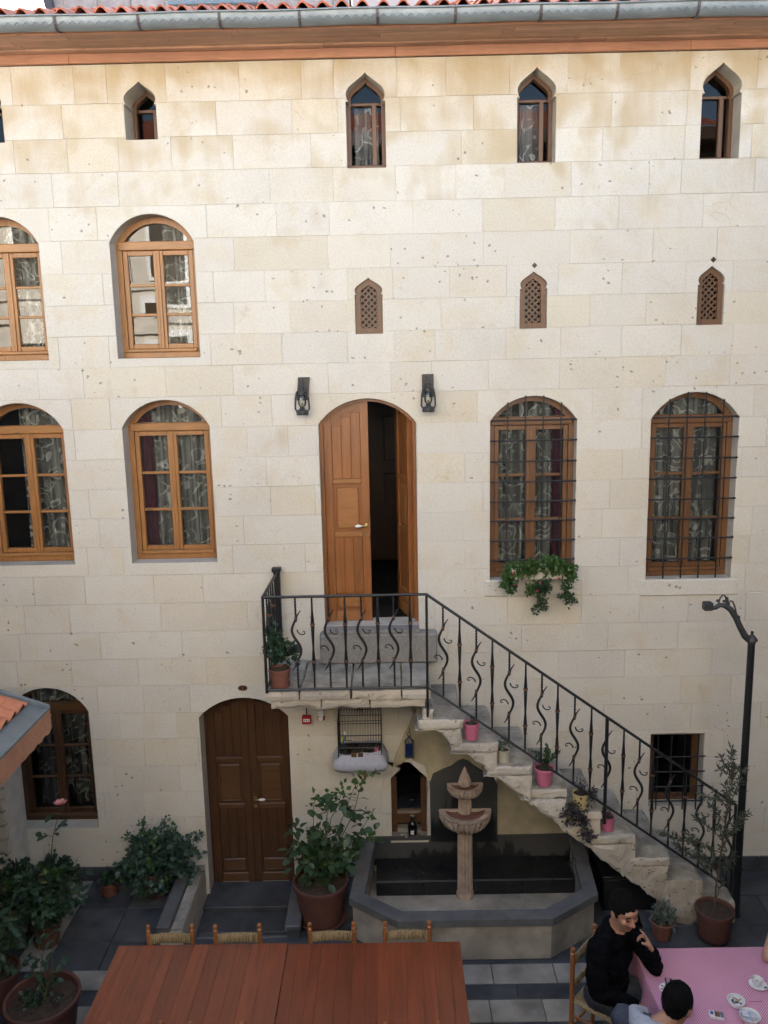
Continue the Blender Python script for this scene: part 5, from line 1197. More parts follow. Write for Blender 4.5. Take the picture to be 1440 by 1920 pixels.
def clump(root, c, rad, count, mat, l, w_, seed, shell=.45, name='foliage', droop=0.0, hem=-1.0, up=.35):
    """many small leaves gathered in tufts through an uneven volume"""
    r = random.Random(seed); b = MB(); c = Vector(c); tufts = []
    nt_ = max(6, count//9)
    for i in range(nt_):
        d = rnd_dir(r, hem); k = (shell+(1-shell)*r.random())*(.82+.36*(mnoise.noise(d*1.7+Vector((seed, 0, 0)))+.3)); tufts.append((c+Vector((d.x*rad[0], d.y*rad[1], d.z*rad[2]))*k, d))
    for i in range(count):
        p, d = tufts[i % nt_]; o_ = rnd_dir(r)*l*r.uniform(.2, 1.1); dd = (d*.6+rnd_dir(r)+Vector((0, 0, up-droop))).normalized()
        simple_leaf(b, p+o_, dd, rnd_dir(r), l*r.uniform(.7, 1.25), w_*r.uniform(.75, 1.2), r.uniform(.1, .6))
    o = b.build(name, mat, root, 'all', fix=False); tag(o, kind='stuff'); return o
def leaf_sprays(root, b_st, stems, lm, r, size, per, name='leaf', spread=1.0):
    """compound leaves along stems; each leaf an object"""
    for pts in stems:
        for i in range(per):
            u = r.uniform(.25, 1.0)*(len(pts)-1); k = min(len(pts)-2, int(u)); p = pts[k].lerp(pts[k+1], u-k)
            a = r.uniform(0, 2*pi); d = Vector((cos(a), sin(a), r.uniform(-.35, .35))).normalized(); q = p+d*size*r.uniform(.5, 1.3)*spread
            b_st.tube([p, q], .0016, 4, False)
            for j in range(r.choice((1, 2, 3))):
                e = (d+rnd_dir(r)*.7); s_ = size*r.uniform(.7, 1.2); rot = e.to_track_quat('X', 'Z').to_euler(); rot.rotate_axis('X', r.uniform(-.6, .6))
                inst(name, lm, root, q-d*size*.35*j, rot, s_)
# ---- rose bush in the big terracotta pot beside the basin
R1 = random.Random(21); px_, py_ = -.69, -.66
rose = empty('potted_rose', (px_, py_, 0), 'tall leafy rose bush in a big terracotta pot between brown door and basin', 'potted plant')
pot_mesh(rose, px_, py_, .012, .255, .40, M['pot'], .74, .11, saucer=.225)
LR = leaf_mesh('rose_leaf', M['leaf_rose'], 1, .66, .25, .3)
tips = []
for (tx, ty) in ((548, 1530), (560, 1580), (590, 1500), (618, 1495), (640, 1488), (668, 1470), (684, 1456), (694, 1530), (700, 1560), (650, 1560), (600, 1570), (580, 1610), (625, 1600), (672, 1600), (540, 1590)):
    yy = py_+R1.uniform(-.12, .14); x, z = P(tx, ty, yy); tips.append(Vector((x, yy, z)))
sb = MB(); sts = []
for t_ in tips:
    c_ = curve((px_+R1.uniform(-.05, .05), py_+R1.uniform(-.05, .05), .36), t_, (R1.uniform(-.05, .05), R1.uniform(-.05, .05), .02), 7, .012, R1); stems_between(sb, c_, .006, .0025); sts.append(c_)
leaf_sprays(rose, sb, sts, LR, R1, .086, 10)
sb.build('stem', M['stem'], rose, True, fix=False)
for t_ in tips[2:9]: clump(rose, t_, (.05, .05, .06), 16, M['leaf_bright'], .055, .04, int(t_.z*999), .2, name='young_foliage')
clump(rose, (px_, py_+.02, .62), (.27, .2, .26), 420, M['leaf_rose'], .07, .05, 5, .1, name='inner_foliage')
b = MB(); x, yq, z = tips[6]; b.ball((x+.004, yq, z+.008), (.016, .016, .022), 8, 6); b.build('bud', M['petal_red'], rose, True)
# ---- big bush left of the door
x, y = -2.32, -.22; bush = empty('potted_bush', (x, y, 0), 'wide bluish green bush spilling over its pot left of the brown double door', 'potted plant')
pot_mesh(bush, x, y, .006, .16, .26, M['pot'], .75)
clump(bush, (x+.02, y-.02, .34), (.42, .33, .33), 1500, M['leaf_bush'], .052, .044, 8, .5); clump(bush, (x+.02, y-.06, .38), (.42, .32, .34), 260, M['leaf_bright'], .045, .036, 18, .7, name='young_foliage'); clump(bush, (x+.02, y-.02, .34), (.36, .26, .26), 700, M['leaf_bush'], .055, .045, 9, .2, name='inner_foliage')
sb = MB(); r = random.Random(9)
for (tx, ty) in ((267, 1532), (312, 1528), (355, 1560), (372, 1555), (245, 1560)):
    yy = y+r.uniform(-.1, .1); q = P(tx, ty+12, yy); c_ = curve((x, y, .25), (q[0], yy, q[1]), (0, 0, .03), 6); stems_between(sb, c_, .006, .003); clump(bush, (q[0], yy, q[1]), (.05, .05, .06), 40, M['leaf_bush'], .034, .026, tx, .2, name='sprig')
sb.build('stem', M['stem'], bush, True, fix=False)
# ---- smaller pots along the wall
def small_pot(px, z, yy, R, H, mat, label, foliage, cat='potted plant', saucer=0, taper=.75, name='potted_plant', group=None):
    x = P(px, 1640, yy)[0] if z is None else None; zz = .006
    return None
def potted(name, label, x, y, z, R, H, mat, taper=.75, saucer=0, rim=.14, soil=True):
    root = empty(name, (x, y, z), label, 'potted plant'); pot_mesh(root, x, y, z+.002, R, H, mat, taper, rim, saucer, soil, 24); return root
x = P(203, 1640, -.22)[0]; q = potted('potted_herb', 'small leafy herb in a red pot next to the wide bush', x, -.22, .006, .085, .12, M['pot2'], saucer=.09); clump(q, (x, -.22, .16), (.12, .1, .07), 260, M['leaf_dark'], .04, .03, 12, .2)
x = P(104, 1640, -.28)[0]; q = potted('potted_geranium', 'round leaved geranium in a dark red pot under the ground floor window', x, -.28, .006, .125, .22, M['pot'], saucer=.125); clump(q, (x, -.28, .29), (.2, .16, .12), 480, M['leaf_dark'], .055, .05, 13, .3)
x, y = G(25, 1690); y = -.5; x = -3.52; q = potted('potted_shrub', 'shrub in a wide brown pot against the rubble pier', x, y, .006, .17, .30, M['pot'], taper=.8); clump(q, (x-.02, y, .42), (.2, .2, .16), 420, M['leaf_dark'], .05, .036, 14, .3)
x, y = G(38, 1748); q = potted('potted_fern', 'bushy plant in a cream pot among the roses', x, y, .006, .085, .15, M['cream']); clump(q, (x, y, .30), (.2, .18, .18), 420, M['leaf_dark'], .06, .04, 15, .25)
# ---- rose with a pink bloom in front of the window
x, y = -3.12, -.92; ro = potted('potted_pink_rose', 'rose bush with one pale pink bloom in front of the ground floor window', x, y, .006, .14, .24, M['pot']); R2 = random.Random(4); sb = MB(); sts = []
LD = leaf_mesh('rose_leaf_dark', M['leaf_dark'], 1, .62, .25, .3)
fx, fz = P(113, 1506, y+.15)
for t_ in [(fx, y+.15, fz-.03)]+[(x+R2.uniform(-.4, .38), y+R2.uniform(-.3, .25), R2.uniform(.35, .72)) for i in range(14)]:
    c_ = curve((x+R2.uniform(-.04, .04), y+R2.uniform(-.04, .04), .2), t_, (R2.uniform(-.05, .05), 0, .03), 7, .012, R2); stems_between(sb, c_, .006, .0025); sts.append(c_)
leaf_sprays(ro, sb, sts[1:], LD, R2, .078, 8); leaf_sprays(ro, sb, [sts[0][4:]], LD, R2, .075, 6); sb.build('stem', M['stem'], ro, True, fix=False)
clump(ro, (x, y, .55), (.36, .28, .22), 110, M['leaf_bright'], .055, .04, 77, .5, name='young_foliage'); clump(ro, (x, y, .46), (.36, .28, .24), 700, M['leaf_dark'], .065, .046, 17, .3, name='inner_foliage')
b = MB(); r = random.Random(2)
for ring_, (n_, rr, tl) in enumerate(((3, .012, .2), (5, .022, .5), (6, .034, .9), (7, .042, 1.25))):
    for k in range(n_):
        a = 2*pi*k/n_+ring_*.5; d = Vector((cos(a)*sin(tl*.75), sin(a)*sin(tl*.75)-.0, cos(tl*.75))); s_ = Vector((-sin(a), cos(a), 0)); base = Vector((fx, y+.15, fz-.02))+d*.006; w_ = rr*.75
        m1 = base+d*rr*.7; t1 = base+d*rr*1.25+Vector((cos(a), sin(a), 0))*rr*.22; b.add([base-s_*w_*.3, base+s_*w_*.3, m1+s_*w_*.62, t1+s_*w_*.4, t1-s_*w_*.4, m1-s_*w_*.62], [(0, 1, 2, 5), (5, 2, 3, 4)])
b.build('bloom', M['petal'], ro, 'all', fix=False)
for (tx, ty) in ((72, 1640), (76, 1655), (68, 1720)):
    X_, Z_ = P(tx, ty, y-.1); b = MB(); simple_leaf(b, Vector((X_, y-.1, Z_)), Vector((1, -.4, .3)), Vector((0, 0, 1)), .07, .045); M.setdefault('leaf_yellow', leaf('yellow_leaf', (.34, .26, .06))); b.build('yellow_leaf', M['leaf_yellow'], ro, fix=False)
# ---- wide planter in the corner by the table
zR = .46; x, y = -2.66, -2.06; pl_ = empty('corner_planter', (x, y, 0), 'wide terracotta planter with a sparse young rose beside the long table', 'potted plant'); pot_mesh(pl_, x, y, .006, .275, .43, M['pot'], .72, .1)
R3 = random.Random(14); sb = MB(); sts = []
for (tx, ty) in ((66, 1740), (78, 1700), (100, 1760), (120, 1790), (60, 1820), (40, 1790)):
    yy = y+R3.uniform(.0, .2); X_, Z_ = P(tx, ty, yy); c_ = curve((x+R3.uniform(-.05, .05), y+R3.uniform(-.05, .05), .38), (X_, yy, max(.5, Z_)), (.02, 0, 0), 6, .01, R3); stems_between(sb, c_, .005, .002); sts.append(c_)
leaf_sprays(pl_, sb, sts, LD, R3, .06, 5); sb.build('stem', M['stem'], pl_, True, fix=False); clump(pl_, (x-.05, y-.02, .43), (.16, .12, .06), 130, M['leaf_bush'], .04, .03, 33, .2, name='seedlings')
# tall leafy plant at the edge, dark glossy leaves
x, y = -3.22, -1.62; gl = empty('glossy_shrub', (x, y, 0), 'tall dark glossy leaved shrub at the corner of the court', 'potted plant'); pot_mesh(gl, x, y, .006, .18, .3, M['pot'], .75)
LG = leaf_mesh('glossy_leaf', M['leaf_dark'], 1, .42, .3, .25); R4 = random.Random(15); sb = MB(); sts = []
for i in range(13):
    c_ = curve((x+R4.uniform(-.05, .05), y, .28), (x+R4.uniform(-.25, .36), y+R4.uniform(-.25, .25), R4.uniform(.5, 1.15)), (R4.uniform(-.06, .06), 0, .02), 6, .012, R4); stems_between(sb, c_, .007, .003); sts.append(c_)
leaf_sprays(gl, sb, sts, LG, R4, .10, 8); sb.build('stem', M['stem'], gl, True, fix=False)
# ---- landing pot
x, _ = P(526, 1290, -.66); q = potted('landing_plant', 'curly dark succulent in a terracotta pot on the landing', x, -.66, LZ, .098, .17, M['pot2'], saucer=.088)
clump(q, (x, -.66, LZ+.33), (.14, .12, .18), 620, M['leaf_dark'], .040, .036, 44, .2); clump(q, (x+.13, -.66, LZ+.31), (.06, .06, .10), 130, M['leaf_dark'], .035, .03, 45, .1, name='sprig'); clump(q, (x-.03, -.66, LZ+.48), (.06, .06, .08), 110, M['leaf_dark'], .03, .026, 46, .1, name='sprig')
# ---- pots on the steps
def tread(px): 
    x = P(px, 1400, -.62)[0]
    for k in range(10):
        if x < .6+.305*k: return 2.003-.2225*k
    return .1
def on_step(px, yb_):
    """x and z of a pot whose foot shows at this pixel, standing on the tread there"""
    best = None
    for k in range(9):
        z = 2.003-.2225*k; X_, Y_ = G(px, yb_, z)
        if .6+.305*(k-1)-.05 <= X_ <= .6+.305*k+.05 and -.82 < Y_ < 0:
            e = abs(Y_+.66); best = min(best, (e, X_, Y_, z)) if best else (e, X_, Y_, z)
    if best is None: X_ = P(px, yb_, -.66)[0]; k = max(0, min(8, int((X_-.6)/.305)+1)); return X_, -.66, 2.003-.2225*k+.004
    return best[1], min(-.56, max(-.72, best[2])), best[3]+.004
x, y, z = on_step(884, 1386); q = potted('pink_pot', 'bright pink pot with bare soil, highest of the pots on the steps', x, y, z, .072, .15, M['pink'], taper=.8, rim=.25); clump(q, (x, y, z+.15), (.05, .05, .02), 25, M['leaf_dark'], .03, .02, 50, .1)
x, y, z = on_step(944, 1428); q = potted('cream_pot', 'cream pot with a small succulent on the steps', x, y, z, .06, .115, M['cream'], taper=.85, rim=.1); clump(q, (x, y, z+.16), (.07, .07, .06), 90, M['leaf_silver'], .045, .02, 51, .1)
x, y, z = on_step(1021, 1474); q = potted('pink_pot', 'large pink pot with a leafy jade plant on the steps', x, y, z, .093, .165, M['pink'], taper=.68, rim=.14); sb = MB(); r = random.Random(6)
for i in range(9):
    a = r.uniform(0, 6.3); t_ = Vector((x+cos(a)*r.uniform(.03, .12), y+sin(a)*r.uniform(.02, .08), z+r.uniform(.24, .34))); c_ = curve((x, y, z+.14), t_, (0, 0, .02), 5); stems_between(sb, c_, .006, .004); lb = MB()
    for k in range(12): u = .3+.7*k/11; p = Vector((x, y, z+.14)).lerp(t_, u)+Vector((0, 0, .02*sin(pi*u))); simple_leaf(lb, p, rnd_dir(r)+Vector((cos(a), sin(a), .4)), rnd_dir(r), .042, .03, .3)
    tag(lb.build('foliage', M['leaf_bright'] if i % 3 == 0 else M['leaf_dark'], q, 'all', fix=False), kind='stuff')
sb.build('stem', M['stem'], q, True, fix=False)
x, y, z = on_step(1090, 1518); z += 0; q = potted('yellow_pot', 'yellow pot overgrown with dark trailing succulents on the steps', x, y, z, .075, .14, M['yellow'], taper=.8, rim=.1)
for (dx, dz, s_, n_) in ((-.10, .06, 60, 160), (.09, .13, 61, 90), (-.02, -.05, 62, 150), (.03, -.17, 63, 130), (-.12, -.02, 64, 90), (.0, .17, 66, 60)): clump(q, (x+dx, y-.12 if dz < .08 else y-.02, z+dz), (.08, .045, .08), n_, M['leaf_purple'], .042, .018, s_, .1, droop=.4)
b = MB(); c_ = curve((x-.09, y-.17, z-.2), (x-.10, y-.18, z-.46), (.01, 0, 0), 6); b.tube(c_, .003, 5); b.build('trailing_stem', M['stem'], q, True, fix=False); clump(q, (x-.10, y-.18, z-.43), (.06, .03, .06), 36, M['leaf_purple'], .032, .012, 65, .1, name='sprig')
x, y, z = on_step(1141, 1560); q = potted('pink_pot', 'small pink pot, lowest of the pots on the steps', x, y, z, .064, .13, M['pink'], taper=.86, rim=.12); clump(q, (x, y, z+.14), (.06, .06, .03), 60, M['leaf_purple'], .035, .015, 52, .1)
x2 = x-.12; b = MB(); b.bbox(x2-.03, x2+.03, y-.03, y+.03, z, z+.06, .004); b.bbox(x2-.033, x2+.033, y-.033, y+.033, z+.061, z+.072, .003); tag(b.build('black_tin', M['black']), 'small black tin beside the lowest pink pot', 'tin')
# ---- planter hanging at the barred window
o = OPS['W4']; x0, x1 = o.c-.22, o.c+.30; zp = P(1010, 1085, -.15)[1]; q = empty('window_planter', ((x0+x1)/2, -.13, zp), 'trailing green plant in a pale trough below the barred window', 'potted plant')
b = MB(); b.bbox(x0, x1, -.20, -.05, zp, zp+.115, .008); b.build('trough', M['cream'], q)
for s_ in (x0+.06, x1-.06): b = MB(); b.tube([(s_, -.205, zp+.10), (s_, -.205, zp-.012), (s_, -.012, zp-.012)], .005, 5); b.build('bracket', M['iron'], q, True)
for (px, py, rx, rz, n_) in ((985, 1066, .13, .08, 330), (1035, 1062, .16, .085, 380), (1065, 1075, .07, .10, 160), (955, 1085, .075, .12, 200), (1020, 1100, .09, .09, 220), (1060, 1110, .05, .07, 80), (960, 1105, .05, .05, 60), (1018, 1128, .035, .055, 60), (1072, 1128, .035, .03, 34), (995, 1110, .04, .05, 60), (1008, 1140, .02, .03, 22)):
    X_, Z_ = P(px, py, -.2); clump(q, (X_, -.19, Z_), (rx*1.12, .09, rz*1.12), int(n_*1.7), M['leaf_bright'] if px % 2 else M['leaf_rose'], .036, .029, px, .12, droop=.25)
for (px, py) in ((962, 1075), (1013, 1092), (1007, 1108), (965, 1097), (1048, 1085)): X_, Z_ = P(px, py, -.29); b = MB(); b.ball((X_, -.29, Z_), (.011, .011, .010), 7, 5); b.build('flower', M['petal_red'], q, True)
# ---- olive sapling
x, y = 2.77, -1.0; ol = empty('potted_olive', (x, y, 0), 'young olive tree in a brown pot at the foot of the lamp post', 'potted plant'); pot_mesh(ol, x, y, .03, .165, .27, M['pot'], .76, .14, saucer=.14)
R5 = random.Random(31); tb = MB(); lb = MB(); trunk = [Vector((x, y, .27)), Vector((x+.0, y, .5)), Vector((x+.03, y+.01, .8)), Vector((x+.05, y, 1.1)), Vector((x+.08, y, 1.4)), Vector((x+.10, y, 1.62))]; tb.tube(trunk, [.009, .008, .007, .006, .004, .002], 7)
br = [trunk[2:]]
for (tx, ty) in ((1240, 1565), (1265, 1580), (1290, 1560), (1310, 1490), (1300, 1530), (1330, 1510), (1345, 1540), (1360, 1470), (1350, 1420), (1390, 1460), (1395, 1520), (1405, 1525), (1380, 1600), (1330, 1590), (1300, 1600), (1360, 1560), (1370, 1620), (1345, 1440), (1370, 1400), (1400, 1440), (1335, 1480), (1372, 1430)):
    yy = y+R5.uniform(-.15, .15); X_, Z_ = P(tx, ty, yy); k = max(0, min(4, int((Z_-.45)/.27))); s_ = trunk[k].lerp(trunk[k+1], R5.random()*.6); c_ = curve(s_, (X_, yy, Z_), (0, 0, .02), 7, .008, R5); tb.tube(c_, [.0045-.003*i/7 for i in range(8)], 5); br.append(c_)
tb.build('trunk', M['bark'], ol, True, fix=False)
for c_ in br:
    L_ = sum((c_[i+1]-c_[i]).length for i in range(len(c_)-1)); n_ = max(16, int(L_*135))
    for i in range(n_):
        u = (.25+.75*i/n_)*(len(c_)-1); k = min(len(c_)-2, int(u)); p = c_[k].lerp(c_[k+1], u-k); d = (c_[k+1]-c_[k]).normalized(); simple_leaf(lb, p, d*.6+rnd_dir(R5), rnd_dir(R5), R5.uniform(.038, .07), R5.uniform(.012, .02), .2)
tag(lb.build('crown', M['leaf_olive'], ol, 'all', fix=False), kind='stuff')
# ---- silver plant
x, y = G(1240, 1758); q = potted('potted_silver_plant', 'grey leaved plant in a small terracotta pot beside the olive pot', x, y, .006, .105, .17, M['pot2'], taper=.72); clump(q, (x, y, .22), (.12, .1, .075), 260, M['leaf_silver'], .05, .026, 71, .15)
# ================================================================== TABLES AND CHAIRS
TZ = .74
def long_table(x0, x1, y0, y1, label, seed):
    root = empty('wooden_table', ((x0+x1)/2, (y0+y1)/2, 0), label, 'table', 'red brown tables pushed together'); rr = random.Random(seed); x = x0
    while x < x1-.01:
        w_ = rr.uniform(.07, .13); w_ = w_ if x+w_ < x1-.05 else x1-x; b = MB(); b.bbox(x+.0003, x+w_-.0003, y0, y1, TZ-.035, TZ-rr.uniform(0, .0006), .0012); b.build('board', M['tablew'], root, fix=False); x += w_
    b = MB(); a = .06
    for (p, q_) in (((x0+a, y0+a), (x1-a, y0+a+.02)), ((x0+a, y1-a-.02), (x1-a, y1-a)), ((x0+a, y0+a+.021), (x0+a+.02, y1-a-.021)), ((x1-a-.02, y0+a+.021), (x1-a, y1-a-.021))): b.box(p[0], q_[0], p[1], q_[1], TZ-.12, TZ-.036)
    b.build('apron', M['olddoor'], root)
    for (lx_, ly_) in ((x0+a+.002, y0+a+.002), (x1-a-.062, y0+a+.002), (x0+a+.002, y1-a-.062), (x1-a-.062, y1-a-.062)): b = MB(); b.bbox(lx_+.02, lx_+.08-.02+.02, ly_+.02, ly_+.08, .004, TZ-.121 if False else TZ-.037, .004); b.build('leg', M['olddoor'], root)
    return root
ya_, yb_ = -2.74, -1.93
long_table(-2.105, -.826, ya_, yb_, 'red brown wooden table next to the corner planter', 3); long_table(-.820, .468, ya_-.01, yb_-.012, 'red brown wooden table nearer the fountain basin', 4)
def chair_mesh_parts(H=.86, W=.335, Dp=.34, SH=.43):
    """rush chair facing -y with its back at y=0"""
    P_ = {}
    def post(h, fin=True):
        pr = [(.013, 0), (.017, .05), (.018, h*.3), (.0185, h*.6), (.018, h-.10)]
        if fin: pr += [(.0185, h-.085), (.020, h-.075), (.0165, h-.07), (.0165, h-.063), (.0205, h-.052), (.0205, h-.045), (.014, h-.038), (.013, h-.032), (.018, h-.022), (.018, h-.012), (.012, h-.003), (0, h)]
        else: pr += [(.018, h-.004), (0, h)]
        return pr
    b = MB(); b.lathe(post(H), 12); P_['post'] = b.mesh('post', M['chairw'], smooth=True)
    b = MB(); b.lathe(post(SH+.01, False), 10); P_['leg'] = b.mesh('leg', M['chairw'], smooth=True)
    def ribbed(w_, h, z, n, sag=.0, crown=.0):
        b = MB(); vs = []; fs = []; k = 10
        for i in range(n*3+1):
            x = -w_/2+w_*i/(n*3); rib = .0022*cos(2*pi*i/3); cz = crown*(1-(2*x/w_)**2)
            for j in range(k):
                a = 2*pi*j/k; vs.append((x, (.012+rib)*cos(a), z+(h/2+rib)*sin(a)*1.0+cz))
        for i in range(n*3):
            for j in range(k): fs.append((i*k+j, i*k+(j+1) % k, (i+1)*k+(j+1) % k, (i+1)*k+j))
        b.add(vs, fs); return b.mesh('rush_back', M['rush'], smooth=True)
    P_['back'] = ribbed(W-.03, .085, H-.125, 30, crown=.012); P_['back2'] = ribbed(W-.03, .06, H-.32, 30)
    b = MB(); n = 20; vs = []
    for i in range(n+1):
        for j in range(n+1):
            u, v = i/n*2-1, j/n*2-1; m_ = max(abs(u), abs(v)); vs.append((u*W/2*1.02, -Dp/2+v*Dp/2*1.02, SH+.012-.018*(1-m_)+.0022*cos(m_*46)-(.02 if m_ > .98 else 0)))
    b.add(vs, [(i*(n+1)+j, (i+1)*(n+1)+j, (i+1)*(n+1)+j+1, i*(n+1)+j+1) for i in range(n) for j in range(n)]); b.add([(u*W/2*1.0, -Dp/2+v*Dp/2, SH-.02) for u, v in ((-1, -1), (1, -1), (1, 1), (-1, 1))], [(0, 3, 2, 1)]); P_['seat'] = b.mesh('rush_seat', M['rush'], smooth='all', fix=False)
    b = MB(); b.tube([(-W/2, 0, 0), (W/2, 0, 0)], .011, 8); P_['rung'] = b.mesh('stretcher', M['chairw'], smooth=True)
    b = MB(); b.tube([(0, 0, 0), (0, -Dp, 0)], .011, 8); P_['rungy'] = b.mesh('stretcher', M['chairw'], smooth=True)
    return P_, W, Dp, H
CP_, CW, CD, CHh = chair_mesh_parts()
def chair(x, y, rz, label, group=None):
    r = empty('rush_chair', (x, y, .004), label, 'chair', group, rz=rz)
    def a(nm, me, loc, rot=(0, 0, 0)): o = bpy.data.objects.new(nm, me); COL.objects.link(o); o.parent = r; o.location = loc; o.rotation_euler = rot
    for s_ in (-1, 1): a('post', CP_['post'], (s_*CW/2, 0, 0), (0, 0, 0)); a('leg', CP_['leg'], (s_*CW/2, -CD, 0))
    a('rush_back', CP_['back'], (0, 0, 0)); a('lower_rush_back', CP_['back2'], (0, 0, 0)); a('rush_seat', CP_['seat'], (0, 0, 0))
    for z in (.15, .28): a('stretcher', CP_['rung'], (0, -CD, z)); [a('stretcher', CP_['rungy'], (s_*CW/2, 0, z+.03)) for s_ in (-1, 1)]
    a('stretcher', CP_['rung'], (0, 0, .2)); return r
gF, gN = 'rush chairs on the house side of the long table', 'rush chairs on the near side of the long table'
for i, (xa, xb) in enumerate(((280, 362), (404, 488), (580, 664), (720, 806))):
    X0, Y0 = G((xa+xb)/2, 1727, CHh); chair(X0, min(Y0, -1.86) if False else -1.868+rs.uniform(-.006, .006), rs.uniform(-.02, .02), ('rush backed wooden chair facing the planter end of the brown table, house side', 'rush backed wooden chair right in front of the sunken door well', 'rush backed wooden chair in front of the big rose pot', 'rush backed wooden chair in front of the fountain basin')[i], gF)
for i, px in enumerate((254, 406, 590, 772)):
    X0, Y0 = G(px, 1925 if i == 2 else 1914, CHh); chair(X0, Y0-.012, pi+rs.uniform(-.02, .02), ('rush backed wooden chair at the planter end of the brown table, back to the viewer', 'rush backed wooden chair just left of the table joint, back to the viewer', 'rush backed wooden chair just right of the table joint, back to the viewer', 'rush backed wooden chair at the fountain end of the brown table, back to the viewer')[i], gN)
# ---- pink table
px0, px1, py0, py1 = 1.745, 3.35, -3.15, -2.06
pt = empty('dining_table', ((px0+px1)/2, (py0+py1)/2, 0), 'dining table hidden under the pink checked cloth', 'table')
b = MB(); b.bbox(px0+.01, px1-.01, py0+.01, py1-.01, TZ-.035, TZ-.003, .004); b.build('tabletop', M['olddoor'], pt)
for (lx_, ly_) in ((px0+.09, py0+.09), (px1-.15, py0+.09), (px0+.09, py1-.15), (px1-.15, py1-.15)): b = MB(); b.bbox(lx_, lx_+.06, ly_, ly_+.06, .004, TZ-.036, .004); b.build('leg', M['olddoor'], pt)
b = MB(); n = 90; drop = .24; vs = []; path = []
for (a, c_, k) in (((px0, py0), (px1, py0), 40), ((px1, py0), (px1, py1), 28), ((px1, py1), (px0, py1), 40), ((px0, py1), (px0, py0), 28)):
    for i in range(k): u = i/k; path.append((a[0]+(c_[0]-a[0])*u, a[1]+(c_[1]-a[1])*u))
m_ = len(path); cxx, cyy = (px0+px1)/2, (py0+py1)/2; rows_ = [(0, .004), (.006, .001), (.010, -.01), (.016, -.08), (.022, -.16), (.026, -drop)]
for j, (o_, dz) in enumerate(rows_):
    for i, (x, y) in enumerate(path):
        nx_, ny_ = (0, 0)
        if abs(x-px0) < 1e-6: nx_ = -1
        if abs(x-px1) < 1e-6: nx_ = 1
        if abs(y-py0) < 1e-6: ny_ = -1
        if abs(y-py1) < 1e-6: ny_ = 1
        wv = 1+(.9*sin(i*.55)+.5*sin(i*1.3+1))*(j/5.0); vs.append((x+nx_*o_*wv, y+ny_*o_*wv, TZ+dz))
b.add(vs, [tuple(range(m_))]+[(j*m_+i, j*m_+(i+1) % m_, (j+1)*m_+(i+1) % m_, (j+1)*m_+i) for j in range(len(rows_)-1) for i in range(m_)]); tag(b.build('tablecloth', M['check'], None, True, fix=True), 'pink and white checked cloth over the dining table', 'tablecloth')
TT = TZ+.0045
def tabpt(px, py): x, y = G(px, py, TT); return x, y
# coffee cup on saucer
x, y = tabpt(1421, 1849); r_ = empty('saucer', (x, y, TT), 'white saucer under the empty coffee cup', 'saucer'); b = MB(); b.lathe([(0, .002), (.03, .002), (.034, .004), (.058, .014), (.060, .016), (.057, .016), (.034, .008), (0, .006)], 28, (x, y, TT)); b.build('dish', M['white'], r_, True); b = MB(); b.tube([(x+.028, y-.035, TT+.014), (x+.045, y-.03, TT+.017)], .005, 6); b.build('spoon', M['greyiron'], r_, True)
r_ = empty('coffee_cup', (x-.006, y+.006, TT+.008), 'small white coffee cup with dark dregs on its saucer', 'cup'); cx, cy = x-.006, y+.006; b = MB(); b.lathe([(0, .008), (.02, .008), (.022, .012), (.031, .035), (.034, .058), (.032, .059), (.029, .036), (.02, .016), (0, .014)], 28, (cx, cy, TT)); b.build('bowl', M['white'], r_, True)
b = MB(); b.lathe([(0, .022), (.023, .023)], 20, (cx, cy, TT)); M['coffee'] = plain('coffee_dregs', (.03, .014, .007), .3, .3, 60, .1, .001); b.build('coffee', M['coffee'], r_, fix=False); b = MB(); b.tube([(cx+.030, cy+.005, TT+.05), (cx+.048, cy+.012, TT+.045), (cx+.046, cy+.012, TT+.03), (cx+.028, cy+.006, TT+.025)], .004, 6); b.build('handle', M['white'], r_, True)
# ashtray
x, y = tabpt(1380, 1882); r_ = empty('ashtray', (x, y, TT), 'round white ashtray full of stubbed cigarettes', 'ashtray'); b = MB(); b.lathe([(0, .002), (.050, .002), (.056, .008), (.058, .032), (.055, .035), (.050, .034), (.046, .012), (0, .01)], 30, (x, y, TT)); b.build('dish', M['white'], r_, True); rr = random.Random(8); M['ash'] = plain('ash', (.09, .085, .08), .95, .4, 60, .4, .003); b = MB()
for k in range(9): b.ball((x+rr.uniform(-.025, .025), y+rr.uniform(-.025, .02), TT+.014), (.010, .008, .005), 6, 4)
b.build('ash', M['ash'], r_, True); M['filter'] = plain('cigarette_filter', (.45, .25, .12), .8, .1, 60, .1, .001)
for k in range(5): a = rr.uniform(0, 6.3); b = MB(); p = Vector((x+rr.uniform(-.02, .03), y+rr.uniform(-.015, .03), TT+.018)); b.tube([p, p+Vector((cos(a)*.025, sin(a)*.025, .008))], .004, 6); b.build('cigarette_stub', M['filter'] if k % 2 == 0 else M['white'], r_, True)
# cigarette packet
x, y = tabpt(1343, 1907); b = MB(); a = radians(-13); X = Matrix.Translation((x, y, TT)) @ Matrix.Rotation(a, 4, 'Z'); r_ = empty('cigarette_packet', (x, y, TT), 'white cigarette packet with blue mark and picture panel lying on the cloth', 'packet'); b.X = X; b.bbox(-.046, .046, -.028, .028, .0006, .023, .002); b.build('box', M['white'], r_)
M['bluep'] = plain('blue_print', (.05, .08, .28), .4, .1, 30, 0); M['pic'] = plain('warning_picture', (.22, .13, .07), .4, .8, 60, 0); M['greyp'] = plain('grey_print', (.16, .17, .2), .4, .2, 60, 0)
for (u0, u1, v0, v1, mm) in ((-.038, -.018, -.008, .02, 'bluep'), (-.012, .022, -.024, .025, 'pic'), (.024, .044, -.024, .025, 'greyp')): b = MB(); b.X = X; b.box(u0, u1, v0, v1, .0228, .0236); b.build('print', M[mm], r_)
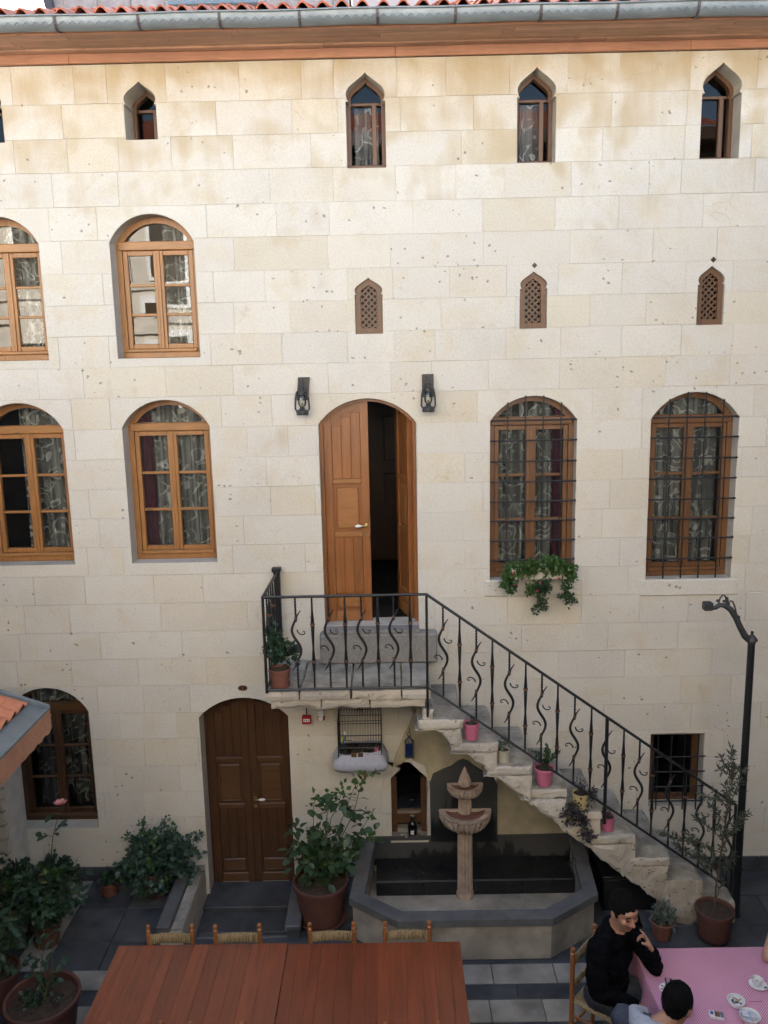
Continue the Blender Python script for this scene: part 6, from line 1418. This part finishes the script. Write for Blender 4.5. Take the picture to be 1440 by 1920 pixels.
# sugar bowl with sachets
x, y = tabpt(1405, 1918); r_ = empty('sugar_bowl', (x, y, TT), 'white bowl full of paper sugar sachets', 'bowl'); b = MB(); b.lathe([(0, .002), (.03, .002), (.045, .018), (.062, .048), (.066, .06), (.062, .06), (.056, .048), (.04, .022), (0, .012)], 30, (x, y, TT)); b.build('dish', M['white'], r_, True); rr = random.Random(3); M['sachet'] = plain('paper_sachet', (.62, .63, .72), .6, .15, 50, .3, .002)
for k in range(9):
    b = MB(); a = rr.uniform(0, 3.1); b.X = Matrix.Translation((x+rr.uniform(-.025, .025), y+rr.uniform(-.025, .025), TT+.035+.004*k)) @ Matrix.Rotation(a, 4, 'Z') @ Matrix.Rotation(rr.uniform(-.5, .5), 4, 'X'); b.bbox(-.028, .028, -.012, .012, -.002, .002, .001); b.build('sachet', M['sachet'], r_)
# tea saucer and glass near the hooded person
x, y = tabpt(1252, 1857); r_ = empty('tea_saucer', (x, y, TT), 'white tea saucer with red dashes beside the hooded person', 'saucer'); b = MB(); b.lathe([(0, .002), (.03, .002), (.056, .012), (.058, .014), (.054, .014), (.032, .006), (0, .005)], 28, (x, y, TT)); b.build('dish', M['white'], r_, True)
for k in range(8): a = 2*pi*k/8; b = MB(); b.X = Matrix.Translation((x+.043*cos(a), y+.043*sin(a), TT+.0118)) @ Matrix.Rotation(a, 4, 'Z'); b.box(-.009, .009, -.0035, .0035, -.002, .0012); b.build('red_dash', M['red'], r_)
r_ = empty('tea_glass', (x, y, TT+.006), 'empty waisted tea glass on the dashed saucer', 'glass'); b = MB(); b.lathe([(0, .006), (.019, .006), (.021, .02), (.017, .045), (.018, .06), (.024, .085)], 24, (x, y, TT)); b.build('glass', M['clear'], r_, True)
# coffee stirrer
x, y = tabpt(1415, 1878); b = MB(); b.tube([(x-.04, y-.004, TT+.002), (x+.05, y+.0, TT+.002)], .0017, 5); tag(b.build('drinking_straw', M['petal_red']), 'thin red stirrer lying on the pink cloth', 'stirrer')
# ================================================================== PEOPLE
class Body:
    """closed shapes merged into one skin by a voxel remesh; every shape remembers what covers it"""
    def __init__(s): s.b = MB(); s.prim = []
    def limb(s, pts, rad, cover, n=12):
        pts = [Vector(p) for p in pts]
        for i, p in enumerate(pts): s.b.ball(p, rad[i], n, 8); s.prim.append((p, p, rad[i], rad[i], cover))
        for i in range(len(pts)-1):
            if (pts[i+1]-pts[i]).length > 1e-4: s.b.tube([pts[i], pts[i+1]], [rad[i], rad[i+1]], n); s.prim.append((pts[i], pts[i+1], rad[i], rad[i+1], cover))
    def blob(s, c, r, X, cover, u=18, v=12):
        """ellipsoid; X carries it into place"""
        q = MB(); q.ball(c, r, u, v); s.b.add([X @ Vector(a) for a in q.v], q.f); p = X @ Vector(c); m_ = sum(r)/3; s.prim.append((p, p, m_, m_, cover))
    def hand(s, wrist, d, nrm, curl, spread=.0, thumb=(.5, .5), size=1.0, right=True):
        """palm with four unequal fingers and a thumb leaving its side; nrm points out of the palm"""
        w = Vector(wrist); d = Vector(d).normalized(); nrm = Vector(nrm); nrm = (nrm-d*nrm.dot(d)).normalized(); sd = d.cross(nrm)*(1 if right else -1); k = size
        for i in range(4):
            o_ = (i-1.5)*.019*k; s.limb([w+sd*o_*.7+d*.012*k, w+sd*o_+d*.085*k], [.015*k, .0125*k], 'skin', 8)
        tips = []
        for i, (L_, c_) in enumerate(zip((.076, .084, .079, .062), curl)):
            base = w+sd*(i-1.5)*.0195*k+d*.088*k; dirn = (d+sd*(i-1.5)*spread).normalized(); pts = [base]; ang = 0.0
            for f_ in (.45, .31, .24):
                ang += c_; pts.append(pts[-1]+(dirn*cos(ang)+nrm*sin(ang))*L_*f_*k)
            s.limb(pts, [.0098*k, .009*k, .0082*k, .007*k], 'skin', 8); tips.append(pts)
        a, c_ = thumb; base = w-sd*.026*k+d*.03*k; dd = (d*.75-sd*a+nrm*c_).normalized(); p1 = base+dd*.042*k; p2 = p1+(dd*.8+d*.3+nrm*c_*.6).normalized()*.032*k
        s.limb([base, p1, p2], [.014*k, .0105*k, .0085*k], 'skin', 8); return tips
    def head(s, X, k=1.0):
        """face along +x of the local frame"""
        e = lambda c, r, cv='skin': s.blob([q*k for q in c], [q*k for q in r], X, cv, 24, 16)
        e((-.008, 0, .030), (.098, .076, .098)); e((.020, 0, -.035), (.066, .060, .078)); e((.052, 0, -.088), (.034, .034, .026))
        e((.058, .036, -.018), (.034, .030, .030)); e((.058, -.036, -.018), (.034, .030, .030))
        e((.076, 0, .052), (.022, .052, .024)); e((.080, .028, .030), (.016, .024, .009)); e((.080, -.028, .030), (.016, .024, .009))
        T = lambda *a: X @ (Vector(a)*k)
        s.limb([T(.088, 0, .020), T(.100, 0, -.004), T(.110, 0, -.022)], [.009*k, .011*k, .014*k], 'skin', 10); s.limb([T(.097, .012, -.026), T(.097, -.012, -.026)], [.010*k, .010*k], 'skin', 8)
        s.limb([T(.082, .020, -.058), T(.092, 0, -.055), T(.082, -.020, -.058)], [.006*k, .008*k, .006*k], 'lip', 8); s.limb([T(.080, .016, -.068), T(.089, 0, -.068), T(.080, -.016, -.068)], [.006*k, .008*k, .006*k], 'lip', 8)
        for g in (1, -1): s.blob([-.008*k, g*.077*k, -.004*k], [.020*k, .009*k, .031*k], X, 'skin', 12, 8)
    def finish(s, name, mats, root, voxel=.007, smooth=3, extra=None):
        order = list(mats.keys()); me = s.b.mesh(name, [mats[k] for k in order], ORG[root.name], fix=True); tmp = bpy.data.objects.new(name+'_tmp', me); COL.objects.link(tmp)
        rm = tmp.modifiers.new('r', 'REMESH'); rm.mode = 'VOXEL'; rm.voxel_size = voxel; sm = tmp.modifiers.new('s', 'SMOOTH'); sm.factor = .5; sm.iterations = smooth
        dg = bpy.context.evaluated_depsgraph_get(); m2 = bpy.data.meshes.new_from_object(tmp.evaluated_get(dg)); bpy.data.objects.remove(tmp); m2.name = name
        m2.materials.clear(); [m2.materials.append(mats[k]) for k in order]; org = ORG[root.name]; idx = []
        import numpy as np
        C = np.array([tuple(p.center+org) for p in m2.polygons]); bd = np.full(len(C), 9.0); idx = np.zeros(len(C), int)
        for (a, b, ra, rb, cv) in s.prim:
            A = np.array(a); AB = np.array(b)-A; l2 = AB @ AB; t = np.zeros(len(C)) if l2 < 1e-9 else np.clip((C-A) @ AB/l2, 0, 1); dd = np.linalg.norm(C-(A+t[:, None]*AB), axis=1)-(ra+(rb-ra)*t)
            k = dd < bd; bd[k] = dd[k]; idx[k] = order.index(cv)
        idx = idx.tolist()
        soft = set()
        for p_, k_ in zip(m2.polygons, idx):
            if order[k_] in ('shirt', 'jacket', 'trousers'): soft.update(p_.vertices)
        nv = len(m2.vertices); co = np.zeros(nv*3); no = np.zeros(nv*3); m2.vertices.foreach_get('co', co); m2.vertices.foreach_get('normal', no); co = co.reshape(-1, 3); no = no.reshape(-1, 3)
        for i_ in soft:       # cloth creases
            q_ = Vector(co[i_]); r_ = 1-abs(mnoise.noise(Vector((q_.x*9+q_.z*5, q_.y*9-q_.z*4, q_.z*13))))*2; co[i_] += no[i_]*(.008*max(0, r_)**2+.003*mnoise.noise(q_*30))
        m2.vertices.foreach_set('co', co.ravel()); m2.update()
        m2.polygons.foreach_set('material_index', idx); m2.polygons.foreach_set('use_smooth', [True]*len(m2.polygons))
        o = bpy.data.objects.new(name, m2); COL.objects.link(o); o.parent = root; ORG[o.name] = org; return o
def frame(c, fwd, up=(0, 0, 1)):
    f = Vector(fwd).normalized(); u = Vector(up); s_ = u.cross(f).normalized(); u = f.cross(s_); m_ = Matrix.Identity(4)
    for i in range(3): m_[i][0] = f[i]; m_[i][1] = s_[i]; m_[i][2] = u[i]; m_[i][3] = c[i]
    return m_
def hair(root, X, k=1.0, seed=1, front=.085, mat=None):
    """short hair: a thick uneven cap that leaves the face and ears free"""
    q = MB(); u, v = 120, 76; vs = []; keep = {}
    for i in range(v+1):
        for j in range(u):
            th, ph = pi*i/v, 2*pi*j/u; d = Vector((sin(th)*cos(ph), sin(th)*sin(ph), cos(th))); n_ = 1+.035*mnoise.noise(d*6+Vector((seed, 0, 0)))+.045*mnoise.noise(d*17+Vector((seed, 3, 0)))+.05*mnoise.noise(Vector((d.x*20, d.y*55, d.z*20)))
            c = Vector((-.012, 0, .036))+Vector((d.x*.106, d.y*.084, d.z*.104))*n_; vs.append(c)
    def ok(c):
        jag = .003*sin(c.y*90+seed)+.003*mnoise.noise(c*60)
        if c.x > .045: return c.z > front-.012+jag-(.02 if abs(c.y) > .045 else 0)
        if c.x > .008: return c.z > .035+jag or (abs(c.y) > .058 and c.x < .03 and c.z > -.012)
        if c.x > -.035: return c.z > .022 and True
        return c.z > -.062+jag
    r_ = random.Random(seed); sb_ = MB()
    for i in range(1400):
        c = vs[r_.randrange(u*4, len(vs)-u*4)]
        if not ok(c+Vector((0, 0, -.006))): continue
        out = (c-Vector((-.012, 0, .036))).normalized(); d = Vector((.55, r_.uniform(-.5, .5), -.15))+Vector((r_.uniform(-.5, .5), r_.uniform(-.5, .5), r_.uniform(-.5, .5))); d = (d-out*d.dot(out)).normalized()*.8+out*r_.uniform(.05, .5); p0 = c-out*.003; l_ = r_.uniform(.014, .032); s1 = d.cross(out).normalized()*.0016
        sb_.add([X @ (q_*k) for q_ in (p0-s1, p0+s1, p0+d*l_*.6+s1*.7-out*.002, p0+d*l_-out*.006, p0+d*l_*.6-s1*.7-out*.002)], [(0, 1, 2, 4), (4, 2, 3)])
    tag(sb_.build('hair_strands', mat or M['hair'], root, 'all', fix=False), kind='stuff')
    fs = []
    for i in range(v):
        for j in range(u):
            a = (i*u+j, i*u+(j+1) % u, (i+1)*u+(j+1) % u, (i+1)*u+j); cc = sum((vs[t] for t in a), Vector((0, 0, 0)))/4
            if ok(cc): fs.append(tuple(reversed(a)))
    q.add([X @ (c*k) for c in vs], fs); q2 = q; me = q2.mesh('hair', mat or M['hair'], ORG[root.name], 'all', fix=True); bm = bmesh.new(); bm.from_mesh(me); bmesh.ops.delete(bm, geom=[t for t in bm.verts if not t.link_faces], context='VERTS'); bm.to_mesh(me); bm.free()
    o = bpy.data.objects.new('hair', me); COL.objects.link(o); o.parent = root; ORG[o.name] = ORG[root.name]; m_ = o.modifiers.new('t', 'SOLIDIFY'); m_.thickness = .012; m_.offset = -1; return o
def face_bits(root, X, k=1.0, lids=.5):
    for g in (1, -1):
        T = lambda *a: X @ (Vector(a)*k)
        b = MB(); b.tube([T(.091, g*.012, .036), T(.094, g*.030, .041), T(.083, g*.050, .037)], [.003*k, .0038*k, .002*k], 6); b.build('eyebrow', M['hair'], root, True)
        b = MB(); b.tube([T(.0885, g*.022, .0085), T(.0905, g*.032, .008), T(.085, g*.042, .0085)], [.0022*k, .0036*k, .002*k], 6); b.build('eye', M['hair'], root, True)
M['lip'] = plain('lips', (.30, .12, .09), .5, .08, 40, .05, .001); M['shirtfold'] = M['blackcloth']
# ---- the man in black on the phone
f = Vector((.75, -.66, 0)).normalized(); lf = Vector((.66, .75, 0)).normalized(); hip = Vector((1.50, -2.17, .50)); che = hip+f*.05+Vector((0, 0, .30)); sho = hip+f*.055+Vector((0, 0, .495))
man = empty('person', (hip.x, hip.y, .004), 'person in black long sleeves sitting sideways, holding a phone to the ear', 'person')
B = Body()
T0 = frame(hip, f); B.blob((0, 0, .0), (.135, .175, .12), T0, 'trousers'); B.blob((.02, 0, .13), (.14, .185, .15), T0, 'shirt'); B.blob((.03, 0, .30), (.145, .21, .18), T0, 'shirt'); B.blob((.045, 0, .445), (.11, .19, .09), T0, 'shirt')
sl, sr = sho+lf*.19, sho-lf*.215
hc = Vector((1.585, -2.275, 1.215)); fd = Vector((.40, -.90, -.20)); HX = frame(hc, fd, (-.05, 0, 1)); kH = 1.06
B.limb([sho+f*.01+Vector((0, 0, .0)), sho+f*.03+Vector((0, 0, .07)), hc-Vector(fd).normalized()*.02+Vector((0, 0, -.05))], [.075, .058, .055], 'skin'); B.limb([sho-lf*.10+Vector((0, 0, .012)), sho+Vector((0, 0, .045))-f*.02, sho+lf*.10+Vector((0, 0, .012))], [.06, .062, .06], 'shirt'); B.head(HX, kH)
elL = Vector((1.815, -2.315, TZ+.055)); wrL = Vector((*G(1222, 1780, 1.00), 1.00)); B.limb([sl, sl+(elL-sl)*.5+Vector((0, 0, -.015)), elL], [.072, .062, .050], 'shirt'); B.limb([elL, elL.lerp(wrL, .5), wrL-(wrL-elL).normalized()*.02], [.050, .047, .037], 'shirt')
tipd = Vector((*G(1199, 1733, 1.16), 1.16))-wrL; B.hand(wrL, tipd, Vector((-.75, -.1, -.35)), (.12, .85, .95, 1.05), thumb=(.25, .55), right=False)
elR = sr+Vector((-.03, -.05, -.29))+f*.02; wrR = hip-lf*.11+f*.27+Vector((0, 0, .115)); B.limb([sr, sr.lerp(elR, .5)+Vector((-.012, -.012, 0)), elR], [.08, .074, .062], 'shirt'); B.limb([elR, elR.lerp(wrR, .55), wrR], [.062, .054, .04], 'shirt'); B.hand(wrR, f+Vector((0, 0, -.25)), Vector((0, 0, -1)), (.25, .3, .35, .4), thumb=(.5, .2), right=True)
for s_, kn, ft in ((1, hip+lf*.15+f*.40+Vector((0, 0, .02)), None), (-1, hip-lf*.12+f*.42+Vector((0, 0, .03)), None)):
    h0 = hip+lf*s_*.09+Vector((0, 0, .01)); an = Vector((kn.x-f.x*.05, kn.y-f.y*.05, .09)); B.limb([h0, h0.lerp(kn, .5)+Vector((0, 0, .01)), kn], [.098, .085, .062], 'trousers'); B.limb([kn, kn.lerp(an, .4), an], [.062, .058, .042], 'trousers'); B.limb([an+Vector((0, 0, -.04)), an+f*.08+Vector((0, 0, -.052)), an+f*.17+Vector((0, 0, -.058))], [.036, .034, .028], 'shoe')
B.finish('body', {'shirt': M['blackcloth'], 'skin': M['skin'], 'trousers': M['trousers'], 'shoe': M['black'], 'lip': M['lip']}, man, .0062, 2)
hair(man, HX, kH, 3, .088); face_bits(man, HX, kH)
b = MB(); c_ = collar = sho+f*.03
for g in (1, -1): a = sho+f*.02+lf*g*.055+Vector((0, 0, .062)); b.add([a, a+f*.055-lf*g*.02+Vector((0, 0, -.02)), a+f*.075-lf*g*.035+Vector((0, 0, -.075)), a+f*.03+lf*g*.03+Vector((0, 0, -.05)), a-f*.05+lf*g*.012+Vector((0, 0, -.005))], [(0, 1, 2, 3), (0, 3, 4)])
o = b.build('collar', M['blackcloth'], man, fix=False); o.modifiers.new('t', 'SOLIDIFY').thickness = .006
ear = HX @ (Vector((.0, .088, -.01))*kH); ph = empty('mobile_phone', ear, 'black phone held to the ear of the person in black', 'phone'); b = MB(); palm = wrL+tipd.normalized()*.075; ear2 = HX @ (Vector((.005, .090, -.012))*kH); dph = palm-ear2; b.X = frame(ear2+dph.normalized()*.058, dph, HX.to_3x3() @ Vector((0, 1, 0))); b.bbox(-.068, .068, -.033, .033, -.004, .004, .002); b.build('case', M['black'], ph)
ch_o = hip-f*.15; chair(hip.x-f.x*.17, hip.y-f.y*.17, atan2(f.y, f.x)+pi/2, 'rush seated wooden chair under the person in black')
# ---- the hooded person seen from behind
f = Vector((.70, .71, 0)).normalized(); lf = Vector((-.71, .70, 0)); hip = Vector((1.40, -3.22, .50)); sho = Vector((1.545, -3.065, .945)); hp = empty('person', (hip.x, hip.y, .004), 'person in slate jacket and pale grey hood, back to the viewer at the pink table', 'person')
B = Body(); T0 = frame(hip, f); B.blob((0, 0, 0), (.13, .17, .12), T0, 'trousers'); B.limb([hip+Vector((0, 0, .08)), hip.lerp(sho, .55), sho-Vector((0, 0, .04))], [.15, .155, .125], 'jacket', 16); sl, sr = sho+lf*.19, sho-lf*.19
B.limb([sl, sho+Vector((0, 0, .01)), sr], [.075, .095, .075], 'jacket'); hc = Vector((1.695, -3.055, 1.135)); HX = frame(hc, (.62, .66, -.42), (.1, .1, 1)); B.limb([sho+Vector((0, 0, .03)), hc+Vector((-.01, -.01, -.05))], [.062, .057], 'skin'); B.head(HX, 1.04)
for s_, el, wr in ((1, Vector((1.60, -2.80, .72)), Vector((1.80, -2.72, TZ+.05))), (-1, Vector((1.86, -3.17, TZ+.06)), Vector((1.98, -3.0, TZ+.05)))):
    s0 = sl if s_ > 0 else sr; B.limb([s0, s0.lerp(el, .5), el], [.072, .062, .052], 'jacket'); B.limb([el, el.lerp(wr, .6), wr], [.052, .046, .036], 'jacket'); B.hand(wr, (wr-el).normalized()*1+Vector((0, 0, -.1)), Vector((0, 0, -1)), (.2, .25, .3, .35), thumb=(.4, .2), right=s_ < 0)
for s_ in (1, -1):
    kn = hip+lf*s_*.11+f*.40; h0 = hip+lf*s_*.09; an = Vector((kn.x, kn.y, .09)); B.limb([h0, h0.lerp(kn, .5), kn], [.095, .082, .06], 'trousers'); B.limb([kn, an], [.06, .042], 'trousers'); B.limb([an+Vector((0, 0, -.04)), an+f*.16+Vector((0, 0, -.055))], [.036, .028], 'shoe')
B.finish('body', {'jacket': M['jacket'], 'skin': M['skin'], 'trousers': M['trousers'], 'shoe': M['black'], 'lip': M['lip']}, hp, .0075, 3); hair(hp, HX, 1.04, 8, .07)
# hood lying behind the neck: a folded roll
b = MB(); nn, mm = 26, 12; vs = []
for i in range(nn+1):
    a = -2.3+4.6*i/nn; base = sho+Vector((.035, .02, .065))+(-f*cos(a)*.105)+lf*sin(a)*.125+Vector((0, 0, .03*cos(a*1.0)))
    rad_ = .045+.018*cos(a)+.006*sin(5*a); outd = (-f*cos(a)+lf*sin(a)).normalized()
    for j in range(mm): q = 2*pi*j/mm; vs.append(base+outd*cos(q)*rad_+Vector((0, 0, 1))*sin(q)*rad_*.85+outd*.006*sin(3*q+a*4))
b.add(vs, [(i*mm+j, i*mm+(j+1) % mm, (i+1)*mm+(j+1) % mm, (i+1)*mm+j) for i in range(nn) for j in range(mm)]+[tuple(range(mm)), tuple(nn*mm+j for j in reversed(range(mm)))]); b.build('hood', M['hood'], hp, 'all', fix=True)
chair(hip.x-f.x*.17, hip.y-f.y*.17, atan2(f.y, f.x)+pi/2, 'rush seated wooden chair under the hooded person')
# ---- third person, elbow on the far side of the pink table
f = Vector((0, -1, 0)); lf = Vector((1, 0, 0)); hip = Vector((3.17, -1.74, .50)); sho = hip+Vector((0, -.06, .47)); tp = empty('person', (hip.x, hip.y, .004), 'person in black short sleeves resting a bare elbow on the pink cloth', 'person')
B = Body(); T0 = frame(hip, f); B.blob((0, 0, 0), (.13, .17, .12), T0, 'trousers'); B.blob((.03, 0, .15), (.125, .16, .16), T0, 'shirt'); B.blob((.05, 0, .32), (.12, .18, .17), T0, 'shirt'); sl, sr = sho+lf*.19, sho-lf*.19; B.limb([sl, sho+Vector((0, 0, .01)), sr], [.072, .085, .072], 'shirt')
hc = sho+Vector((.02, -.07, .25)); HX = frame(hc, (-.2, -.9, -.25)); B.limb([sho+Vector((0, 0, .03)), hc+Vector((0, .02, -.05))], [.06, .056], 'skin'); B.head(HX, 1.04)
eR = Vector((2.655, -2.215, TZ+.052)); wR = Vector((2.88, -2.38, TZ+.05)); B.limb([sr, sr.lerp(eR, .45)], [.070, .062], 'shirt'); B.limb([sr.lerp(eR, .45), eR], [.052, .045], 'skin'); B.limb([eR, eR.lerp(wR, .5), wR], [.045, .042, .03], 'skin'); B.hand(wR, wR-eR, Vector((0, 0, -1)), (.3, .35, .4, .45), thumb=(.4, .2), right=True)
eL = Vector((3.5, -2.08, .79)); wL = Vector((3.22, -2.32, TZ+.045)); B.limb([sl, sl.lerp(eL, .45)], [.07, .062], 'shirt'); B.limb([sl.lerp(eL, .45), eL, wL], [.052, .045, .03], 'skin'); B.hand(wL, wL-eL, Vector((0, 0, -1)), (.3, .35, .4, .45), thumb=(.4, .2), right=False)
for s_ in (1, -1):
    kn = hip+lf*s_*.11+f*.40; h0 = hip+lf*s_*.09; an = Vector((kn.x, kn.y, .09)); B.limb([h0, h0.lerp(kn, .5), kn], [.095, .082, .06], 'trousers'); B.limb([kn, an], [.06, .042], 'trousers'); B.limb([an+Vector((0, 0, -.04)), an+f*.16+Vector((0, 0, -.055))], [.036, .028], 'shoe')
B.finish('body', {'shirt': M['blackcloth'], 'skin': M['skin'], 'trousers': M['trousers'], 'shoe': M['black'], 'lip': M['lip']}, tp, .009, 3); hair(tp, HX, 1.04, 5, .075); face_bits(tp, HX, 1.04)
chair(hip.x+.04, hip.y-f.y*.17, atan2(f.y, f.x)+pi/2, 'rush seated wooden chair under the person with the bare elbow')
